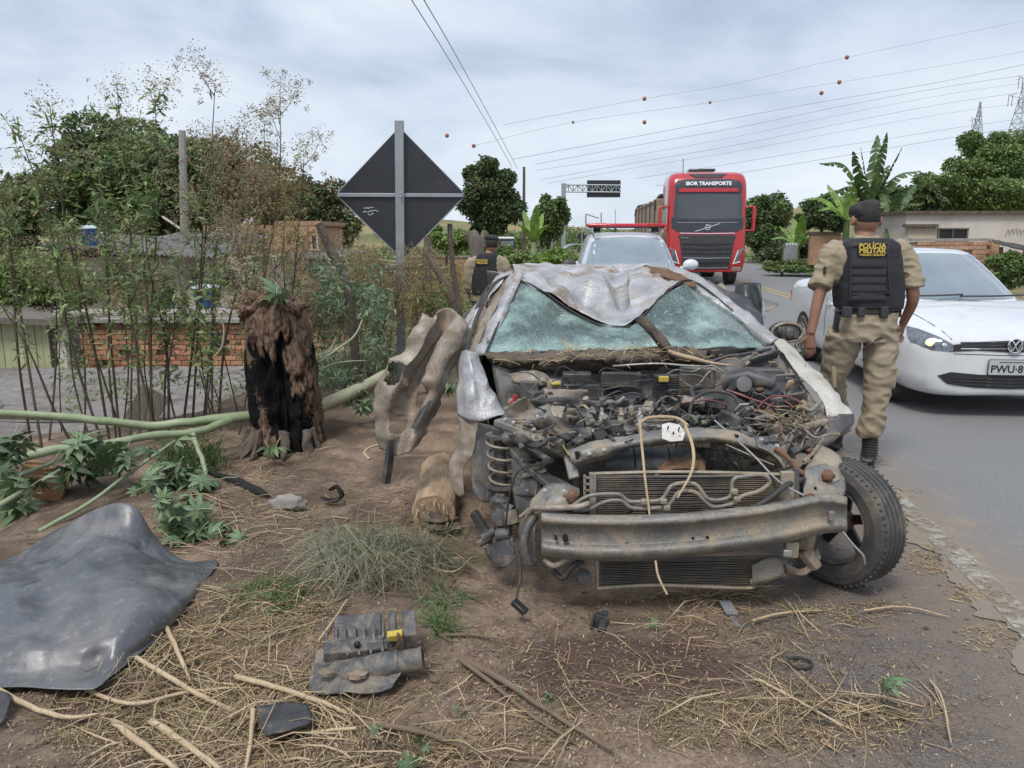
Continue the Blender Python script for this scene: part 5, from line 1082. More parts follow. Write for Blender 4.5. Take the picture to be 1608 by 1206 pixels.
b = MB(); b.box(SM @ Vector((0, 2.25, 1.737)), (1.30, .26, .022)); b.build('bar_base', M['blk'], lbo)
for s in (-1, 1):
    b = MB(); b.bar(SM @ Vector((s * .50, 2.25, 1.66)), SM @ Vector((s * .50, 2.25, 1.73)), .12, .05); b.build('bar_bracket', M['blk'], lbo)
    b = MB(); b.box(SM @ Vector((s * .47, 2.24, 1.778)), (.22, .305, .062)); b.build('bar_lens', M['red'], lbo, bevel=.01)
b = MB(); b.tube([SM @ Vector((-.05, 3.9, 1.63)), SM @ Vector((-.05, 4.0, 2.1))], .005, 5); b.build('aerial', M['blk'], sv)
# ---- red lorry
tx, ty_, trz = 6.24, 24.9, R(-5)
tk = thing('lorry', 'large red lorry with a black front panel coming along the road', 'lorry', (tx, ty_, 0), trz); TM = WM[tk.name]
b = MB(); rr = []
for z, hw, yf, rad in ((.45, 1.20, .06, .2), (.75, 1.24, -.02, .22), (1.6, 1.25, .0, .25), (2.2, 1.25, .08, .28), (2.9, 1.24, .16, .24), (3.30, 1.22, .26, .24), (3.52, 1.15, .42, .26), (3.60, 1.02, .62, .26)):
    ring = []
    for cx, cy, a0 in ((hw - rad, yf + rad, 270), (hw - .1, 2.1 - .1, 0), (-hw + .1, 2.1 - .1, 90), (-hw + rad, yf + rad, 180)):
        rd = rad if a0 in (270, 180) else .1
        for k in range(5): a = R(a0 + 90 * k / 4); ring.append(TM @ Vector((cx + rd * math.cos(a), cy + rd * math.sin(a), z)))
    rr.append(ring)
cols_ = [catmull([r[k] for r in rr], 3) for k in range(20)]; b.rings([[cols_[k][i] for k in range(20)] for i in range(len(cols_[0]))]); cab = b.build('cab', M['truck_red'], tk, 45)
bt = bvh_of([cab])
ZM = lambda z: float(np.interp(z, [0, .6, .66, 1.12, 1.36, 1.46, 1.9, 2.62, 2.74, 3.28, 3.5], [0, .6, .70, 1.24, 1.60, 1.72, 2.16, 2.82, 2.90, 3.38, 3.52]))
def Ct(nm, poly, m, off=.01, parent=tk, **k): return conform(nm, bt, [(x, ZM(z)) for x, z in poly], TM, M[m] if isinstance(m, str) else m, parent, off, step=k.pop('step', .12), deep=.03, far=8, **k)
Ct('visor_panel', [(-1.02, 2.62), (-1.06, 3.05), (-.98, 3.20), (-.7, 3.26), (0, 3.28), (.7, 3.26), (.98, 3.20), (1.06, 3.05), (1.02, 2.62)], 'truck_black')
ws_ = Ct('windscreen', [(-1.08, 1.88), (-1.07, 2.3), (-1.03, 2.70), (0, 2.74), (1.03, 2.70), (1.07, 2.3), (1.08, 1.88), (0, 1.84)], 'glass', .02)
Ct('sun_visor', rrect(-.93, 2.80, .93, 2.93, .04), 'truck_red', .045)
Ct('lower_panel', [(-1.12, 1.56), (-1.13, 1.90), (0, 1.86), (1.13, 1.90), (1.12, 1.56), (.95, 1.46), (0, 1.44), (-.95, 1.46)], 'truck_black', .015)
gr_ = Ct('grille', [(-.86, 1.26), (-.92, 1.36), (0, 1.37), (.92, 1.36), (.86, 1.26), (.72, .42), (.55, .30), (0, .28), (-.55, .30), (-.72, .42)], 'grille', .015)
for k in range(7): Ct('grille_bar', [(-.78 + k * .012, 1.18 - k * .12), (0, 1.16 - k * .12), (.78 - k * .012, 1.18 - k * .12), (.77 - k * .012, 1.20 - k * .12), (0, 1.185 - k * .12), (-.77 + k * .012, 1.20 - k * .12)], 'galv' if k in (3, 5) else 'blk', .035, gr_)
Ct('chrome_strip', [(-.86, 1.41), (0, 1.395), (.86, 1.41), (.86, 1.43), (0, 1.415), (-.86, 1.43)], 'chrome', .03)
Ct('chrome_strip', [(-.95, 1.735), (.95, 1.735), (.95, 1.75), (-.95, 1.75)], 'galv', .025)
Ct('diagonal_bar', [(-.42, 1.46), (-.36, 1.46), (.42, 1.71), (.36, 1.71)], 'chrome', .03)
h, n_, _, _ = bt.ray_cast(TM @ Vector((0, -3, ZM(1.59))), TM.to_3x3() @ Vector((0, 1, 0))); em = Matrix.Translation(h + Vector((0, -.04, 0))) @ TM.to_3x3().to_4x4() @ Matrix.Rotation(R(90), 4, 'X')
b = MB(); b.tube([em @ Vector((.075 * math.cos(a), .075 * math.sin(a), 0)) for a in [2 * math.pi * k / 24 for k in range(24)]], .014, 6, 1, closed=True); b.bar(em @ Vector((-.06, .0, 0)), em @ Vector((.06, 0, 0)), .03, .012, (0, -1, 0)); b.bar(em @ Vector((.055, .055, 0)), em @ Vector((.11, .11, 0)), .02, .012, (0, -1, 0)); b.build('emblem', M['chrome'], tk)
h, n_, _, _ = bt.ray_cast(TM @ Vector((0, -3, ZM(3.08))), TM.to_3x3() @ Vector((0, 1, 0))); q = (n_ if n_.dot(Vector((0, -1, 0))) > 0 else -n_)
tmx = Matrix.Translation(h + q * .05) @ TM.to_3x3().to_4x4() @ Matrix.Rotation(R(72), 4, 'X')
text_on('company_name', 'IBOR TRANSPORTE', .165, tmx, M['white_print'], tk, .006, .004, sx=1.0)
h, n_, _, _ = bt.ray_cast(TM @ Vector((-.72, -3, ZM(1.31))), TM.to_3x3() @ Vector((0, 1, 0))); text_on('maker_name', 'VOLVO', .07, Matrix.Translation(h + Vector((0, -.05, 0))) @ TM.to_3x3().to_4x4() @ Matrix.Rotation(R(90), 4, 'X'), M['galv'], tk, .002)
Ct('bumper', [(-1.12, .42), (-1.13, .56), (0, .30 + .14), (1.13, .56), (1.12, .42), (.9, .32), (0, .28), (-.9, .32)], 'truck_red', .05)
Ct('front_plate', rrect(-.2, .30, .2, .43, .01), 'plate', .07)
for s in (-1, 1):
    hl = Ct('headlight', [(s * .84, .66), (s * .98, 1.02), (s * 1.17, 1.12), (s * 1.16, 1.05), (s * 1.08, .98), (s * 1.06, .72)], lampglass, .02, step=.08)
    Ct('daylight_strip', [(s * .84, .66), (s * .98, 1.03), (s * 1.005, 1.02), (s * .88, .685), (s * 1.06, .74), (s * 1.06, .71)], 'white_print', .03, hl, step=.06)
    Ct('fog_lamp', rrect(min(s * .82, s * 1.10), .50, max(s * .82, s * 1.10), .60, .03), 'alu', .055)
    b = MB(); b.box(TM @ Vector((s * 1.50, .35, 2.12)), (.10, .16, .78), TM.to_3x3()); b.box(TM @ Vector((s * 1.38, .35, 2.50)), (.30, .05, .05), TM.to_3x3()); b.box(TM @ Vector((s * 1.38, .35, 1.76)), (.30, .05, .05), TM.to_3x3()); b.build('door_mirror', M['truck_red'], tk, bevel=.02)
    b = MB(); b.box(TM @ Vector((s * 1.245, 1.1, 2.25)), (.02, 1.0, .7), TM.to_3x3()); b.build('side_window', M['glass'], tk)
    wheel(tk, TM @ Vector((s * 1.02, 1.35, .50)), TM.to_3x3() @ Vector((s, 0, 0)), .50, .32)
    for yc in (6, 9.6, 10.9): wheel(tk, TM @ Vector((s * 1.02, yc, .50)), TM.to_3x3() @ Vector((s, 0, 0)), .50, .5)
Ct('roof_hatch_glass', [(-.42, 3.32), (-.60, 3.50), (.60, 3.50), (.42, 3.32)], 'truck_black', .02)
b = MB(); b.box(TM @ Vector((-.1, 1.2, 3.70)), (.85, .5, .09), TM.to_3x3()); b.build('roof_vent', M['truck_black'], tk, bevel=.03)
b = MB(); b.tube([TM @ Vector((-.75, .7, 3.5)), TM @ Vector((-.75, .8, 4.05))], .012, 6); b.build('aerial', M['blk'], tk)
b = MB(); b.box(TM @ Vector((.3, 0, 1.95)) + Vector((0, .05, .02)), (.01, .01, .01)); 
b = MB(); b.box(TM @ Vector((0, 7.5, 1.0)), (2.3, 11, .3), TM.to_3x3()); b.build('chassis', M['blk'], tk)
b = MB(); b.box(TM @ Vector((-.12, 8.2, 2.0)), (2.5, 11, 1.75), TM.to_3x3()); tl = b.build('load_bed', M['beige'], tk, bevel=.02)
b = MB(); b.tube([TM @ Vector((-.12 + x, 2.9, z)) for x, z in ((-1.27, 2.5), (-1.2, 2.85), (-.9, 3.02), (.9, 3.02), (1.2, 2.85), (1.27, 2.5))], .06, 8, 3)
b.tube([TM @ Vector((-.12 + x, 13, z)) for x, z in ((-1.27, 2.5), (-1.2, 2.85), (-.9, 3.02), (.9, 3.02), (1.2, 2.85), (1.27, 2.5))], .06, 8, 3); b.build('tarpaulin_hoop', M['blk'], tk)
b = MB(); arc = [(-1.28, 2.75), (-1.2, 2.87), (-.95, 3.0), (-.4, 3.06), (.4, 3.06), (.95, 3.0), (1.2, 2.87), (1.28, 2.75)]
b.rings([[TM @ Vector((-.12 + x, y, z)) for x, z in arc] for y in (3.0, 6, 9, 13.4)], True); b.build('tarpaulin', M['rubber'], tk, 60)
for k in range(6): b = MB(); b.box(TM @ Vector((-1.39, 3.2 + k * 1.9, 2.0)), (.05, .1, 1.75), TM.to_3x3()); b.build('side_post', M['rust'], tl)
# ------------------------------------------------------------------ people
def vox(parts, name, m, parent, size=.009, sm=3, wr=0, wsc=12, seed=0):
    b = MB()
    for p in parts: p(b)
    o = mesh_obj(name, b.v, b.f, m, parent, 180)
    rm = o.modifiers.new('r', 'REMESH'); rm.mode = 'VOXEL'; rm.voxel_size = size; rm.use_smooth_shade = True
    s = o.modifiers.new('s', 'SMOOTH'); s.iterations = sm; s.factor = .6
    bake(o)
    if wr:
        n = len(o.data.vertices); co = np.zeros(n * 3); no = np.zeros(n * 3); o.data.vertices.foreach_get('co', co); o.data.vertex_normals.foreach_get('vector', no); co = co.reshape(-1, 3); no = no.reshape(-1, 3)
        for i in range(n):
            v = Vector(co[i]); q = Vector((v.x * wsc * .8, v.y * wsc * .8, v.z * wsc * 1.5)) + Vector((seed, 0, 0))
            co[i] += no[i] * (abs(noise.noise(q)) * -2 + .5 + noise.noise(q * 2.1) * .5) * wr
        o.data.vertices.foreach_set('co', co.ravel())
    if not o.data.materials: o.data.materials.append(m)
    o.data.polygons.foreach_set('use_smooth', [True] * len(o.data.polygons)); return o
def T(pts, r, n=14, sub=5, flat=1.0, up=None):
    return lambda b: b.tube(pts, r, n, sub, flat, up)
def BL(c, r, rot=None): return lambda b: b.ball(c, r, 16, 12, rot=rot)
def torso(rows, n=28, p=2.6):
    """rows: (centre, half width, half depth)"""
    def f(b):
        C = catmull([r[0] for r in rows], 4); hw = catmull([Vector((r[1], r[2], 0)) for r in rows], 4); rs = []
        for c, h in zip(C, hw):
            ring = []
            for k in range(n):
                a = 2 * math.pi * k / n; ca, sa = math.cos(a), math.sin(a)
                ring.append(c + Vector((abs(ca) ** (2 / p) * math.copysign(h.x, ca), abs(sa) ** (2 / p) * math.copysign(h.y, sa), 0)))
            rs.append(ring)
        b.rings(rs)
    return f
def hand(wr, tip, side, curl=.5, back=Vector((0, 1, 0))):
    """palm with five bent fingers; returns builders"""
    d = (tip - wr).normalized(); L_ = (tip - wr).length; x = d.cross(back).normalized(); k = back
    out_ = [T([wr - d * .02, wr + d * L_ * .25, wr + d * L_ * .52], [.026, .032, .036], 12, 4, .62, tuple(k))]
    for i, (o_, ln) in enumerate(((-.027, .40), (-.009, .46), (.009, .43), (.026, .34))):
        b0 = wr + d * L_ * .44 + x * o_; p1 = b0 + d * L_ * ln * .5; p2 = p1 + (d * .75 + k * curl * side).normalized() * L_ * ln * .42; p3 = p2 + (d * .35 + k * (curl + .4) * side).normalized() * L_ * ln * .3
        out_.append(T([b0, p1, p2, p3], [.0105, .0098, .0088, .0068], 8, 3))
    t0 = wr + d * L_ * .12 + x * -.022 * 1; t1 = t0 + (d * .6 - x * .65).normalized() * L_ * .24; t2 = t1 + (d + k * .3 * side).normalized() * L_ * .2
    out_.append(T([t0, t1, t2], [.013, .0115, .0085], 8, 3)); return out_
# officer walking away beside the white car
Yo = 5.12
off = thing('person', 'policeman in khaki uniform, black vest and beret walking away beside the white car', 'person', (W(1362, 640, Yo).x, Yo, 0))
def P(px, py, dy=0): return W(px, py, Yo + dy)
hd = P(1361, 344, .03)
def v3(v, x=0, y=0, z=0): return v + Vector((x, y, z))
shL, shR = P(1309, 397, .02), P(1413, 395, .0)
elL, wrL, tipL = P(1287, 462, -.02), P(1273, 524, -.05), P(1272, 566, -.04)
elR, wrR, tipR = P(1434, 462, -.04), P(1418, 508, .10), P(1408, 538, .16)
hipL, hipR = P(1330, 520, .02), P(1384, 520, .0)
knL, knR = P(1308, 596, .16), P(1379, 604, -.02)
anL, anR = P(1318, 668, .42), P(1365, 690, .0)
body_p = [BL(hd, (.078, .098, .112)), BL(v3(hd, 0, .03, -.05), (.062, .07, .07)), T([v3(hd, 0, .0, -.06), P(1360, 384, .0)], [.056, .062], 14, 2),
          torso([(P(1361, 384), .08, .06), (P(1361, 394), .17, .09), (P(1361, 430), .17, .10), (P(1361, 480), .15, .10), (P(1360, 515), .15, .10)]),
          T([shL, elL, wrL], [.052, .040, .028], 12, 6), T([shR, elR, wrR], [.052, .040, .028], 12, 6),
          T([hipL, knL, anL], [.075, .05, .035], 12, 5), T([hipR, knR, anR], [.075, .05, .035], 12, 5)]
for s in (-1, 1): body_p.append(BL(v3(hd, s * .090, .0, -.012), (.013, .022, .034)))
body_p.append(BL(v3(hd, 0, .098, -.02), (.014, .022, .03)))
body_p += hand(wrL, tipL, 1, .35, Vector((.2, 1, 0)).normalized()) + hand(wrR, tipR, -1, .6, Vector((-.5, .8, .2)).normalized())
vox(body_p, 'body', M['skin'], off, .0052, 3)
# head details: eyes, mouth on the far side
for s in (-1, 1): b = MB(); b.ball(v3(hd, s * .03, .092, .012), (.013, .008, .009), 10, 6); b.build('eye', M['white_part'], off)
b = MB(); b.box(v3(hd, 0, .098, -.055), (.045, .012, .01)); b.build('mouth', M['red_wire'], off, bevel=.003)
vox([BL(v3(hd, 0, -.008, .018), (.080, .096, .104))], 'hair', M['hair'], off, .008, 2)
ho = COL.objects[-1] if False else None
# the hair only covers the back and top: sit lower at the nape, clear of the face
vox([lambda b: b.ball(v3(hd, -.008, .02, .082), (.088, .105, .036), 22, 12, rot=Matrix.Rotation(R(-20), 3, 'Y') @ Matrix.Rotation(R(6), 3, 'X')), lambda b: b.ball(v3(hd, -.066, .03, .045), (.026, .09, .05), 18, 10, rot=Matrix.Rotation(R(-12), 3, 'Y'))], 'beret', M['vest'], off, .007, 4, wr=.002, wsc=20)
b = MB(); b.tube([v3(hd, .084 * math.cos(a) - .004, .100 * math.sin(a) + .008, .056 + .034 * math.cos(a)) for a in [2 * math.pi * k / 24 for k in range(24)]], .0055, 6, 1, closed=True); b.build('beret_band', M['blk'], off)
vox([torso([(P(1360, 372, .0), .075, .07), (P(1360, 380), .13, .085), (P(1361, 390), .215, .105), (P(1361, 410), .235, .115), (P(1362, 450), .21, .115), (P(1362, 482), .19, .115), (P(1361, 500), .185, .115)]),
     T([v3(shL, .05), shL, P(1297, 425, .01), P(1288, 450, -.01)], [.07, .082, .075, .072], 14, 4), T([v3(shR, -.05), shR, P(1427, 425, -.01), P(1434, 452, -.03)], [.07, .082, .075, .072], 14, 4),
     T([P(1290, 440, 0), P(1287, 452, -.02)], [.078, .076], 14, 1), T([P(1432, 440, -.02), P(1434, 452, -.03)], [.078, .076], 14, 1),
     T([v3(P(1360, 372), .066 * math.cos(a), .062 * math.sin(a), .006 * math.sin(a)) for a in [2 * math.pi * k / 12 for k in range(13)]], .014, 8, 2)], 'shirt', M['khaki'], off, .008, 1, wr=.010, wsc=12, seed=4)
vox([torso([(P(1361, 480), .185, .12), (P(1361, 498), .19, .135), (P(1359, 516, .0), .19, .14), (P(1358, 535), .18, .13)]),
     T([v3(hipL, -.01), P(1318, 560, .09), knL, P(1312, 636, .30), anL, v3(anL, .0, .02, -.03)], [.115, .108, .09, .082, .084, .07], 16, 4), T([v3(hipR, .01), P(1382, 560, -.01), knR, P(1372, 650, -.02), P(1366, 676), P(1366, 684)], [.115, .108, .088, .08, .088, .072], 16, 4)], 'trousers', M['khaki'], off, .008, 1, wr=.014, wsc=9, seed=9)
for s, x, y in ((1, 1404, 590), (-1, 1300, 590)):
    b = MB(); b.box(P(x - s * 5, y, 0 if s > 0 else .08), (.03, .13, .16), Matrix.Rotation(R(6 * s), 3, 'Y')); b.build('cargo_pocket', M['khaki'], off, bevel=.012)
vox([torso([(P(1363, 374, 0), .13, .105), (P(1363, 383), .185, .125), (P(1363, 400), .195, .138), (P(1363, 430), .212, .145), (P(1363, 465), .215, .145), (P(1363, 484), .208, .14)], p=3.4)], 'vest', M['vest'], off, .009, 3, wr=.003, wsc=10)
b = MB(); b.box(P(1364, 428, -.135), (.24, .03, .38), Matrix.Rotation(R(-1), 3, 'X')); pn = b.build('back_panel', M['vest2'], off, bevel=.014)
for k in range(5): b = MB(); b.box(P(1364, 417 + k * 13, -.153), (.225, .01, .02)); b.build('webbing_strap', M['vest'], pn, bevel=.003)
b = MB(); b.tube([P(x, y, -.15) for x, y in ((1337, 386), (1393, 386), (1397, 462), (1335, 464), (1337, 386))], .006, 6, 1); b.build('panel_piping', M['vest2'], pn)
b = MB(); b.box(P(1370, 392, -.152), (.19, .008, .085)); bp_ = b.build('name_patch', M['vest'], pn, bevel=.003)
rx = Matrix.Rotation(R(90), 4, 'X')
text_on('back_print', 'POLÍCIA', .046, Matrix.Translation(P(1370, 386.5, -.159)) @ rx, M['gold_print'], bp_, .0012, sx=1.02)
text_on('back_print', 'MILITAR', .046, Matrix.Translation(P(1370, 394, -.159)) @ rx, M['gold_print'], bp_, .0012, sx=1.02)
text_on('back_print', 'MINAS GERAIS', .018, Matrix.Translation(P(1370, 400.5, -.159)) @ rx, M['gold_print'], bp_, .0004, sx=1.35)
b = MB(); b.tube([v3(P(1361, 488), .19 * math.cos(a), .125 * math.sin(a)) for a in [2 * math.pi * k / 24 for k in range(24)]], .024, 8, 1, .5, closed=True); b.build('belt', M['blk'], off)
b = MB(); b.box(P(1406, 487, .0), (.05, .09, .09)); b.build('radio_pouch', M['vest'], off, bevel=.01)
for x, w_, h_ in ((1330, .06, .07), (1352, .045, .06), (1388, .05, .075)): b = MB(); b.box(P(x, 490, -.14), (w_, .035, h_)); b.build('belt_pouch', M['vest2'], off, bevel=.008)
b = MB(); b.box(P(1316, 500, .0), (.035, .07, .16), Matrix.Rotation(R(4), 3, 'Y')); b.build('holster', M['blk'], off, bevel=.01)
b = MB(); b.tube([P(1355, 548, -.12), P(1375, 534, -.135), P(1400, 526, -.08)], .006, 6, 3); b.build('lanyard', M['blk'], off)
b = MB(); b.tube([P(1432, 452, -.06), P(1446, 449, -.06)], .008, 6); b.build('sleeve_tape', M['white_part'], off)
vox([T([P(1366, 680), P(1366, 700), P(1363, 718)], [.052, .05, .052], 14, 3), T([P(1362, 720, -.04), P(1361, 731, .04), P(1360, 734, .16)], [.046, .05, .036], 14, 3, .7)], 'boot', M['boot'], off, .008, 2, wr=.002, wsc=25)
vox([T([anL, v3(anL, .0, .03, -.07), v3(anL, 0, .05, -.13)], [.05, .05, .05], 14, 3), T([v3(anL, 0, .0, -.15), v3(anL, 0, .09, -.19), v3(anL, 0, .2, -.2)], [.045, .048, .036], 14, 3, .7)], 'boot', M['boot'], off, .008, 2)
for k in range(7): b = MB(); b.tube([v3(P(1366, 690 + k * 4.2), .053 * math.cos(a), .053 * math.sin(a)) for a in [2 * math.pi * j / 14 for j in range(14)]], .0028, 5, 1, closed=True); b.build('boot_lace', M['rubber'], off)
b = MB(); c = P(1295, 424, -.07); b.box(c, (.012, .03, .05)); b.build('sleeve_chevron', M['blk'], off, bevel=.004)
# second officer, down on the verge
Y2 = 9.6
o2 = thing('person', 'policeman in a black vest standing on the verge behind the wreck, seen from behind', 'person', (W(765, 500, Y2).x, Y2, gzs(-.35, Y2)))
def P2(px, py, dy=0): return W(px, py, Y2 + dy)
h2 = P2(772, 385, .04)
vox([BL(h2, (.076, .096, .112)), T([v3(h2, 0, 0, -.05), P2(767, 404)], [.055, .06], 12, 2), torso([(P2(766, 402), .08, .06), (P2(766, 408), .16, .09), (P2(764, 450), .14, .1), (P2(764, 480), .14, .1)]),
     T([P2(741, 412), P2(738, 440), P2(742, 462, .1)], [.05, .04, .03], 10, 4), T([P2(786, 412), P2(791, 432, .05), P2(786, 448, .2)], [.05, .04, .03], 10, 4),
     T([P2(755, 480), P2(752, 530), P2(750, 575)], [.08, .055, .04], 10, 4), T([P2(773, 480), P2(776, 530), P2(778, 578)], [.08, .055, .04], 10, 4)] + hand(P2(742, 460, .1), P2(745, 474, .22), -1, .5) + hand(P2(786, 448, .2), P2(780, 454, .34), -1, .5) + [BL(v3(h2, s * .08, 0, -.005), (.014, .02, .03)) for s in (-1, 1)] + [BL(v3(h2, .01, .094, -.02), (.014, .02, .028))], 'body', M['skin'], o2, .008, 2)
vox([BL(v3(h2, 0, -.006, .018), (.082, .098, .10))], 'hair', M['hair'], o2, .01, 1)
vox([lambda b: b.ball(v3(h2, 0, .01, .085), (.095, .11, .045), 18, 10, rot=Matrix.Rotation(R(8), 3, 'Y'))], 'beret', M['vest'], o2, .01, 2)
vox([torso([(P2(767, 400), .09, .08), (P2(766, 406), .2, .11), (P2(764, 440), .20, .12), (P2(762, 470), .18, .12), (P2(762, 478), .18, .12)]), T([P2(745, 410), P2(738, 420), P2(736, 450), P2(741, 462, .08)], [.08, .08, .062, .05], 12, 3), T([P2(785, 408), P2(792, 420), P2(795, 436, .04), P2(788, 450, .18)], [.08, .085, .065, .05], 12, 3)], 'shirt', M['khaki'], o2, .011, 2, wr=.006, wsc=8)
vox([torso([(P2(762, 474), .17, .12), (P2(762, 490), .17, .125), (P2(762, 500), .16, .12)]), T([P2(755, 495), P2(753, 530), P2(750, 572)], [.11, .09, .08], 12, 3), T([P2(772, 495), P2(775, 530), P2(777, 574)], [.11, .09, .08], 12, 3)], 'trousers', M['khaki'], o2, .012, 2, wr=.007, wsc=7)
vox([torso([(P2(766, 397), .11, .10), (P2(765, 404), .15, .12), (P2(763, 430), .172, .135), (P2(762, 452), .178, .135), (P2(761, 462), .172, .13)], p=3.2)], 'vest', M['vest'], o2, .011, 2)
b = MB(); b.box(P2(757, 411, -.133), (.15, .014, .065)); b.build('gold_patch', M['vest2'], o2, bevel=.003)
text_on('back_print', 'POLÍCIA', .036, Matrix.Translation(P2(757, 409, -.143)) @ rx, M['gold_print'], o2, .0015)
text_on('back_print', 'MILITAR', .036, Matrix.Translation(P2(757, 413, -.143)) @ rx, M['gold_print'], o2, .0015)
b = MB(); b.tube([v3(P2(762, 473), .185 * math.cos(a), .13 * math.sin(a)) for a in [2 * math.pi * k / 20 for k in range(20)]], .024, 8, 1, .5, closed=True); b.build('belt', M['blk'], o2)
for x in (750, 778): vox([T([P2(x, 572), P2(x, 590)], [.05, .05], 10, 1), T([v3(P2(x, 592), 0, -.02, -.02), v3(P2(x, 592), 0, .16, -.03)], [.045, .035], 10, 1)], 'boot', M['boot'], o2, .012, 1)
# ------------------------------------------------------------------ foliage helpers
def leafcloud(name, P_, size, m, parent, elong=1.0, droop=.0, up=.5, kind='stuff', fold=False, seed=0, top=None, **tg):
    r_ = np.random.default_rng(seed + len(P_)); P_ = np.asarray(P_, float); N = len(P_)
    if N == 0: return None
    a = r_.normal(size=(N, 3)); a[:, 2] = a[:, 2] * .6 - droop; a /= np.linalg.norm(a, axis=1, keepdims=True)
    n = r_.normal(size=(N, 3)); n[:, 2] += up * 1.5; w = np.cross(a, n); w /= np.linalg.norm(w, axis=1, keepdims=True) + 1e-9
    s = (size * r_.uniform(.6, 1.3, N))[:, None]; L_ = s * elong
    V_ = np.stack([P_, P_ + a * L_ * .5 + w * s * .5, P_ + a * L_ + np.array([0, 0, -.12]) * L_, P_ + a * L_ * .5 - w * s * .5], 1).reshape(-1, 3)
    F_ = np.arange(N * 4).reshape(N, 4)
    o = mesh_obj(name, V_, F_, m, parent, 0); 
    if kind: o['kind'] = kind
    if tg: tag(o, **tg)
    return o
def ellcloud(c, r, n, rg, shell_=.55):
    d = rg.normal(size=(n, 3)); d /= np.linalg.norm(d, axis=1, keepdims=True)
    return np.array(c) + d * (shell_ + (1 - shell_) * rg.random((n, 1)) ** .6) * np.array(r)
def tree(name, label, px, py, Y, rx, rz, mats, n, seed, size=.22, clumps=16, ry=None, trunk=True, group=None, base=None, elong=1.6, cat='tree', csz=.42, bare=0):
    rg = np.random.default_rng(seed); rr_ = random.Random(seed); size *= .62; n = int(n * 1.75); clumps = int(clumps * 1.5); csz *= .8
    c = W(px, py, Y); gb = gzs(c.x, Y) if base is None else base
    t = thing(name, label, cat, (c.x, Y, gb), 0, group)
    ry = ry or rx * .8
    cl = []
    for k in range(clumps):
        d = rg.normal(size=3); d /= np.linalg.norm(d); d[2] = d[2] * .9 + .1
        q = np.array(c) + d * np.array((rx, ry, rz)) * rr_.uniform(.35, .92); s_ = rr_.uniform(.7, 1.3) * csz
        cl.append((q, (rx * s_, ry * s_, rz * s_ * .85)))
    if trunk:
        b = MB(); top_ = c + Vector((0, 0, -rz * .2)); b.tube([Vector((c.x + rr_.uniform(-.2, .2), Y, gb - .1)), Vector((c.x, Y, (gb + top_.z) / 2)), top_], [rx * .10, rx * .075, rx * .05], 9, 4); b.build('trunk', M['bark'], t)
        for q, _ in cl[:9]: b = MB(); b.tube([top_ - Vector((0, 0, rz * .3)), top_.lerp(Vector(q), .5) + Vector((0, 0, rz * .05)), Vector(q)], [rx * .045, rx * .025, rx * .01], 6, 3); b.build('limb', M['bark'], t)
    for mi, (mn, fr) in enumerate(mats):
        Pp = [ellcloud(q, r_, int(n * fr / clumps * rr_.uniform(.5, 1.5)), rg) for q, r_ in cl if rr_.random() > .12 * (mi > 0)]
        if mi == 0: Pp.append(ellcloud(c, (rx * .7, ry * .7, rz * .7), int(n * .15), rg, .1))
        leafcloud('foliage', np.concatenate(Pp), size, M[mn], t, elong, .15, seed=seed + mi)
    return t
# ------------------------------------------------------------------ buildings
def quadbox(name, px0, py0, px1, py1, Y, depth, m, parent, zb=None, bev=0):
    a, b_ = W(px0, py0, Y), W(px1, py1, Y); z1 = max(a.z, b_.z); z0 = min(a.z, b_.z) if zb is None else zb
    b = MB(); b.box(((a.x + b_.x) / 2, Y + depth / 2, (z0 + z1) / 2), (abs(b_.x - a.x), depth, z1 - z0)); return b.build(name, m, parent, 0, bev)
def opening(name, px0, py0, px1, py1, Y, parent, m='opening', frame='weathered'):
    a, b_ = W(px0, py0, Y), W(px1, py1, Y); x0, x1, z0, z1 = min(a.x, b_.x), max(a.x, b_.x), min(a.z, b_.z), max(a.z, b_.z)
    b = MB()
    for q, d in ((((x0 + x1) / 2, Y - .01, z1), (x1 - x0 + .08, .08, .05)), (((x0 + x1) / 2, Y - .01, z0), (x1 - x0 + .12, .1, .05)), ((x0, Y - .01, (z0 + z1) / 2), (.05, .08, z1 - z0)), ((x1, Y - .01, (z0 + z1) / 2), (.05, .08, z1 - z0))): b.box(q, d)
    f = b.build(name, M[frame], parent, 0)
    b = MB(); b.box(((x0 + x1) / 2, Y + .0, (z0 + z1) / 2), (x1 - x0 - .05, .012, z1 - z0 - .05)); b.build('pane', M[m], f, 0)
    if x1 - x0 > .7:
        b = MB(); b.box(((x0 + x1) / 2, Y - .02, (z0 + z1) / 2), (.035, .03, z1 - z0 - .05)); b.build('mullion', M[frame], f, 0)
    return f
_bm = {}
def brickwall(parent, x0, x1, Y, z0, z1, bw=.235, bh=.10, m='brick', skip=()):
    key = (bw, bh, m)
    if key not in _bm:
        _bm[key] = []
        for s_ in range(3):
            b = MB(); b.box((0, 0, 0), (bw - .014, .12, bh - .014)); b.jitter(.004, 9, s_ * 3.3)
            me = bpy.data.meshes.new('brick'); me.from_pydata(b.v, [], b.f); me.materials.append(M[m]); _bm[key].append(me)
    rows = int((z1 - z0) / bh); n = 0
    for r_ in range(rows):
        x = x0 + (bw / 2 if r_ % 2 else 0)
        while x + bw < x1 + .02:
            if not any(a < x + bw / 2 < b_ and c < z0 + (r_ + .5) * bh < d for a, b_, c, d in skip) and random.random() > .02:
                inst('brick', random.choice(_bm[key]), (x + bw / 2, Y + random.uniform(-.006, .006), z0 + (r_ + .5) * bh), Matrix.Identity(3), 1, parent); n += 1
            x += bw
    return n
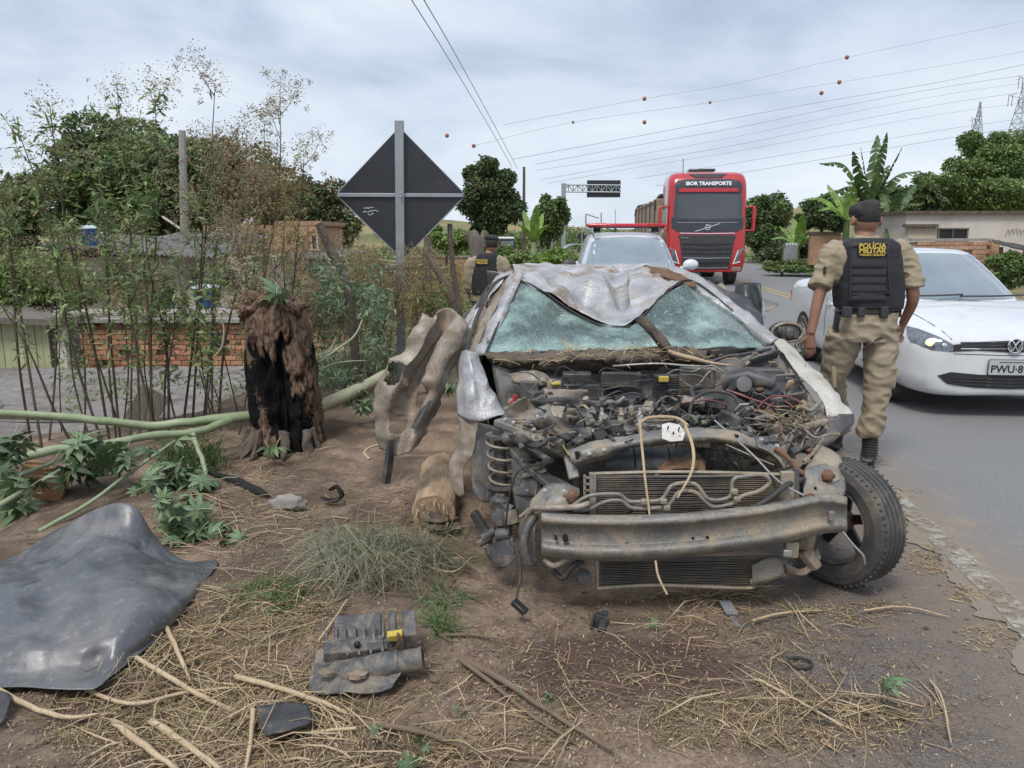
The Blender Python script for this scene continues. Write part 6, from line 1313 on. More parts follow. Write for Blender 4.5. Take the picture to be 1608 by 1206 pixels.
def roofsheet(name, c0, c1, c2, c3, m, parent, waves=9, amp=.022, n=60, along=0, solid=.008):
    """corrugated sheet between four corners (c0-c1 near edge, c3-c2 far edge); ridges run from c0 to c1 when along=0"""
    c0, c1, c2, c3 = map(Vector, (c0, c1, c2, c3)); V_ = []; K = 9
    for i in range(n + 1):
        t = i / n
        for j in range(K):
            s_ = j / (K - 1)
            p = (c0.lerp(c1, s_).lerp(c3.lerp(c2, s_), t)) if not along else (c0.lerp(c3, s_).lerp(c1.lerp(c2, s_), t))
            p = p + Vector((0, 0, amp * math.sin(2 * math.pi * waves * t) + noise.noise(p * .9) * .03)); V_.append(tuple(p))
    F_ = [(i * K + j, i * K + j + 1, (i + 1) * K + j + 1, (i + 1) * K + j) for i in range(n) for j in range(K - 1)]
    return mesh_obj(name, V_, F_, m, parent, 60, 0, None, solid)
# near brick house below the road
Yb = 14.5
hs = thing('brick_house', 'low red hollow brick house with a flat grey roof edge below the verge', 'house', (W(250, 540, Yb).x, Yb + 1.2, -2.9))
xa, xb = W(98, 540, Yb).x, W(470, 540, Yb).x
b = MB(); b.box(((xa + xb) / 2, Yb + .5, -1.35), (xb - xa - .02, .8, 3.0)); b.build('wall', M['mortar'], hs, 0)
zt = W(250, 507, Yb).z
brickwall(hs, xa + .02, xb - .02, Yb + .045, zt - 1.32, zt)
b = MB(); b.box(((xa + xb) / 2 + .05, Yb + .35, zt + .05), (xb - xa + .3, 1.0, .07)); b.build('roof_slab', M['concrete'], hs, 0)
b = MB(); b.box((xa + .05, Yb - .02, -1.2), (.12, .1, 2.8)); b.build('corner_post', M['concrete'], hs, 0)
opening('window', 330, 522, 352, 548, Yb - .02, hs)
# green boarded shed
Ys = 12.9
sh = thing('boarded_shed', 'small shed walled with faded green boards at the left edge', 'shed', (W(30, 545, Ys).x, Ys + 1, -2.9))
x0, x1 = W(-80, 540, Ys).x, W(74, 540, Ys).x
b = MB(); b.box(((x0 + x1) / 2, Ys + .55, -1.3), (x1 - x0, .9, 2.9)); b.build('frame', M['weathered'], sh, 0)
z1_, z0_ = W(30, 508, Ys).z, W(30, 590, Ys).z - .35
k = 0; x = x0
while x < x1 - .05:
    b = MB(); b.box((x + .055, Ys + .05 + random.uniform(-.008, .008), (z0_ + z1_) / 2), (.104, .03, z1_ - z0_ + random.uniform(-.03, .03))); b.build('board', M['green_boards'], sh, 0); x += .112
b = MB(); b.box(((x0 + x1) / 2 + .15, Ys + .3, z1_ + .07), (x1 - x0 + .5, 1.0, .10), Matrix.Rotation(R(2), 3, 'Y')); b.build('roof_beam', M['weathered'], sh, 0)
b = MB(); b.box((x1 + .22, Ys + .1, -.5), (.14, .14, 1.7)); b.build('corner_post', M['plaster_white'], sh, 0)
b = MB(); b.box(((x0 + x1) / 2, Ys - .45, z0_ + .28), (x1 - x0 + 1.3, .9, .06)); b.build('doorstep', M['plaster_white'], sh, 0)
th_ = thing('tiled_house', 'little house with a sloping tiled roof behind the green shed', 'house', (W(10, 500, 15.8).x, 15.8, -2.9))
a = W(-60, 503, 15); c = W(58, 503, 15)
roofsheet('tiled_roof', (a.x, 15, a.z - .02), (c.x, 15, c.z - .12), (c.x - .4, 17, c.z + .16), (a.x, 17, a.z + .26), M['roof_grey'], th_, 9, .02, 50, 1)
b = MB(); b.box(((a.x + c.x) / 2, 16.1, -1.5), (c.x - a.x - .1, 1.8, 3.0)); b.build('wall', M['brick_far'], th_, 0)
# shack roofs seen from above
sk_ = thing('shack', 'shack under overlapping weathered corrugated sheets just below the verge', 'shack', (-5.6, 9.6, -2.9))
zr = -.60
b = MB(); b.box((-6.4, 9.8, -1.85), (4.2, 4.2, 2.1)); b.build('wall', M['weathered'], sk_, 0)
rs_ = random.Random(5)
for j in range(5):
    y0 = 7.3 + j * 1.06
    for i, (xa_, xb_) in enumerate(((-9.2, -6.35), (-6.6, -3.2 - j * .22))):
        dz = rs_.uniform(-.03, .03) - j * .012 + .02 * i
        roofsheet('roof_sheet', (xa_, y0, zr + dz), (xb_, y0 + rs_.uniform(-.1, .1), zr + dz + rs_.uniform(-.03, .05)), (xb_ + rs_.uniform(-.1, .1), y0 + 1.18, zr + dz + .06), (xa_, y0 + 1.18, zr + dz + .06), M['roof_grey'], sk_, 7, .02, 56)
def loose(name, label, cat, pts, w, h, m, up=(0, 0, 1), group=None):
    b = MB(); b.bar(pts[0], pts[1], w, h, up); return tag(b.build(name, M[m], None, 0), label, cat, group)
loose('plank', 'grey board leaning up out of the shack roof', 'board', (Vector((-4.15, 8.0, -.58)), Vector((-3.85, 8.1, -.05))), .32, .025, 'weathered', (0, 1, 0))
loose('plank', 'long thin dark lath lying flat across the corrugated shack roof', 'board', (Vector((-7.4, 8.9, -.5)), Vector((-4.2, 8.55, -.50))), .07, .03, 'bark')
loose('plank', 'pale plank on the near edge of the shack roof', 'board', (Vector((-5.6, 7.55, -.52)), Vector((-3.9, 7.35, -.50))), .12, .03, 'plaster_white')
loose('plank', 'brown plank end sticking out below the fallen trunk', 'board', (Vector((-4.9, 6.9, -.66)), Vector((-3.2, 7.15, -.45))), .14, .03, 'wood')
b = MB(); b.ball((-3.75, 7.5, -.45), (.22, .16, .15), 14, 9, jit=.9); tag(b.build('rubbish_bag', M['glass_pale'], None, 60), 'pale blue grey rubbish bag among the weed stems', 'bag')
b = MB(); b.box((-3.2, 7.3, -.42), (.5, .3, .18), Matrix.Rotation(.4, 3, 'Z')); b.jitter(.06, 3); tag(b.build('rubbish_sheet', M['blk'], None, 30), 'dark crumpled scrap lying at the foot of the weeds', 'rubbish')
# beige plastered house behind
Yh = 20
bh_ = thing('plastered_house', 'beige plastered house with a grey corrugated roof behind the tall weeds', 'house', (W(270, 450, Yh).x, Yh + 2, -3))
quadbox('wall', 100, 404, 405, 500, Yh, 4, M['plaster'], bh_, -3)
quadbox('brick_panel', 165, 437, 238, 505, Yh - .06, .05, M['brick_far'], bh_, -2.9); quadbox('pillar', 112, 402, 124, 500, Yh - .1, .1, M['concrete'], bh_, -2.9); quadbox('pillar', 232, 448, 246, 500, Yh - .1, .1, M['plaster_white'], bh_, -2.9)
quadbox('balcony_slab', 110, 434, 250, 439, Yh - .5, .5, M['concrete'], bh_)
a, c = W(165, 398, Yh - .5), W(345, 404, Yh - .5)
roofsheet('corrugated_roof', (a.x, Yh - .6, a.z), (c.x, Yh - .6, c.z), (c.x, Yh + 4, c.z + .55), (a.x, Yh + 4, a.z + .55), M['roof_grey'], bh_, 22, .03, 130, 1)
a, c = W(15, 388, Yh - .5), W(170, 392, Yh - .5)
roofsheet('corrugated_roof', (a.x, Yh - .4, a.z), (c.x, Yh - .4, c.z), (c.x, Yh + 4, c.z + .3), (a.x, Yh + 4, a.z + .3), M['roof_grey'], bh_, 18, .03, 100, 1)
quadbox('wall', 20, 392, 99, 500, Yh + .2, 3, M['plaster'], bh_, -3)
for q in ((168, 415, 195, 436), (200, 420, 222, 436), (84, 398, 102, 418), (300, 425, 318, 445), (352, 425, 372, 448)): opening('window', *q, Yh - .03, bh_)
quadbox('door', 257, 452, 273, 492, Yh - .06, .05, M['blue_scrap'], bh_, -2.9)
for (px, py, Y, lab) in ((142, 372, 19.5, 'small blue water tank with a pale lid on the roof among the weeds'), (325, 466, 17.5, 'larger blue water tank with a pale lid beside the grey utility pole')):
    r_ = .22 if px < 200 else .30; c = W(px, py, Y); t = thing('water_tank', lab, 'water tank', (c.x, Y, c.z - .22))
    mx = Matrix.Translation((c.x, Y, c.z - .22)); b = MB(); b.lathe([(r_ * .82, 0), (r_ * .93, .18), (r_ * .95, .2), (r_, .38), (r_ * 1.04, .40), (r_ * 1.04, .42)], mx, 24); b.build('tank', M['blue_tank'], t)
    b = MB(); b.lathe([(r_ * 1.06, .42), (r_ * 1.06, .445), (r_ * .6, .50), (r_ * .2, .51)], mx, 24); b.build('lid', M['tank_lid'], t)
    if px > 200: b = MB(); b.box((c.x, Y, c.z - 1.3), (.9, .9, 2.1)); b.build('plinth', M['concrete'], t, 0)
# orange brick house on the slope
Yo2 = 27
ob = thing('brick_house', 'two storey orange brick house with small dark windows under the brown tree', 'house', (W(410, 380, Yo2).x, Yo2 + 2, -3))
quadbox('wall', 318, 354, 504, 500, Yo2, 4, M['brick_far'], ob, -3); quadbox('parapet', 430, 347, 504, 354, Yo2 - .02, 4, M['brick_far'], ob)
for q in ((400, 364, 416, 388), (466, 370, 474, 382), (489, 370, 499, 392), (345, 368, 358, 384)): opening('window', *q, Yo2 - .04, ob, frame='plaster')
a, c = W(462, 404, Yo2 - 1), W(560, 408, Yo2 - 1)
roofsheet('corrugated_roof', (a.x, Yo2 - 1.4, a.z), (c.x, Yo2 - 1.4, c.z), (c.x, Yo2 + 1.5, c.z + .3), (a.x, Yo2 + 1.5, a.z + .3), M['roof_grey'], ob, 14, .03, 90, 1)
for k in range(9):
    x = 330 + k * 19; quadbox('brick_pier', x, 354, x + 3, 420, Yo2 - .05, .05, M['mortar'], ob)
for (p0, p1, zt_, Y, m_, lab, nm) in ((500, 700, 422, 23, 'brick_far', 'low brown brick wall behind the dry brush and sign post', 'brick_wall'), (640, 762, 404, 30, 'brick_far', 'reddish wall behind the policeman on the verge', 'garden_wall')):
    a, c = W(p0, zt_, Y), W(p1, zt_, Y); t = thing(nm, lab, 'wall', ((a.x + c.x) / 2, Y, -2.9))
    b = MB(); b.box(((a.x + c.x) / 2, Y, (a.z - 2.9) / 2), (c.x - a.x, .2, a.z + 2.9)); b.build('masonry', M[m_], t, 0)
    b = MB(); b.box(((a.x + c.x) / 2, Y, a.z + .03), (c.x - a.x + .1, .3, .06)); b.build('coping', M['concrete'], t, 0)
t = thing('timber_shed', 'collapsed shed roof of grey timbers left of the sign post', 'shed', (W(575, 410, 19).x, 19, -2.5))
for k in range(9):
    a = W(532 + k * 4, 402 + k * 2.5, 18.5 + k * .2); b = MB(); b.bar(a, a + Vector((1.4, .8, -.25 + random.uniform(-.1, .1))), .16, .04); b.build('roof_board', M['weathered'] if k % 3 else M['plaster_white'], t, 0)
for k in range(3): b = MB(); b.bar(W(540 + k * 30, 414, 19), W(540 + k * 30, 480, 19), .1, .1, (0, 1, 0)); b.build('post', M['weathered'], t, 0)
# right hand house, wall and shelter
Yr = 27.5
rh = thing('roadside_house', 'long low house with stained cream plaster and a dark window on the right', 'house', (W(1520, 400, Yr).x, Yr + 2, 1.2))
quadbox('wall', 1424, 336, 1720, 440, Yr, 4, M['plaster_white'], rh, .2); quadbox('roof_edge', 1420, 331, 1724, 336, Yr - .15, 4.3, M['bark'], rh)
quadbox('ochre_panel', 1426, 358, 1470, 382, Yr - .04, .03, M['plaster'], rh); quadbox('lintel_shade', 1422, 352, 1474, 357, Yr - .2, .2, M['bark'], rh)
opening('window', 1474, 359, 1517, 379, Yr - .05, rh)
for k in range(5): 
    c = W(1582 + k * 6, 366 + random.uniform(-3, 3), Yr - .01); b = MB(); b.tube([c + Vector((-.05, 0, -.12)), c + Vector((.03, 0, .1)), c + Vector((.08, 0, -.08))], .018, 5, 3, .3, (0, 1, 0)); b.build('graffiti_mark', M['concrete'], rh)
Yw = 24.2
rw = thing('brick_wall', 'brown brick yard wall in front of the cream house, behind the white car', 'wall', (W(1495, 395, Yw).x, Yw, 0))
xa, xb = W(1432, 380, Yw).x, W(1556, 380, Yw).x; zt = W(1500, 379, Yw).z
b = MB(); b.box(((xa + xb) / 2, Yw + .1, zt / 2 - .2), (xb - xa, .16, zt + .35)); b.build('core', M['mortar'], rw, 0)
brickwall(rw, xa, xb, Yw, zt - 1.30, zt, .29, .13, 'brick_far')
b = MB(); b.box(((xa + xb) / 2, Yw + .05, zt + .05), (xb - xa + .1, .22, .08)); b.build('coping', M['concrete'], rw, 0)
b = MB(); b.box((xb + .1, Yw, zt / 2), (.24, .24, zt + .1)); b.build('pillar', M['brick_far'], rw, 0)
sl = thing('shelter', 'black sheeted shelter roof at the right end of the brick yard wall', 'shelter', (W(1590, 400, Yw).x, Yw, .2))
sheet('roof_sheet', [[(1558, 377, Yw - .3), (1600, 384, Yw - .4), (1660, 393, Yw - .5)], [(1562, 381, Yw - .6), (1604, 392, Yw - .8), (1664, 402, Yw - .9)]], M['rubber'], sl, 6, 3, wr=.02, solid=.03)
for px in (1572, 1610): b = MB(); b.bar(W(px, 388, Yw - .4), W(px, 440, Yw - .4), .08, .08, (0, 1, 0)); b.build('post', M['weathered'], sl, 0)
quadbox('back_wall', 1560, 396, 1680, 440, Yw + .3, .15, M['brick_far'], sl)
Yq = 30
q_ = thing('garden_wall', 'short ruined brick wall standing among the banana plants', 'wall', (W(1290, 390, Yq).x, Yq, .2)); quadbox('masonry', 1274, 368, 1318, 416, Yq, .2, M['brick_far'], q_); quadbox('coping', 1272, 364, 1320, 368, Yq - .04, .3, M['bark'], q_)
q_ = thing('tin_fence', 'small grey corrugated tin fence beside the ruined brick wall', 'fence', (W(1242, 395, 31).x, 31, .2)); a, c = W(1230, 412, 31), W(1254, 382, 31); roofsheet('tin_sheet', (a.x, 31, a.z), (c.x, 31, a.z), (c.x, 31.02, c.z), (a.x, 31.02, c.z), M['galv'], q_, 5, .02, 30, 1); b = MB(); b.box((a.x, 31.05, .6), (.08, .08, 1.4)); b.build('post', M['weathered'], q_, 0)
# ------------------------------------------------------------------ signs, posts, wires
sg = thing('road_sign', 'large black diamond road sign seen from the back on a steel post', 'road sign', (W(629, 560, 8.5).x, 8.5, gzs(W(629, 560, 8.5).x, 8.5)))
c = W(630, 306, 8.46); hr = 98 / 1200 * 8.6; r_ = .07
def diamond(h, r_, n=4):
    out_ = []
    for a0, (sx, sz) in ((-45, (1, 0)), (45, (0, 1)), (135, (-1, 0)), (225, (0, -1))):
        cxx, czz = sx * (h - r_ * 1.414), sz * (h - r_ * 1.414)
        for k in range(n + 1): a = R(a0 + 90 * k / n); out_.append((cxx + r_ * math.cos(a), czz + r_ * math.sin(a)))
    return out_
mx = Matrix.Translation(c) @ Matrix.Rotation(R(3), 4, 'Z') @ Matrix.Rotation(R(90), 4, 'X')
b = MB(); b.prism(diamond(hr, .06), mx, .004); pla = b.build('sign_plate', M['signback'], sg, 30)
b = MB()
for k, (a0, a1) in enumerate(((0, 1), (1, 2), (2, 3), (3, 0))): pass
D_ = diamond(hr - .008, .055); b.tube([mx @ Vector((x, y, .004)) for x, y in D_], .006, 6, 1, closed=True); b.build('plate_rim', M['galv'], pla)
b = MB(); b.box(W(629, 306.5, 8.44), (186 / 1200 * 8.6, .02, .04), Matrix.Rotation(R(3), 3, 'Z')); b.build('brace', M['galv'], pla, bevel=.004)
pt, pb_ = W(627, 190, 8.42), Vector((W(629, 545, 8.45).x, 8.45, sg.location.z - .1))
b = MB()
for dx, w_, dy, d_ in ((0, .085, -.03, .008), (-.042, .008, 0, .06), (.042, .008, 0, .06)):
    b.bar(pb_ + Vector((dx, dy, 0)), pt + Vector((dx, dy, 0)), w_, d_, (0, 1, 0))
b.build('post', M['galv'], sg, 30)
for py in (306, 300): b = MB(); b.lathe([(.012, 0), (.012, .012), (.006, .016)], Matrix.Translation(W(629, py + 3, 8.37)) @ Matrix.Rotation(R(90), 4, 'X'), 6); b.build('bolt', M['galv'], sg)
b = MB(); b.tube([W(625, 437, 8.37), W(635, 437, 8.37)], .006, 5); b.build('wire_tie', M['dark_steel'], sg)
rs_ = random.Random(3)
for row, (x0, y0, n_) in enumerate(((571, 327, 7), (570, 333, 11), (578, 337, 4))):
    b = MB()
    for k in range(n_):
        x = x0 + k * 2.3; b.tube([W(x, y0 + rs_.uniform(-1.5, 1.5) - k * .3, 8.41), W(x + 1, y0 + rs_.uniform(-2, 2) - k * .3, 8.41), W(x + 2.1, y0 + rs_.uniform(-1, 1) - k * .3, 8.41)], .0022, 4, 2)
    b.build('scribbled_writing', M['white_print'], pla)
def smallsign(px, py, Y, h, pyb, label, ppx=None):
    t = thing('road_sign', label, 'road sign', (W(px, pyb, Y).x, Y, gzs(W(px, pyb, Y).x, Y))); mx = Matrix.Translation(W(px, py, Y)) @ Matrix.Rotation(R(90), 4, 'X')
    b = MB(); b.prism(diamond(h, .05), mx, .01); b.build('sign_plate', M['signback'], t, 30); b = MB(); q = W(px + 1, py - 18, Y - .04); b.bar(Vector((q.x, Y - .04, t.location.z)), q, .08, .05, (0, 1, 0)); b.build('post', M['galv'], t, 30)
smallsign(866, 365, 40, .62, 412, 'distant black diamond road sign beyond the bright green bushes')
smallsign(913, 372, 62, .42, 400, 'tiny far diamond road sign next to the patrol car roof')
gn = thing('gantry_sign', 'overhead sign gantry with a black panel on a lattice arm', 'gantry', (W(885, 390, 66).x, 66, gzs(W(885, 390, 66).x, 66)))
b = MB(); b.bar(Vector((gn.location.x, 66, gn.location.z)), W(885, 288, 66), .36, .36, (0, 1, 0)); b.build('column', M['galv'], gn, 0)
b = MB(); xs_ = [885 + 7.5 * k for k in range(13)]
for y_ in (290, 301): b.tube([W(885, y_, 66), W(974, y_ + 1, 66)], .07, 6)
for k in range(12): b.tube([W(xs_[k], 290 if k % 2 else 301, 66), W(xs_[k + 1], 301 if k % 2 else 290, 66)], .045, 5); b.tube([W(xs_[k], 290, 66), W(xs_[k], 301, 66)], .045, 5)
b.build('lattice_arm', M['galv'], gn)
quadbox('sign_panel', 922, 283, 974, 310, 66.1, .06, M['signback'], gn)
t = thing('guard_rail', 'curved steel guard rail beside the distant road', 'guard rail', (W(895, 390, 52).x, 52, 0)); b = MB(); b.tube([W(884, 396, 44), W(888, 388, 46), W(898, 384, 50), (W(915, 384, 60))], .13, 6, 6, .4); b.build('rail', M['galv'], t)
for k in range(3): q = W(888 + k * 9, 388, 46 + k * 4); b = MB(); b.bar(q, Vector((q.x, q.y, 0)), .1, .1, (0, 1, 0)); b.build('post', M['galv'], t)
for px, y0, y1, Y, lab, w_ in ((286, 205, 500, 22, 'weathered concrete utility pole rising behind the tall weeds', .2), (823, 262, 410, 40, 'thin dark utility pole beside the dark green tree', .16), (920, 336, 385, 95, 'far lamp post with a short arm left of the patrol car', .2), (944, 334, 385, 110, 'far thin pole just right of the lamp post', .2)):
    q0, q1 = W(px - (1 if px < 900 else 0), y1, Y), W(px, y0, Y); base = Vector((q0.x, Y, gzs(q0.x, Y) - .1)); t = thing('utility_pole', lab, 'pole', tuple(base))
    b = MB(); b.tube([base, q1], [w_ * .75, w_ * .5] if px < 300 else [w_ * .6, w_ * .4], 8); b.build('pole', M['concrete'] if px != 823 else M['bark'], t)
    if px == 286:
        b = MB(); b.bar(W(255, 340, 21.8), W(288, 362, 21.8), .05, .05); b.build('bracket', M['plaster_white'], t)
    if px in (920,): b = MB(); b.tube([q1, q1 + Vector((1.6, 0, -.5))], .08, 6); b.build('arm', M['galv'], t)
def wire(label, pts, Y0, Y1, r_=.02, sag=0):
    n = len(pts); P_ = [W(x, y, Y0 + (Y1 - Y0) * k / (n - 1)) for k, (x, y) in enumerate(pts)]
    return tag(MB().tube(P_, r_, 4, 4).build('power_line', M['wire'], None, 60), label, 'power line', 'power lines across the sky')
wire('left of the two wires running steeply down from the top edge', [(640, -10), (700, 85), (760, 185), (804, 262)], 14, 40, .012)
wire('right of the two wires running steeply down from the top edge', [(660, -10), (715, 85), (770, 185), (812, 264)], 14, 40, .012)
LN = [([(1660, 22), (1330, 90), (1160, 130), (1012, 155), (790, 196)], .03), ([(1660, 72), (1480, 103), (1318, 129), (1115, 161), (900, 192), (744, 229)], .03), ([(1660, 90), (1480, 128), (1290, 160), (1160, 184), (1000, 214), (805, 250)], .045),
      ([(1680, 108), (1500, 134), (1330, 165), (1160, 200), (1000, 228), (840, 258)], .04), ([(1680, 120), (1500, 146), (1330, 178), (1160, 214), (1000, 243), (840, 268)], .03), ([(1680, 135), (1500, 160), (1330, 192), (1160, 227), (1000, 255), (850, 282)], .035), ([(1680, 152), (1500, 176), (1330, 205), (1160, 237), (1000, 263), (860, 288)], .03),
      ([(1680, 176), (1520, 198), (1400, 217), (1280, 235), (1160, 255), (1000, 280)], .035), ([(1680, 190), (1520, 212), (1400, 232), (1280, 252), (1160, 272), (1030, 292)], .04)]
for k, (p, r_) in enumerate(LN):
    o_ = wire('power line of the long sloping bundle crossing the sky', p, 150, 120, r_ * .75)
    o_['label'] = ['topmost of the sloping power lines, carrying the highest marker ball', 'second highest sloping power line in the sky', 'third highest sloping power line, running to the taller pylon', 'fourth sloping power line from the top', 'fifth sloping power line from the top', 'middle low power line behind the banana plant tips', 'seventh sloping power line from the top', 'second lowest of the sloping power lines', 'lowest sloping power line, near the lorry roof'][k]
for k, (px, py) in enumerate([(1330, 90), (1318, 129), (1290, 146), (1115, 161), (1012, 155), (1012, 192), (900, 192), (744, 229), (702, 213)]):
    b = MB(); b.ball(W(px, py, 130), .34 if k not in (3, 6) else .24, 12, 8)
    tag(b.build('marker_ball', M['orange_ball'], None), ['highest orange marker ball on the power lines at right', 'small marker ball just below the highest one', 'marker ball left of and below the highest pair', 'lone dark marker ball between the right group and the middle pair', 'upper of the two marker balls above the gantry', 'lower of the two marker balls above the gantry', 'small dark marker ball left of the middle pair', 'lower of the two marker balls above the dark tree', 'leftmost and upper marker ball above the dark tree'][k], 'marker ball', 'marker balls on the power lines')
for px, yt, yb, Y, wb, lab in ((1523, 160, 250, 300, 34, 'smaller distant lattice pylon behind the hillside trees'), (1597, 95, 215, 260, 44, 'taller lattice pylon at the right edge above the trees')):
    base = W(px, yb + 60, Y); t = thing('pylon', lab, 'pylon', (base.x, Y, base.z)); b = MB(); lv = 11; prev = None
    for k in range(lv + 1):
        u = k / lv; z = W(px, yb + 60 + (yt - yb - 60) * u, Y).z; w_ = (wb * (1 - u) ** 1.15 + 1.2) / 1200 * Y
        cur = [Vector((base.x + sx * w_ / 2, Y + sy * w_ / 2, z)) for sx, sy in ((-1, -1), (1, -1), (1, 1), (-1, 1))]
        if prev:
            for i in range(4): b.tube([prev[i], cur[i]], .14, 4); b.tube([prev[i], cur[(i + 1) % 4]], .085, 4); b.tube([prev[(i + 1) % 4], cur[i]], .085, 4); b.tube([cur[i], cur[(i + 1) % 4]], .085, 4)
        prev = cur
    b.build('lattice_tower', M['pylon'], t, 0)
    for yy, s_, ln in ((yt + 27, 1, 9), (yt + 55, -1, 12), (yt + 60, 1, 9)):
        c = W(px, yy, Y); e_ = c + Vector((s_ * ln / 1200 * Y, 0, 0)); b = MB(); b.tube([c + Vector((0, 0, .6)), e_], .09, 4); b.tube([c + Vector((0, 0, -.6)), e_], .09, 4); ar = b.build('crossarm', M['pylon'], t, 0)
        for q in (0, 1.2): b = MB(); b.tube([e_ - Vector((s_ * q, 0, 0)), e_ - Vector((s_ * q, 0, 3.4))], .10, 5); b.build('insulator', M['rust'], ar, 0)
# parked dark van beyond the verge
Yv = 27
pv = thing('parked_van', 'dark blue van parked by the dark tree behind the standing policeman', 'van', (W(795, 395, Yv).x, Yv, gzs(W(795, 395, Yv).x, Yv)))
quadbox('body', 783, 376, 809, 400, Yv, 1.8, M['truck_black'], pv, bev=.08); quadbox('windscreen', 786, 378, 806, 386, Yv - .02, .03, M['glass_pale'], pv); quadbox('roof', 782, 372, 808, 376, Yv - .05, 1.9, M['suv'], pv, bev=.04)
quadbox('grille', 788, 390, 804, 395, Yv - .03, .04, M['galv'], pv)
for px in (786, 805): wheel(pv, W(px, 401, Yv + .3), (1, 0, 0), .3, .2)
# ------------------------------------------------------------------ trees
tree('broad_tree', 'huge round dark green tree behind the weeds at left', 216, 302, 30, 4.1, 2.7, (('leaf_dark', .35), ('leaf_mid', .45), ('leaf_light', .22)), 36000, 11, .20, 42, ry=3.2, csz=.33)
tree('broad_tree', 'olive brown tree on the right shoulder of the huge round tree', 345, 300, 30, 2.0, 1.9, (('leaf_mid', .45), ('leaf_brown', .40), ('leaf_dark', .2)), 12000, 12, .18, 18)
tree('dark_tree', 'dark brownish tree left of the diamond road sign', 462, 345, 33, 2.4, 2.1, (('leaf_dark', .5), ('leaf_brown', .25), ('leaf_mid', .2)), 17000, 13, .18, 24)
tree('dark_tree', 'low dark tree sloping down beside the diamond sign edge', 525, 392, 34, 1.1, 1.4, (('leaf_dark', .6), ('leaf_mid', .3)), 5000, 14, .18, 10)
tree('leafy_bush', 'pale green leafy bush at the left edge above the shed', 45, 455, 17, 1.25, .85, (('leaf_light', .6), ('leaf_mid', .3)), 9000, 15, .11, 18, trunk=False, cat='bush')
tree('leafy_bush', 'dull olive bush behind the weeds at the left edge', 20, 345, 19, 1.0, 1.1, (('leaf_mid', .4), ('leaf_brown', .4), ('leaf_light', .2)), 7000, 16, .12, 14, cat='bush')
tree('mango_tree', 'dense dark green tree behind the standing policeman', 768, 318, 36, 1.75, 1.95, (('leaf_dark', .6), ('leaf_mid', .3), ('leaf_brown', .05)), 18000, 17, .16, 26, csz=.34)
tree('young_tree', 'slender mid green tree right of the utility pole', 862, 345, 33, 1.0, 1.35, (('leaf_mid', .7), ('leaf_dark', .2)), 4200, 18, .15, 15, csz=.30)
tree('roadside_bush', 'bright green bush low beside the road behind the wreck', 866, 408, 27, .95, .36, (('leaf_bright', .7), ('leaf_light', .3)), 4200, 19, .10, 12, trunk=False, cat='bush')
tree('roadside_bush', 'small green bush behind the standing policeman and pole', 800, 405, 24, .55, .40, (('leaf_light', .6), ('leaf_mid', .4)), 2400, 20, .10, 8, trunk=False, cat='bush')
tree('leafy_bush', 'light green bush glimpsed below the diamond sign', 700, 380, 26, .85, .55, (('leaf_light', .7), ('leaf_bright', .3)), 3000, 21, .11, 10, cat='bush')
tree('roadside_tree', 'green tree directly right of the red lorry', 1202, 355, 46, 1.7, 2.0, (('leaf_mid', .5), ('leaf_dark', .35), ('leaf_light', .1)), 13000, 22, .19, 20)
tree('dark_shrub', 'dark rounded shrub under the brown hill at right', 1292, 338, 37, 1.25, 1.0, (('leaf_dark', .6), ('leaf_mid', .35)), 7000, 23, .16, 12)
tree('dark_shrub', 'dark shrub between the banana plant and the hillside trees', 1432, 315, 34, 1.3, .9, (('leaf_mid', .5), ('leaf_dark', .4), ('leaf_brown', .1)), 7000, 24, .16, 12)
tree('hillside_tree', 'mid green tree on the hillside just above the cream house roof', 1500, 298, 36, 1.9, 1.3, (('leaf_light', .35), ('leaf_mid', .5)), 13000, 25, .15, 20, base=1.5)
tree('hillside_bush', 'broad low green bush joining the hillside trees behind the cream house', 1560, 305, 37, 3.2, 1.1, (('leaf_light', .45), ('leaf_mid', .5)), 16000, 41, .15, 26, base=1.5, trunk=False, cat='bush')
tree('hillside_tree', 'large light green tree rising above the cream house roof', 1560, 262, 38, 2.1, 1.9, (('leaf_light', .4), ('leaf_mid', .5)), 19000, 26, .15, 26, base=1.5)
tree('hillside_tree', 'darkest topmost tree at the right edge below the taller pylon', 1618, 245, 40, 1.8, 2.1, (('leaf_mid', .5), ('leaf_dark', .4)), 16000, 27, .16, 22, base=1.5)
tree('roadside_bush', 'green shrub at the right edge behind the white car', 1608, 425, 17, .75, .5, (('leaf_mid', .6), ('leaf_light', .4)), 4500, 28, .09, 12, trunk=False, cat='bush')
tree('roadside_bush', 'low creeping green bush along the far road edge', 1255, 418, 31, 1.6, .28, (('leaf_mid', .6), ('leaf_light', .3)), 4000, 29, .10, 12, trunk=False, cat='bush')
tree('dark_shrub', 'tangled dark undergrowth at the foot of the banana plants', 1235, 395, 37, 1.6, .8, (('leaf_dark', .6), ('leaf_mid', .3)), 7000, 30, .15, 12, trunk=False, cat='bush')
rg = np.random.default_rng(44)
Pp = [];
for k in range(46):
    px = rg.uniform(480, 1010); Y = rg.uniform(70, 150); c = W(px, 370, Y); g_ = gzs(c.x, Y); Pp.append(ellcloud((c.x, Y, g_ + 1.0), (rg.uniform(1.5, 4), 2, rg.uniform(.8, 1.9)), 420, rg))
leafcloud('distant_scrub', np.concatenate(Pp), .30, M['leaf_mid'], None, 1.2, seed=4, label='belt of scrub and small trees along the far horizon')
Pp = []
for k in range(40):
    px = rg.uniform(-100, 720); Y = rg.uniform(34, 60); c = W(px, 370, Y); g_ = gzs(c.x, Y); Pp.append(ellcloud((c.x, Y, g_ + 1.3), (rg.uniform(1.5, 3), 2, rg.uniform(.8, 2.0)), 500, rg))
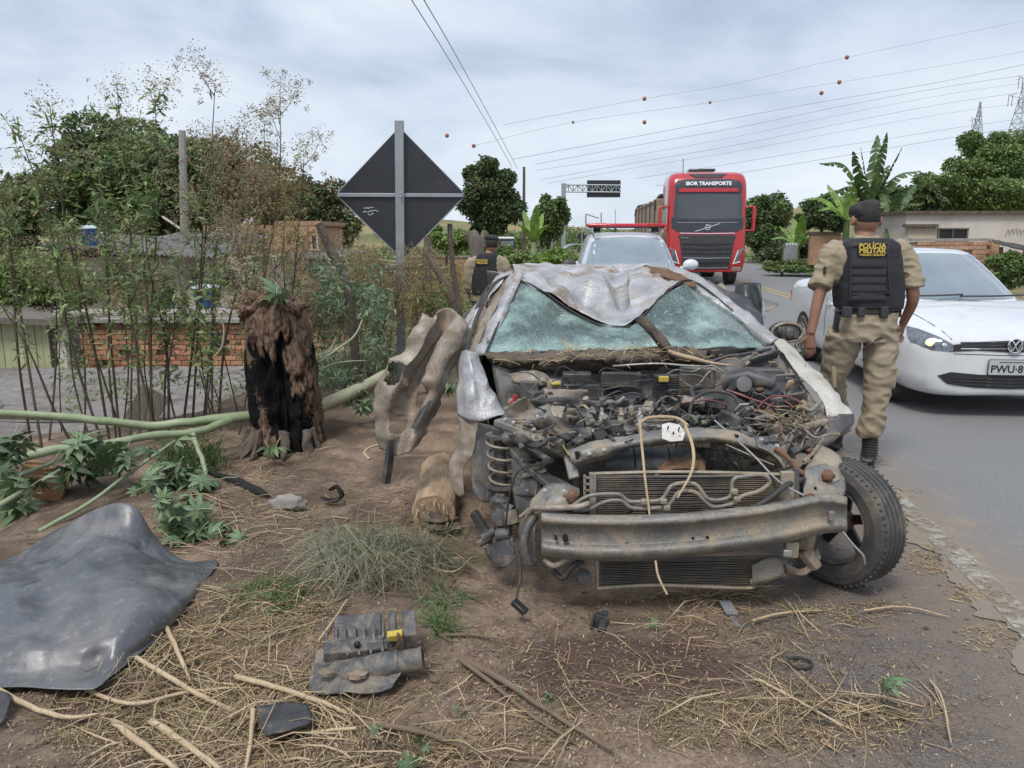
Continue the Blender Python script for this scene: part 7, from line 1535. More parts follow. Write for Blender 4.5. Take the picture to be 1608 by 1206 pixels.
leafcloud('distant_scrub', np.concatenate(Pp), .25, M['leaf_light'], None, 1.3, seed=5, label='green scrub filling the valley behind the houses')
def frond(base, tip, arch, w, m, parent, torn=.25, n=16, seed=0):
    rr_ = random.Random(seed); mid_ = base.lerp(tip, .5) + Vector((0, 0, arch)); P_ = catmull([base, mid_, tip], n // 2); b = MB()
    for i in range(len(P_) - 1):
        t = i / (len(P_) - 1); t2 = (i + 1) / (len(P_) - 1)
        tg_ = (P_[i + 1] - P_[i]).normalized(); s_ = tg_.cross(Vector((0, 0, 1))); s_ = s_.normalized() if s_.length > .05 else Vector((1, 0, 0))
        if abs(s_.x) < .5: s_ = (s_ + Vector((.7, 0, 0))).normalized()
        for sg_ in (-1, 1):
            wa = w * math.sin(math.pi * min(1, t * .93 + .06)) ** .6; wb_ = w * math.sin(math.pi * min(1, t2 * .93 + .06)) ** .6
            dr = Vector((0, 0, -.35 - rr_.uniform(0, torn * 2)))
            sh_ = tg_ * rr_.uniform(.0, .5) * w * torn * 2; sp_ = (P_[i + 1] - P_[i]) * torn * .6
            b.add([P_[i], P_[i + 1], P_[i + 1] + (s_ * sg_ + dr) .normalized() * wb_ - sp_ + sh_, P_[i] + (s_ * sg_ + dr).normalized() * wa + sh_], [(0, 1, 2, 3)] if sg_ > 0 else [(3, 2, 1, 0)])
    return b.build('leaf', M[m], parent, 0)
def banana(px, py, Y, tips, w, m, label, torn=.25, group='banana plants', trunk_h=.5):
    base = W(px, py, Y); g_ = gzs(base.x, Y); t = thing('banana_plant', label, 'banana plant', (base.x, Y, g_), 0, group)
    b = MB(); b.tube([Vector((base.x, Y, g_ - .1)), base], [.16, .10], 10); b.build('trunk', M['leaf_banana'] if w > .2 else M['green_stem'], t)
    for k, (x, y, ar) in enumerate(tips): frond(base, W(x, y, Y + random.Random(k).uniform(-1, 1)), ar, w, m, t, torn, seed=k)
banana(1365, 330, 30, [(1288, 256, .75), (1340, 238, .1), (1378, 212, .1), (1393, 208, .0), (1416, 232, .1), (1352, 232, .2), (1310, 300, .5), (1268, 318, .6), (1425, 300, .5), (1442, 268, .5), (1420, 350, .3), (1395, 260, .2), (1330, 285, .4)], .30, 'leaf_banana', 'tall torn banana plant rising behind the walking policeman', .3)
banana(1330, 345, 29, [(1262, 312, .35), (1285, 330, .3), (1300, 290, .2), (1340, 290, .2), (1390, 320, .4), (1372, 345, .3)], .26, 'leaf_bright', 'lower pale banana plant left of the walking policeman head', .15)
banana(1400, 350, 29, [(1438, 290, .2), (1448, 320, .3), (1382, 300, .3), (1412, 300, .1), (1395, 385, .2)], .24, 'leaf_banana', 'banana plant right of the walking policeman head', .2)
banana(1252, 392, 33, [(1225, 355, .2), (1262, 335, .1), (1248, 345, .1), (1210, 375, .3), (1280, 372, .3), (1232, 385, .1)], .24, 'leaf_bright', 'small bright banana plant between lorry and ruined wall', .1)
banana(838, 380, 31, [(822, 330, .1), (842, 322, .1), (852, 335, .1), (812, 350, .2), (862, 352, .2), (848, 360, .1)], .20, 'leaf_bright', 'bright yellow green banana plant under the slender tree', .1)
# ------------------------------------------------------------------ tall weeds
def along(P_, t):
    f = t * (len(P_) - 1); i = min(int(f), len(P_) - 2); return P_[i].lerp(P_[i + 1], f - i)
def weed(label, x0, y0, x1, y1, Y, kind, seed, r=.011, group='tall dry weeds beside the burnt stump', bend=12, leafn=60, heads=3, dens=1.0):
    rr_ = random.Random(seed); rg_ = np.random.default_rng(seed)
    b0 = W(x0, y0, Y); b0.z = gzs(b0.x, Y) - .05; tp = W(x1, y1, Y + rr_.uniform(-.3, .3))
    m1 = b0.lerp(tp, .35) + Vector((rr_.uniform(-.05, .05), 0, 0)); m2 = b0.lerp(tp, .7) + Vector((rr_.uniform(-.06, .06), 0, 0))
    P_ = catmull([b0, m1, m2, tp], 6)
    t = thing('tall_weed', label, 'weed', tuple(b0), 0, group)
    b = MB(); b.tube(P_, [r, r * .85, r * .55, r * .22], 6); b.build('stem', M['dry_stem'], t, 60)
    b = MB(); tips = []
    nb = {'leaf': 7, 'seed': 9, 'seedgold': 10, 'mix': 9, 'bare': 2}[kind]
    for k in range(nb):
        u = rr_.uniform(.45, .97); q = along(P_, u); L_ = rr_.uniform(.16, .42) * (1.25 - u * .5); a = rr_.uniform(0, 6.28)
        e_ = q + Vector((math.cos(a) * .55, math.sin(a) * .5, .75)) * L_; b.tube([q, q.lerp(e_, .5) + Vector((0, 0, -.02)), e_], [r * .4, r * .28, r * .12], 5, 3); tips.append((q, e_))
    tips.append((along(P_, .9), P_[-1])); b.build('branches', M['dry_stem'], t, 60)['kind'] = 'stuff'
    lp = []; sp_ = []
    for (q, e_) in tips:
        top_ = rr_.random()
        if kind in ('leaf', 'mix'):
            for _ in range(int(10 * dens)): lp.append(q.lerp(e_, rr_.uniform(.2, 1.05)) + Vector([rr_.gauss(0, .02) for _ in range(3)]))
        if kind in ('seed', 'seedgold') or (kind == 'mix' and e_.z > along(P_, .72).z):
            n = int((200 if kind != 'mix' else 90) * dens)
            sp_.append(ellcloud(e_ + Vector((0, 0, .03)), (.12, .12, .15), n, rg_, .1))
            for _ in range(5):
                f_ = e_ + Vector([rr_.gauss(0, .09) for _ in range(3)]); sp_.append(ellcloud(f_, (.035, .035, .04), int(n * .16), rg_, .0))
    for _ in range(int(leafn * dens * {'leaf': 2.2, 'mix': 1.5, 'seed': .4, 'seedgold': .25, 'bare': 0}[kind])):
        u = rr_.uniform(.25, 1) ** .8; q = along(P_, u); lp.append(q + Vector((rr_.gauss(0, .03), rr_.gauss(0, .03), rr_.gauss(0, .02))))
    if lp: leafcloud('foliage', np.array([tuple(v) for v in lp]), .021, M['leaf_green'], t, 3.8, .15, .8, seed=seed)
    if sp_: leafcloud('seed_heads', np.concatenate(sp_), .0105, M['seed_gold' if kind == 'seedgold' else 'seed'], t, 1.5, 0, seed=seed)
    return t
WS = [
 ('bare dark weed stem leaning far out at the left edge', 128, 690, -4, 468, 5.6, 'bare'),
 ('leafy weed leaning into the left top corner of the thicket', 160, 660, 20, 182, 5.9, 'leaf'),
 ('weed with a wispy brown tip leaning left below the sky', 168, 650, 78, 165, 6.1, 'mix'),
 ('tall leafy weed with green top just left of the thicket centre', 185, 655, 142, 160, 6.2, 'leaf'),
 ('tallest central weed with brown flowers over green leaves', 215, 650, 183, 132, 6.2, 'mix'),
 ('straight weed beside the grey pole with small brown top', 235, 650, 243, 145, 6.3, 'mix'),
 ('weed crossing in front of the concrete pole, leafy halfway', 262, 655, 232, 270, 6.2, 'leaf'),
 ('weed with leafy crown in front of the round tree', 245, 660, 150, 300, 5.9, 'leaf'),
 ('thin weed of brown seeds and leaves just right of the grey pole', 285, 650, 318, 265, 6.4, 'mix'),
 ('high weed with a big brown seed cloud against the sky', 300, 645, 338, 132, 6.4, 'seed'),
 ('weed whose brown seed cloud hangs right of the highest one', 318, 640, 372, 215, 6.6, 'seed'),
 ('tallest golden seed weed right of the thicket', 400, 600, 440, 135, 7.1, 'seedgold'),
 ('slim golden seed weed beside the tallest golden one', 405, 600, 415, 190, 7.3, 'seedgold'),
 ('golden weed leaning right over the burnt stump', 430, 580, 478, 240, 7.4, 'seedgold'),
 ('brown seed weed in front of the brick house', 340, 620, 395, 290, 6.6, 'seed'),
 ('leafy weed low in front of the plastered house', 330, 640, 350, 310, 6.3, 'leaf'),
 ('leafy weed arching over the green shed', 60, 650, -15, 240, 5.8, 'leaf'),
 ('brownish weed at the far left with sparse leaves', 40, 620, 8, 300, 6.0, 'mix'),
 ('weed with golden seeds right behind the burnt stump', 455, 560, 450, 290, 7.6, 'seedgold'),
 ('short golden seed weed above the burnt stump top', 400, 560, 372, 330, 7.2, 'seedgold')]
for i, a in enumerate(WS): weed(*a, seed=100 + i)
rs_ = random.Random(77)
adj = 'slim crooked leaning short scraggly thin bushy low forked wispy drooping sparse stiff bent tangled feathery stunted ragged wiry spindly curved faded dusty splayed'.split()
LMK = lambda x: 'in front of the green shed' if x < 160 else 'in front of the red brick wall' if x < 250 else 'beside the concrete pole' if x < 310 else 'just left of the burnt stump'
KND = {'mix': 'brown topped leafy', 'seed': 'brown seeded', 'leaf': 'green leafy', 'bare': 'bare stemmed', 'seedgold': 'golden seeded'}
for i in range(22):
    x0 = rs_.uniform(60, 420); k_ = rs_.choice(['mix', 'leaf', 'leaf', 'leaf', 'bare', 'leaf', 'seedgold', 'seed']); Y = rs_.uniform(5.9, 7.4)
    weed(adj[i % 24] + ' ' + KND[k_] + ' weed low in the thicket ' + LMK(x0), x0, 650, x0 + rs_.uniform(-90, 55), rs_.uniform(290, 470), Y, k_, 200 + i, r=rs_.uniform(.006, .010), dens=.7)
# dry brush between the thicket and the sign post
for i in range(34):
    x0 = rs_.uniform(470, 735); k_ = rs_.choice(['seedgold', 'seedgold', 'leaf', 'mix', 'seed']); Y = rs_.uniform(7.6, 11)
    weed(adj[(i + 5 * (i // 24)) % 24] + ' ' + KND[k_] + (' weed in the low brush ' if i < 24 else ' weed further back in the brush ') + ('left of the sign post' if x0 < 615 else 'right of the sign post' if x0 < 680 else 'among the wooden posts'), x0, 560, x0 + rs_.uniform(-30, 30), rs_.uniform(395, 500), Y, k_, 300 + i, r=.006, group='low brush around the sign post', dens=.85)
# wilted pale green mass and grass behind the stump and below the sign
def blades(name, pix, n, L_, w, m, seed, lean=.6, kind='stuff', label=None, zoff=0, up=.8, world=None):
    """many thin curved blades or straws as real ribbons with thickness"""
    rg_ = np.random.default_rng(seed); P_ = []
    tot = sum(q[4] for q in pix)
    for (cx, cy, rx, ry, wt) in pix:
        k = int(n * wt / tot)
        for _ in range(k):
            r_ = math.sqrt(rg_.random()) * (.6 + .4 * rg_.random()); a = rg_.uniform(0, 6.283); px, py = cx + rx * r_ * math.cos(a), cy + ry * r_ * math.sin(a)
            g = G(px, min(max(py, 470), 1240), 0); P_.append((g.x, g.y))
    P_ = np.array(P_); N = len(P_); z = gz(P_[:, 0], P_[:, 1]) + zoff
    a = rg_.uniform(0, 2 * np.pi, N); d = np.stack([np.cos(a), np.sin(a), np.zeros(N)], 1); s = np.stack([-np.sin(a), np.cos(a), np.zeros(N)], 1)
    ln = (L_[0] + (L_[1] - L_[0]) * rg_.random(N) ** 2)[:, None]; h = (up * rg_.random(N))[:, None] * ln; ww = (w * rg_.uniform(.5, 1.4, N))[:, None]
    p0 = np.stack([P_[:, 0], P_[:, 1], z + rg_.random(N) * (.01 if lean > .5 else 0)], 1); bend = rg_.normal(size=(N, 1)) * .10 * ln
    p1 = p0 + d * ln * .5 * (lean + .2) + s * bend + np.array([0, 0, 1]) * h * .75; p2 = p0 + d * ln * (lean + .3) + s * bend * rg_.uniform(-1, 1.5, (N, 1)) + np.array([0, 0, 1]) * h * (1 if lean < .5 else .35)
    V_ = []; up_ = np.array([0, 0, 1.0])
    for p, k in ((p0, 1), (p1, .9), (p2, .25)): V_ += [p + s * ww * k, p - s * ww * k * .5 + up_ * ww * k * .8, p - s * ww * k * .5 - up_ * ww * k * .8]
    V_ = np.stack(V_, 1).reshape(-1, 3); b_ = (np.arange(N) * 9)[:, None]
    F_ = np.concatenate([b_ + np.array([[i, i + 3, (i + 1) % 3 + 3 + (i // 3) * 3, (i + 1) % 3]]) for i in range(3)] + [b_ + 3 + np.array([[i, i + 3, (i + 1) % 3 + 3, (i + 1) % 3]]) for i in range(3)], 0)
    o = mesh_obj(name, V_, F_, m, None, 0); o['kind'] = kind
    if label: o['label'] = label
    return o
blades('wilted_grass', [(540, 590, 70, 22, 2), (600, 560, 90, 25, 3), (700, 560, 70, 20, 2), (480, 640, 30, 14, .5)], 3800, (.12, .42), .004, M['grass_grey'], 1, .35, up=1.0, label='wilted grass between the burnt stump and the sign post')
blades('green_grass', [(560, 575, 80, 25, 2), (650, 580, 60, 15, 1), (300, 720, 70, 25, 1)], 1500, (.10, .35), .004, M['grass_green'], 2, .35, up=1.0, label='green grass blades behind the fallen pale trunk')
Pp = []; rg = np.random.default_rng(9)
for k in range(58):
    px, py = rg.uniform(478, 615), rg.uniform(420, 605); c = W(px, py, rg.uniform(6.8, 8.2))
    if c.z < -.3: continue
    Pp.append(ellcloud(c, (.15, .13, .14), 50, rg, .1))
leafcloud('wilted_foliage', np.concatenate(Pp), .018, mat_w := leafmat('pale_wilted_leaf', (.15, .23, .12), (.24, .31, .19)), None, 4, .5, seed=3, label='pale wilted foliage heaped behind the burnt stump')
Pp = []
for k in range(70):
    px, py = rg.uniform(500, 745), rg.uniform(400, 540); c = W(px, py, rg.uniform(8.8, 12))
    Pp.append(ellcloud(c, (.22, .2, .18), 90, rg, .1))
leafcloud('dry_brush', np.concatenate(Pp), .018, M['seed_gold'], None, 2.5, .2, seed=6, label='dry golden brush covering the slope behind the sign post')
Pp = []
for k in range(40):
    px, py = rg.uniform(640, 900), rg.uniform(408, 520); Y = rg.uniform(11, 20); c = W(px, py, Y); c.z = gzs(c.x, Y) + rg.uniform(.05, .5)
    Pp.append(ellcloud(c, (.35, .3, .22), 120, rg, .1))
leafcloud('roadside_weeds', np.concatenate(Pp), .035, M['leaf_light'], None, 3, .2, seed=7, label='green roadside weeds behind the wreck and policeman')
Pp = []
for k in range(60):
    Y = rg.uniform(22, 60); x = float(road_left(np.array(Y))) + 7.7 + rg.uniform(0, 2.2); Pp.append(ellcloud((x, Y, gzs(x, Y) + .15), (.6, .6, .35), 90, rg, .1))
leafcloud('verge_plants', np.concatenate(Pp), .07, M['leaf_mid'], None, 2, .2, seed=8, label='low green plants along the far side of the road')
Pp = []
for k in range(60):
    px, py = rg.uniform(110, 420), rg.uniform(400, 640); c = W(px, py, rg.uniform(6.3, 7.8))
    if c.z < gzs(c.x, c.y): continue
    Pp.append(ellcloud(c, (.12, .1, .12), 26, rg, .1))
leafcloud('thicket_leaves', np.concatenate(Pp), .018, M['leaf_green'], None, 3.2, .3, seed=10, label='loose small green leaves in the weed thicket')
# ------------------------------------------------------------------ burnt stump
sc_ = G(446, 706); Ys_ = sc_.y + .12
V_ = []; NA, NH = 150, 120; char = []
zb_, zt_ = -.06, W(446, 478, Ys_).z
prof_w = [(0, .315), (.08, .285), (.2, .262), (.4, .265), (.6, .262), (.8, .245), (.92, .225), (1, .17)]
bx, tx_ = W(452, 700, Ys_).x, W(434, 480, Ys_).x
for i in range(NH + 1):
    t = i / NH; z = zb_ + (zt_ - zb_) * t; w_ = float(np.interp(t, [p[0] for p in prof_w], [p[1] for p in prof_w]))
    for j in range(NA):
        a = 2 * math.pi * j / NA; q = Vector((math.cos(a), math.sin(a), z * 1.0))
        r_ = w_ * (1 + .10 * noise.noise(q * 2.1) + .08 * noise.noise(Vector((q.x * 7, q.y * 7, z * 2.5))) + .05 * noise.noise(q * 14) + .035 * noise.noise(Vector((q.x * 26, q.y * 26, z * 9))))
        r_ -= (abs(noise.noise(Vector((q.x * 3.5, q.y * 3.5, z * 5)))) < .09) * .014
        u = (math.cos(a) * w_ - .0) / .17; vch = (t - .50) / .40; fr = max(0, -math.sin(a))
        dd = u * u * .9 + vch * vch; cav = max(0, .85 - dd + 1.1 * noise.noise(q * 3.3) + .5 * noise.noise(q * 8)) * fr
        r_ -= min(cav * .20, .11 + .03 * noise.noise(q * 9))
        lo = math.exp(-(((math.cos(a) * w_ - .14) / .14) ** 2 + ((t - .12) / .13) ** 2)) * fr + .7 * math.exp(-(((math.cos(a) * w_ + .2) / .07) ** 2 + ((t - .35) / .3) ** 2))
        V_.append((bx + (tx_ - bx) * t + r_ * math.cos(a), Ys_ + r_ * math.sin(a) * .9, z + .035 * noise.noise(q * 4) * (t > .9))); char.append(min(1.3, cav * 2.2 + lo * .9 + .30 - .35 * (t > .86)))
c0 = len(V_); V_.append((tx_, Ys_, zt_ + .03)); char.append(0)
F_ = [(i * NA + j, i * NA + (j + 1) % NA, (i + 1) * NA + (j + 1) % NA, (i + 1) * NA + j) for i in range(NH) for j in range(NA)] + [(NH * NA + j, NH * NA + (j + 1) % NA, c0) for j in range(NA)]
stp = mesh_obj('tree_stump', V_, F_, M['stump'], None, 180); tag(stp, 'broad burnt tree stump with a blackened hollow front on the verge', 'tree stump')
at = stp.data.attributes.new('char', 'FLOAT', 'POINT'); at.data.foreach_set('value', char)
b = MB(); b.ball(W(424, 482, Ys_ + .02), (.20, .16, .12), 44, 30, jit=.7); b.ball(W(400, 494, Ys_), (.10, .1, .08), 30, 20, jit=.8)
for k in range(9): b.ball(W(rs_.uniform(385, 470), rs_.uniform(478, 494), Ys_ - .1), rs_.uniform(.03, .06), 8, 6, jit=1.0)
b.jitter(.022, 26)
tag(b.build('soil_clump', M['stump'], None, 180), 'lump of brown earth heaped on top of the burnt stump', 'earth')
Pp = [ellcloud(W(rs_.uniform(362, 410), rs_.uniform(455, 500), Ys_ + rs_.uniform(-.1, .15)), (.05, .05, .04), 90, rg, .1) for _ in range(8)]
leafcloud('dead_vine', np.concatenate(Pp), .010, M['seed'], None, 2, .2, seed=12, label='pale dead vine on the left of the stump top')
b = MB()
for k in range(7):
    a = rs_.uniform(-2.9, -.2); r0 = .27; p0 = Vector((bx + r0 * math.cos(a), Ys_ + r0 * math.sin(a) * .9, .05)); p1 = p0 + Vector((math.cos(a) * rs_.uniform(.05, .22), math.sin(a) * rs_.uniform(.05, .22), -.06)); b.tube([p0 + Vector((0, 0, .12)), p0.lerp(p1, .5) + Vector((0, 0, .02)), p1], [.035, .03, .008], 6, 4)
b.jitter(.02, 12)
tag(b.build('roots', M['bark'], stp, 60), kind='stuff')
# ------------------------------------------------------------------ fallen branches, trunks, posts
def branch(label, pts, r, m, cat='branch', name='fallen_branch', n=9, group=None, jit=.0):
    b = MB(); b.tube(WL(pts), r, n, 6)
    b.jitter(jit or max(r if isinstance(r, float) else r[0], .004) * .35, 9)
    return tag(b.build(name, M[m], None, 60), label, cat, group)
branch('upper long pale green fallen branch running left from the stump', [(-60, 645, 5.0), (100, 654, 5.2), (230, 668, 5.4), (300, 662, 5.5), (400, 652, 5.75)], [.026, .028, .032, .034, .04], 'green_stem')
branch('lower thick green fallen branch curving to the left edge', [(-60, 752, 4.3), (60, 712, 4.6), (150, 700, 4.8), (240, 684, 5.05), (310, 678, 5.25), (360, 660, 5.5)], [.026, .028, .03, .028, .03, .034], 'green_stem')
branch('thin green branch hanging down from the fallen branches', [(300, 676, 5.25), (312, 708, 5.0), (322, 740, 4.75), (316, 788, 4.45)], [.02, .016, .014, .012], 'green_stem')
branch('thin green branch lying diagonally behind the plastic sheet', [(60, 835, 3.95), (140, 790, 4.2), (205, 742, 4.6), (275, 692, 5.1)], [.012, .012, .011, .008], 'green_stem')
branch('short green branch near the left edge above the plastic sheet', [(-40, 815, 3.9), (40, 770, 4.2), (95, 738, 4.5)], [.018, .014, .009], 'green_stem')
branch('second short green branch at the left edge, steeper', [(-40, 765, 4.2), (40, 742, 4.4), (100, 720, 4.7)], [.016, .013, .009], 'green_stem')
branch('pale papery trunk lying between the stump and the wreck', [(498, 640, 5.9), (540, 622, 6.1), (575, 606, 6.35), (606, 588, 6.6)], [.05, .055, .052, .045], 'pale_trunk', 'log', 'fallen_log', 14, jit=.006)
for p, r_, l_ in (([(500, 570, 5.9), (530, 548, 6.1), (556, 528, 6.3), (569, 502, 6.4)], .013, 'bluish green branch forking up right of the stump'), ([(500, 582, 5.9), (530, 570, 6.1), (575, 566, 6.3)], .011, 'green branch pointing straight right from the stump'), ([(500, 560, 5.9), (520, 545, 6.1), (528, 528, 6.2)], .006, 'small twig above the bluish branch')):
    branch(l_, p, [r_, r_ * .8, r_ * .4], 'green_stem')
branch('curved pale dry stalk arching beside the weed thicket', [(348, 500, 6.0), (352, 520, 6.0), (348, 545, 6.0), (335, 562, 6.0)], .008, 'straw_pale', 'stalk', 'dry_stalk')
branch('curled yellow stalk lying on the dirt beside the crumpled panel', [(598, 697, 4.9), (580, 703, 4.85), (572, 712, 4.8), (580, 721, 4.75)], .008, 'straw_pale', 'stalk', 'dry_stalk')
for p, r_, l_, m_ in (([(672, 372, 8.3), (670, 440, 8.3), (678, 500, 8.3), (680, 540, 8.3)], .055, 'straight wooden fence post just right of the sign post', 'weathered'), ([(706, 352, 8.6), (712, 430, 8.6), (722, 500, 8.6), (726, 540, 8.6)], .035, 'slim wooden post left of the standing policeman', 'bark'), ([(672, 400, 8.1), (690, 430, 8.0), (712, 480, 7.9), (726, 520, 7.9)], .045, 'dark branch leaning between the two wooden posts', 'bark'), ([(664, 470, 8.0), (652, 500, 8.0), (648, 535, 8.0)], .03, 'dark crooked stick beside the sign post foot', 'bark'),
                     ([(500, 352, 7.6), (520, 395, 7.5), (545, 450, 7.4), (560, 482, 7.3)], .045, 'dark broken trunk leaning left of the diamond sign', 'bark'), ([(560, 478, 7.3), (580, 500, 7.2), (598, 520, 7.1)], .012, 'thin dark twig continuing from the leaning broken trunk', 'bark'), ([(738, 364, 13), (748, 390, 13), (752, 430, 13)], .12, 'pale split stump left of the standing policeman', 'weathered'), ([(762, 364, 13.2), (754, 395, 13.1), (750, 430, 13)], .07, 'right prong of the pale split stump', 'weathered')):
    b0 = WL(p); b0[-1].z = min(b0[-1].z, gzs(b0[-1].x, b0[-1].y)); b0 = b0 + [Vector((b0[-1].x, b0[-1].y, gzs(b0[-1].x, b0[-1].y) - .1))]
    tag(MB().tube(b0, [r_ * .8, r_, r_, r_ * 1.1], 9, 5).jitter(r_ * .25, 8).build('wooden_post' if 'post' in l_ else 'broken_log', M[m_], None, 60), l_, 'post' if 'post' in l_ else 'trunk')
branch('thin stick tied across to the sign post', [(632, 432, 8.3), (655, 452, 8.2), (668, 468, 8.1)], .006, 'twig', 'stick', 'stick')
branch('horizontal pale rail behind the sign post', [(562, 424, 11), (640, 419, 11), (664, 418, 11)], .04, 'weathered', 'rail', 'fence_rail')
branch('lower horizontal rail crossing behind the sign post', [(530, 480, 9.5), (600, 474, 9.5), (625, 472, 9.5)], .03, 'weathered', 'rail', 'fence_rail')
# splintered log under the left wing
lg = thing('split_log', 'splintered pale log lying under the torn left wing of the wreck', 'log', (W(685, 770, 3.9).x, 3.9, 0))
q0, q1 = W(688, 660, 4.75), W(678, 766, 3.95); q0.z = .11; q1.z = .10
b = MB(); b.tube([q0, q0.lerp(q1, .5) + Vector((.01, 0, .01)), q1], [.115, .12, .115], 26, 12); b.jitter(.02, 12); b.build('wood', M['wood'], lg, 50)
b = MB(); b.tube([q0 + Vector((.075, 0, .0)), q0.lerp(q1, .5) + Vector((.085, 0, .0)), q1 + Vector((.07, .08, -.01))], [.05, .055, .05], 12, 8); b.jitter(.014, 12); b.build('bark', M['bark'], lg, 50)
b = MB(); 
for k in range(16): a = rs_.uniform(0, 6.28); c = q1 + Vector((.085 * math.cos(a), 0, .085 * math.sin(a))); b.tube([c, c + Vector((rs_.uniform(-.02, .02), -rs_.uniform(.02, .09), rs_.uniform(-.03, .02)))], [.008, .002], 5)
tag(b.build('splinters', M['wood'], lg, 0), kind='stuff')
b = MB(); b.ball(q1 + Vector((.03, .02, -.04)), (.10, .06, .05), 14, 8, jit=.9); b.build('rotten_core', M['bark'], lg)
branch('charred stick lying on the dirt below the stump', [(330, 742, 4.85), (370, 757, 4.7), (405, 772, 4.55), (425, 777, 4.5)], [.012, .03, .034, .008], 'char', 'stick', 'charred_stick', jit=.01)
b = MB(); b.tube(WL([(505, 781, 4.55), (522, 786, 4.5), (536, 778, 4.5), (530, 764, 4.52), (518, 768, 4.55)]), [.012, .022, .03, .018, .008], 8, 5, .5); b.jitter(.012, 14); tag(b.build('bark_curl', M['char'], None, 50), 'dark curled strip of bark on the dirt right of the stone', 'bark')
q = G(452, 792); b = MB(); b.ball((q.x, q.y, gzs(q.x, q.y) + .035), (.105, .06, .05), 20, 12, jit=.35); b.jitter(.008, 25); tag(b.build('stone', M['stone'], None, 60), 'pale rounded stone lying on the dirt below the stump', 'stone')
q = G(418, 690); b = MB(); b.ball((q.x, q.y - .1, .05), (.13, .07, .07), 18, 10, jit=.5); tag(b.build('clay_lump', M['clod'], None, 60), 'lump of reddish clay at the foot of the burnt stump', 'earth')
q = W(70, 755, 4.6); t = thing('broken_brick', 'broken orange hollow brick half hidden under the green leaves', 'brick', (q.x, 4.6, gzs(q.x, 4.6)))
b = MB(); b.box(q, (.26, .14, .19), Matrix.Rotation(.3, 3, 'Z') @ Matrix.Rotation(.35, 3, 'Y')); b.build('brick', M['brick'], t, 0, .006)
# sticks on the windscreen and hanging stalks on the engine
branch('burnt plank end stuck upright in the windscreen base', [(1003, 500, 4.20), (1020, 516, 4.18), (1040, 538, 4.18), (1056, 556, 4.2)], [.024, .03, .034, .03], 'bark', 'plank', 'broken_stick', 6, jit=.016)
branch('pale dry stick lying along the windscreen base right of the burnt plank', [(1050, 552, 4.15), (1085, 562, 4.1), (1115, 570, 4.1), (1150, 573, 4.1)], [.012, .014, .008, .004], 'straw_pale', 'stick', 'dry_stick')
branch('long dry stalk hanging over the radiator left of centre', [(1004, 660, 3.2), (1008, 700, 3.12), (1014, 760, 3.02), (1020, 812, 2.98)], [.006, .006, .005, .004], 'straw_pale', 'stalk', 'dry_stalk')
branch('bent dry stalk hanging beside the white latch plate', [(1076, 668, 3.2), (1088, 705, 3.1), (1086, 740, 3.02), (1064, 782, 2.99)], [.007, .007, .006, .004], 'straw_pale', 'stalk', 'dry_stalk')
branch('dry stalk arching across above the slam panel', [(1000, 668, 3.25), (1020, 656, 3.3), (1060, 656, 3.3), (1080, 668, 3.22)], [.007, .007, .007, .006], 'straw_pale', 'stalk', 'dry_stalk')
branch('short dry stalk dangling below the bumper beam', [(1029, 880, 2.93), (1034, 905, 2.9), (1048, 934, 2.86)], [.005, .005, .004], 'straw_pale', 'stalk', 'dry_stalk')
b = MB()
for k in range(260):
    px, py = rs_.choice([(rs_.uniform(770, 1210), rs_.gauss(562, 8)), (rs_.uniform(1200, 1300), rs_.gauss(655, 9)), (rs_.uniform(1050, 1250), rs_.gauss(690, 12)), (rs_.uniform(880, 1100), rs_.gauss(552, 6))])
    Y = {0: 4.2}.get(0) if py < 590 else 3.55; c = W(px, py, Y - .06 + rs_.uniform(-.04, .04)); d = Vector((rs_.gauss(0, .07), rs_.gauss(0, .03), rs_.gauss(0, .022)))
    b.tube([c, c + d * .5 + Vector((0, 0, rs_.uniform(0, .015))), c + d], [.0022, .0018, .001], 3, 2)
tag(b.build('dead_grass', M['straw'], None, 0), kind='stuff', label='dead grass scattered over the wreck engine bay')
# ------------------------------------------------------------------ palmate leaves
def palm_mesh(name, m, seed, n=8, droop=.5):
    rr_ = random.Random(seed); b = MB()
    for k in range(n):
        a = R(-150 + 300 * k / (n - 1)) + rr_.uniform(-.08, .08); L_ = (1 - .35 * abs(k - (n - 1) / 2) / (n / 2)) * rr_.uniform(.85, 1.1)
        d = Vector((math.sin(a), math.cos(a), 0)); s_ = Vector((d.y, -d.x, 0)); w_ = .15 * L_ + .02; pr = []
        for t, ww in ((.0, .25), (.3, .75), (.55, 1.0), (.8, .62), (1.0, .0)):
            z = -droop * (t * L_) ** 2 * .8; c = d * L_ * t + Vector((0, 0, z)); pr.append((c + s_ * w_ * ww + Vector((0, 0, .035 * ww)), c, c - s_ * w_ * ww + Vector((0, 0, .035 * ww))))
        vs = [p for q in pr for p in q]; b.add(vs, [(i * 3 + j, i * 3 + j + 1, i * 3 + j + 4, i * 3 + j + 3) for i in range(4) for j in range(2)])
    me = bpy.data.meshes.new(name); me.from_pydata(b.v, [], b.f); me.materials.append(m); me.polygons.foreach_set('use_smooth', [True] * len(me.polygons)); return me
PM_ = [palm_mesh('leaf', M['castor'], k, droop=.5 + .35 * (k % 3)) for k in range(5)] + [palm_mesh('leaf', M['castor_dark'], 9 + k, droop=.5 + .3 * k) for k in range(3)]
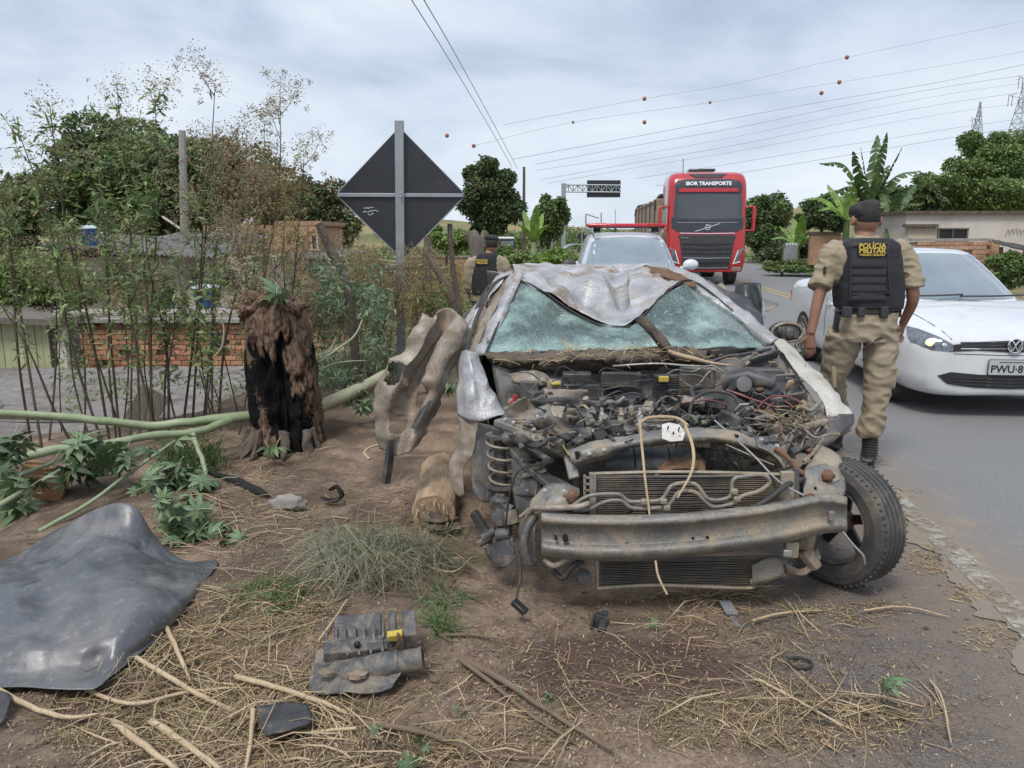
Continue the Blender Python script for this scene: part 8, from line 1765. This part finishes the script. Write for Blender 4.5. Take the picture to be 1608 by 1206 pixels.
def spray(label, pts, Y, n, size, spread, dark=.3, seed=0, stems=True):
    rr_ = random.Random(seed); t = None
    c0 = W(*pts[0], Y) if len(pts[0]) == 2 else W(*pts[0]); g = gzs(c0.x, c0.y)
    t = thing('leafy_sprig', label, 'leaves', (c0.x, c0.y, g))
    sb = MB()
    for k in range(n):
        p = rr_.choice(pts); c = W(p[0] + rr_.gauss(0, spread), p[1] + rr_.gauss(0, spread * .75), (p[2] if len(p) > 2 else Y) + rr_.uniform(-.12, .12)); c.z = max(c.z, gzs(c.x, c.y) + .03)
        rot = Matrix.Rotation(rr_.uniform(0, 6.28), 3, 'Z') @ Matrix.Rotation(R(rr_.uniform(10, 75)), 3, 'X') @ Matrix.Rotation(R(rr_.uniform(-30, 30)), 3, 'Y')
        inst('leaf', rr_.choice(PM_[5:] if rr_.random() < dark else PM_[:5]), c, Matrix.Rotation(rr_.uniform(-.6, .6), 3, 'Z') @ rot, size * rr_.uniform(.6, 1.2), t)
        e_ = c + Vector((rr_.gauss(0, .6), rr_.uniform(.0, .6), rr_.uniform(-.1, .7))) * size; sb.tube([c, c.lerp(e_, .5) + Vector((0, 0, .1 * size)), e_], .02 * size + .0006, 5, 2)
    sb.build('leaf_stalks', M['green_stem'], t, 60)['kind'] = 'stuff'
spray('drooping leaves at the left edge above the plastic sheet', [(15, 700), (35, 745), (12, 770), (30, 800)], 4.3, 26, .13, 18, .5, 1)
spray('big drooping leaves hanging from the green branch near the thicket', [(118, 715), (150, 725), (190, 725), (205, 715), (120, 750)], 4.6, 26, .13, 16, .45, 2)
spray('star shaped leaves hanging from the middle of the fallen branch', [(140, 690), (130, 705)], 4.75, 6, .14, 8, .1, 3)
spray('pale leaves spread on the slope below the fallen branches', [(275, 728), (262, 752), (290, 760), (320, 775), (245, 768)], 4.55, 32, .11, 18, .15, 4)
spray('wilted leaves beside the right corner of the plastic sheet', [(272, 820), (290, 845), (318, 838), (345, 870), (300, 800), (262, 790)], 3.9, 34, .105, 14, .15, 5)
spray('two fresh leaves lying on top of the burnt stump', [(438, 466, 5.62), (446, 490, 5.55)], 5.6, 4, .14, 4, 0, 6)
spray('wilted leaf at the foot of the burnt stump', [(428, 705)], 5.35, 3, .12, 5, .9, 7)
spray('wilted leaves on the ground behind the pale trunk', [(560, 630), (580, 640), (548, 600)], 6.2, 9, .12, 12, .4, 8)
spray('green leaves behind the wing flap on the ground', [(706, 612, 5.2), (570, 640, 5.6)], 5.4, 6, .10, 6, .3, 9)
spray('torn green leaf lying on the coarse asphalt at lower right', [(1398, 1075)], 2.35, 2, .06, 6, .6, 10)
spray('small green sprig at the bottom edge left of centre', [(590, 1150), (650, 1190)], 2.1, 7, .04, 10, .3, 11)
spray('little green sprig on the sand before the wreck', [(720, 1120), (862, 1095), (820, 1080)], 2.3, 6, .03, 7, .4, 12)
spray('green leaf scrap on the dark soil below the radiator', [(1025, 995)], 2.8, 1, .04, 2, .6, 13)
for px, py, sz in ((1095, 668, .05), (1110, 678, .05), (1075, 655, .04)): pass
spray('tiny green leaf caught on the engine front', [(1100, 662, 3.4), (1110, 672, 3.35)], 3.4, 4, .035, 5, 0, 14)
# ------------------------------------------------------------------ black plastic sheet
sheet('plastic_sheet', [
 [(-60, 895, 3.72), (20, 868, 3.74), (90, 832, 3.75), (160, 796, 3.62), (208, 794, 3.58), (240, 838, 3.6), (266, 872, 3.6)],
 [(-90, 892, 3.5), (20, 885, 3.48), (80, 872, 3.46), (140, 838, 3.48), (205, 845, 3.45), (262, 878, 3.5), (300, 882, 3.54)],
 [(-110, 905, 3.35), (30, 900, 3.32), (95, 884, 3.3), (145, 868, 3.27), (205, 876, 3.26), (270, 888, 3.38), (342, 882, 3.55)],
 [(-110, 950, 2.98), (30, 950, 2.92), (95, 940, 2.92), (150, 915, 3.0), (210, 930, 2.92), (270, 938, 3.02), (320, 915, 3.3)],
 [(-110, 1005, 2.7), (30, 1005, 2.64), (95, 1000, 2.66), (150, 1000, 2.66), (200, 985, 2.72), (245, 985, 2.80), (288, 958, 3.02)],
 [(-110, 1060, 2.53), (30, 1058, 2.54), (95, 1050, 2.56), (140, 1045, 2.58), (180, 1040, 2.60), (215, 1022, 2.70), (252, 1000, 2.82)],
 [(-110, 1084, 2.46), (20, 1079, 2.47), (80, 1082, 2.45), (130, 1083, 2.45), (152, 1080, 2.46), (180, 1058, 2.56), (232, 1016, 2.74)]],
 M['tarp'], None, 18, 14, wr=.006, wsc=6, crease=.012, csc=3, solid=.003, smooth=30, seed=5, edge=5, lines=[(W(a[0], a[1], a[2] * 1.085), W(b[0], b[1], b[2] * 1.085), w * .6, h * .42) for a, b, w, h in (((205, 796, 3.45), (60, 886, 3.15), .16, .09), ((145, 850, 3.2), (330, 884, 3.12), .10, .07), ((150, 870, 3.05), (235, 990, 2.6), .13, .08), ((150, 870, 3.05), (20, 930, 2.8), .14, -.08), ((195, 985, 2.55), (110, 1070, 2.28), .08, .06), ((260, 900, 3.0), (190, 1000, 2.5), .12, -.07), ((-20, 1000, 2.5), (180, 1020, 2.45), .12, .06), ((60, 900, 3.0), (90, 1040, 2.35), .14, .06))])
tag(bpy.data.objects['plastic_sheet'], 'large crumpled black plastic sheet spread at the lower left', 'plastic sheet')
sheet('plastic_scrap', [[(-30, 1078, 2.42), (5, 1085, 2.4), (18, 1092, 2.4)], [(-30, 1110, 2.34), (5, 1112, 2.34), (15, 1108, 2.35)], [(-30, 1130, 2.28), (0, 1136, 2.27), (6, 1128, 2.3)]], M['plastic'], None, 6, 6, wr=.01)
tag(bpy.data.objects['plastic_scrap'], 'small dark plastic scrap at the left edge under the sheet corner', 'plastic')
sheet('rubber_flap', [[(404, 1110, 2.36), (440, 1100, 2.38), (484, 1104, 2.37)], [(408, 1135, 2.28), (440, 1128, 2.28), (490, 1130, 2.29)], [(418, 1156, 2.22), (448, 1148, 2.22), (480, 1140, 2.26)]], M['plastic'], None, 7, 7, wr=.012, crease=.01, solid=.006)
tag(bpy.data.objects['rubber_flap'], 'flat dark rubber flap lying among the canes left of the engine cover', 'rubber flap')
for k, (p, r_, lb_) in enumerate((([(368, 838, 3.95), (390, 845, 3.9), (415, 856, 3.85)], .010, 'short black strip lying on the dirt above the grass tuft'), ([(300, 770, 4.4), (340, 790, 4.3), (372, 800, 4.25)], .008, 'thin bare stick on the slope by the pale leaves'))): branch(lb_, p, r_, 'rubber' if k == 0 else 'twig', 'strip' if k == 0 else 'stick', 'black_strip' if k == 0 else 'stick')
b = MB(); q = W(943, 975, 2.92); b.box(q, (.05, .04, .06), Matrix.Rotation(.3, 3, 'Y')); b.bar(W(950, 962, 2.96), W(944, 992, 2.86), .035, .03, (1, 0, 0)); b.bar(W(935, 968, 2.95), W(928, 985, 2.88), .03, .012, (1, 0, 0)); tag(b.build('broken_clip', M['plastic'], None, 0, .004), 'broken black plastic clip standing on the dark soil', 'plastic part')
b = MB(); b.bar(W(1138, 944, 3.11), W(1150, 965, 3.01), .05, .008); b.bar(W(1150, 968, 3.0), W(1160, 985, 2.92), .025, .006); tag(b.build('glass_fragment', M['galv'], None, 0), 'pale broken fragments on the asphalt under the radiator', 'fragment')
# broken engine cover
WE = lambda x, y, Y: W(x, y, Y * 1.09)
ec = thing('engine_cover', 'broken black plastic engine cover with an intake pipe lying in the straw', 'engine cover', (WE(590, 1060, 2.35).x, 2.35, 0))
def rb(px, py, Y, d, rz, rx, m, nm, bev=.008, ry=0, par=None):
    b = MB(); b.box(WE(px, py, Y), Vector(d) * 1.08, Matrix.Rotation(R(rz), 3, 'Z') @ Matrix.Rotation(R(rx), 3, 'X') @ Matrix.Rotation(R(ry), 3, 'Y')); b.jitter(.008, 22); return b.build(nm, M['plastic_dusty' if m == 'plastic' else m], par or ec, bevel=bev)
rb(562, 992, 2.52, (.17, .12, .05), 10, 25, 'plastic', 'cover_rib', ry=0); rb(617, 986, 2.52, (.028, .11, .055), 10, 25, 'plastic', 'cover_rib'); rb(643, 988, 2.50, (.045, .12, .07), 10, 20, 'plastic', 'cover_end')
rb(560, 1018, 2.42, (.22, .07, .045), 10, 15, 'plastic', 'cover_body'); rb(600, 1006, 2.44, (.10, .04, .03), 10, 10, 'plastic', 'cover_body')
b = MB(); b.ball(WE(561, 1012, 2.395), (.014, .012, .014), 10, 6); b.build('cover_hole', M['opening'], ec)
rb(620, 998, 2.42, (.05, .03, .03), 12, 10, 'yellow', 'yellow_tab', .004); rb(626, 1002, 2.40, (.012, .02, .038), 12, 0, 'rust', 'orange_seal', .004)
a, c = WE(540, 1055, 2.32), WE(676, 1032, 2.34)
b = MB(); b.tube([a, a.lerp(c, .5), a.lerp(c, .62)], [.05, .052, .05], 20, 3, .8); b.jitter(.006, 12); b.build('intake_duct', M['plastic_dusty'], ec)
b = MB(); d = (c - a).normalized(); mx = Matrix.Translation(a.lerp(c, .6)) @ d.to_track_quat('Z', 'Y').to_matrix().to_4x4(); b.lathe([(.046, 0), (.046, .012), (.040, .014), (.040, .085), (.043, .09), (.043, .10), (.036, .10), (.034, .02)], mx, 26, caps=False); b.build('intake_pipe', M['plastic_dusty'], ec)
b = MB(); b.lathe([(0, .03), (.035, .03)], mx, 20); b.build('pipe_bore', M['opening'], ec)
sheet('cover_shell', [[(x, y, Y * 1.09) for x, y, Y in row] for row in [[(492, 1040, 2.44), (540, 1026, 2.44), (600, 1030, 2.42), (640, 1034, 2.4)], [(486, 1062, 2.34), (535, 1048, 2.34), (590, 1052, 2.32), (630, 1056, 2.3)], [(488, 1082, 2.27), (535, 1078, 2.26), (590, 1074, 2.26), (622, 1068, 2.27)], [(498, 1090, 2.25), (540, 1088, 2.24), (590, 1088, 2.24), (615, 1080, 2.25)]]], M['plastic_dusty'], ec, 9, 7, wr=.01, wsc=14, crease=.014, csc=9, solid=.005)
b = MB(); b.ball(WE(562, 1060, 2.27), (.035, .02, .015), 14, 8, jit=.5); b.build('mud_patch', M['clod'], ec)
b = MB(); b.ball(WE(512, 1056, 2.28), (.03, .02, .012), 14, 8, jit=.5); b.build('mud_patch', M['clod'], ec)
rb(548, 1046, 2.38, (.23, .15, .03), 8, 14, 'plastic', 'cover_base', .01)
for k in range(7): rb(512 + k * 15, 1004 - k * 2.4, 2.462, (.010, .07, .02), 10, 25, 'plastic', 'cover_rib', .003)
for k in range(5): rb(528 + k * 18, 1021 - k * 1.4, 2.40, (.008, .06, .012), 10, 15, 'plastic', 'cover_rib', .002)
# ------------------------------------------------------------------ canes and straw on the ground
CN = [([(110, 1070, 2.28), (200, 1098, 2.2), (290, 1075, 2.3), (360, 1072, 2.3)], .008, 'cane arching right from under the plastic sheet'), ([(215, 1040, 2.4), (330, 1088, 2.25), (450, 1130, 2.15), (560, 1155, 2.1)], .010, 'long straight pale cane running right below the engine cover'),
      ([(370, 1058, 2.35), (440, 1080, 2.28), (510, 1105, 2.2), (545, 1118, 2.18)], .011, 'thick cane passing left under the engine cover'), ([(178, 1120, 2.15), (220, 1160, 2.07), (285, 1215, 1.96)], .013, 'thickest cane pointing to the bottom edge at left'), ([(236, 1115, 2.17), (290, 1155, 2.08), (360, 1210, 1.97)], .013, 'second thick cane beside the thickest one'),
      ([(398, 1112, 2.17), (392, 1160, 2.08), (384, 1210, 2.0)], .009, 'upright looking cane below the rubber flap'), ([(262, 995, 2.55), (280, 1030, 2.45), (298, 1062, 2.38)], .010, 'short thick cane by the right edge of the plastic sheet'), ([(720, 1055, 2.3), (770, 1085, 2.22), (830, 1130, 2.12), (900, 1185, 2.02)], .009, 'brown cane right of the engine cover'),
      ([(726, 1052, 2.32), (790, 1090, 2.22), (850, 1125, 2.14), (960, 1206, 1.98)], .012, 'split yellow cane beside the brown one before the wreck'), ([(700, 1002, 2.5), (745, 1010, 2.48), (792, 1020, 2.45)], .007, 'short brown stick right of the engine cover pipe'), ([(555, 1135, 2.15), (650, 1160, 2.08), (760, 1185, 2.03), (860, 1212, 1.98)], .010, 'long dark twig along the bottom edge'),
      ([(-20, 1080, 2.25), (40, 1110, 2.17), (100, 1120, 2.15), (180, 1105, 2.2)], .010, 'cane at the left edge just under the plastic sheet'), ([(500, 1010, 2.5), (520, 985, 2.58), (545, 955, 2.65)], .006, 'pale stalk rising left of the engine cover'), ([(1190, 1080, 2.3), (1240, 1110, 2.22), (1320, 1160, 2.1)], .006, 'stalk lying in the straw at lower right'),
      ([(1460, 1075, 2.35), (1478, 1110, 2.27), (1492, 1180, 2.1)], .005, 'thin curved stalk on the coarse asphalt at right'), ([(1355, 965, 2.75), (1420, 962, 2.76), (1490, 972, 2.72)], .005, 'straight stalk on the asphalt below the tyre'), ([(1180, 985, 2.68), (1230, 975, 2.7), (1290, 965, 2.75)], .006, 'curved stalk below the radiator on the asphalt'),
      ([(600, 855, 3.5), (700, 900, 3.2), (740, 880, 3.3)], .005, 'pale husk strip on the dirt before the wreck corner')]
for p, r_, lb_ in CN:
    P_ = [W(*q) for q in p]; P_ = [Vector((G(q[0], q[1]).x, G(q[0], q[1]).y, 0)) for q in p]
    for q in P_: q.z = gzs(q.x, q.y) + r_ + random.uniform(.004, .03)
    m_ = 'twig' if 'dark' in lb_ or 'brown' in lb_ else ('yellow_cane' if 'yellow' in lb_ else 'straw_pale')
    if m_ == 'yellow_cane' and m_ not in M: M[m_] = mat('split_yellow_cane', (.52, .43, .18), (.38, .30, .14), sc=8, rough=.9, bump=.4, stretch=(2, 2, 9))
    tag(MB().tube(P_, [r_, r_ * .95, r_ * .8, r_ * .5], 7, 6).jitter(r_ * .3, 20).build('dry_cane', M[m_], None, 60), lb_, 'cane')
SB = [(330, 1100, 300, 95, 9), (250, 1000, 120, 50, 3), (430, 960, 110, 60, 3), (1270, 1135, 240, 65, 2.4), (1180, 990, 200, 50, .9), (1120, 935, 120, 14, .8), (620, 830, 260, 90, 2.0), (900, 1100, 320, 90, 1.2), (380, 820, 130, 70, 2), (600, 1180, 300, 40, 2), (420, 730, 120, 30, 1)]
blades('straw', SB, 4400, (.03, .28), .0017, M['straw'], 20, .8, up=.22, label='dry straw littering the verge in front of the wreck')
blades('straw', SB, 620, (.06, .34), .0034, M['straw_pale'], 21, .8, up=.25, label='thicker pale straw stalks among the litter')
blades('twigs', SB + [(1000, 1050, 500, 120, 8), (550, 780, 200, 60, 4)], 4200, (.015, .11), .0016, M['twig'], 22, .8, up=.12, label='short brown twigs and husks scattered on the soil')
blades('grass_tuft', [(590, 880, 110, 34, 3), (650, 885, 80, 24, 1), (560, 905, 70, 34, 2)], 2300, (.10, .42), .0020, M['grass_grey'], 23, .6, up=.65, label='matted tuft of wilted grass left of the wreck')
blades('grass_tuft', [(590, 880, 80, 28, 2), (700, 940, 40, 25, .5), (430, 940, 60, 30, 1), (690, 985, 18, 18, .6)], 420, (.10, .28), .0028, M['grass_green'], 24, .6, up=.6, label='green blades in the wilted grass tuft')
blades('road_litter', [(1400, 725, 60, 8, 2), (1390, 775, 70, 12, 2), (1470, 880, 60, 30, 2), (1530, 930, 50, 20, 1.5), (1560, 1000, 60, 30, 1), (1330, 960, 120, 20, 2)], 1500, (.01, .06), .002, M['straw'], 25, .8, up=.1, label='small plant litter along the road edge')
rg = np.random.default_rng(31); N = 6500
px = rg.uniform(-40, 1640, N); py = 640 + (1225 - 640) * rg.random(N) ** .7; V_ = []; F_ = []
octv = np.array([(1, 0, 0), (0, 1, 0), (-1, 0, 0), (0, -1, 0), (0, 0, .8), (0, 0, -.6)]); octf = np.array([(0, 1, 4), (1, 2, 4), (2, 3, 4), (3, 0, 4), (1, 0, 5), (2, 1, 5), (3, 2, 5), (0, 3, 5)])
for i in range(N):
    g = G(px[i], py[i]); rl = float(road_left(np.array(g.y)))
    if g.x > rl + .05 and rg.random() > .10: continue
    s_ = .0018 + .009 * rg.random() ** 7; a = rg.uniform(0, 6.28); c, s2 = math.cos(a), math.sin(a); v = octv * s_ * rg.uniform(.6, 1.4, (6, 3)); v = np.stack([v[:, 0] * c - v[:, 1] * s2, v[:, 0] * s2 + v[:, 1] * c, v[:, 2]], 1)
    F_.append(octf + len(V_) * 6); V_.append(v + np.array([g.x, g.y, gzs(g.x, g.y) + s_ * .25]))
tag(mesh_obj('soil_crumbs', np.concatenate(V_), np.concatenate(F_), M['clod'], None, 0), kind='stuff', label='small soil crumbs and grit on the verge')
# matted chaff: small flat bits of leaf, husk and straw
for nm_, m_, n_, s_, el, sd_ in (('chaff', 'straw', 15000, .0042, 4.5, 51), ('leaf_litter', 'twig', 11000, .0045, 2.6, 52)):
    Q = []; tw = sum(q[4] for q in SB)
    for cx, cy, rx, ry, wt in SB + [(800, 1000, 820, 220, 9)]:
        for _ in range(int(n_ * wt / (tw + 9))):
            g = G(cx + rx * rg.normal() * .55, min(1235, max(650, cy + ry * rg.normal() * .6))); Q.append((g.x, g.y))
    Q = np.array(Q); Q = Q[Q[:, 0] < road_left(Q[:, 1]) + .1]; leafcloud(nm_, np.column_stack([Q, gz(Q[:, 0], Q[:, 1]) + .004 + .008 * rg.random(len(Q))]), s_, M[m_], None, el, -.0, 5, seed=sd_, label='matted bits of chaff and dead leaf over the soil')
# seed husk piles
Pp = []
for cx, cy, n_ in ((150, 1145, 26), (240, 1120, 12), (1085, 1150, 20), (870, 1150, 12), (1250, 1060, 8)):
    for k in range(n_):
        g = G(cx + rg.normal() * 42, cy + rg.normal() * 16); Pp.append(ellcloud((g.x, g.y, gzs(g.x, g.y) + .012), (.045, .045, .014), 110, rg, .0))
leafcloud('seed_husks', np.concatenate(Pp), .0055, M['seed'], None, 1.3, 0, seed=33, label='brown seed husks strewn in small piles on the soil')
leafs = []
for k in range(260): g = G(rg.uniform(20, 1500), rg.uniform(780, 1206)); leafs.append((g.x, g.y, gzs(g.x, g.y) + .008))
leafcloud('fallen_leaves', np.array(leafs), .014, M['leaf_brown'], None, 2, -.0, 1.5, seed=34, label='small fallen leaves scattered over the soil')
for k, (px_, py_, lb_) in enumerate(((1280, 1135, 'dark rubber ring half buried in the straw at lower right'), (1255, 1052, 'smaller dark rubber loop above the straw heap'))):
    g = G(px_, py_); b = MB(); b.tube([Vector((g.x + .045 * math.cos(a), g.y + .035 * math.sin(a), gzs(g.x, g.y) + .015)) for a in [2 * math.pi * j / 18 for j in range(18)]], .006, 6, 1, closed=True); tag(b.build('rubber_ring', M['rubber'], None, 60), lb_, 'rubber ring')
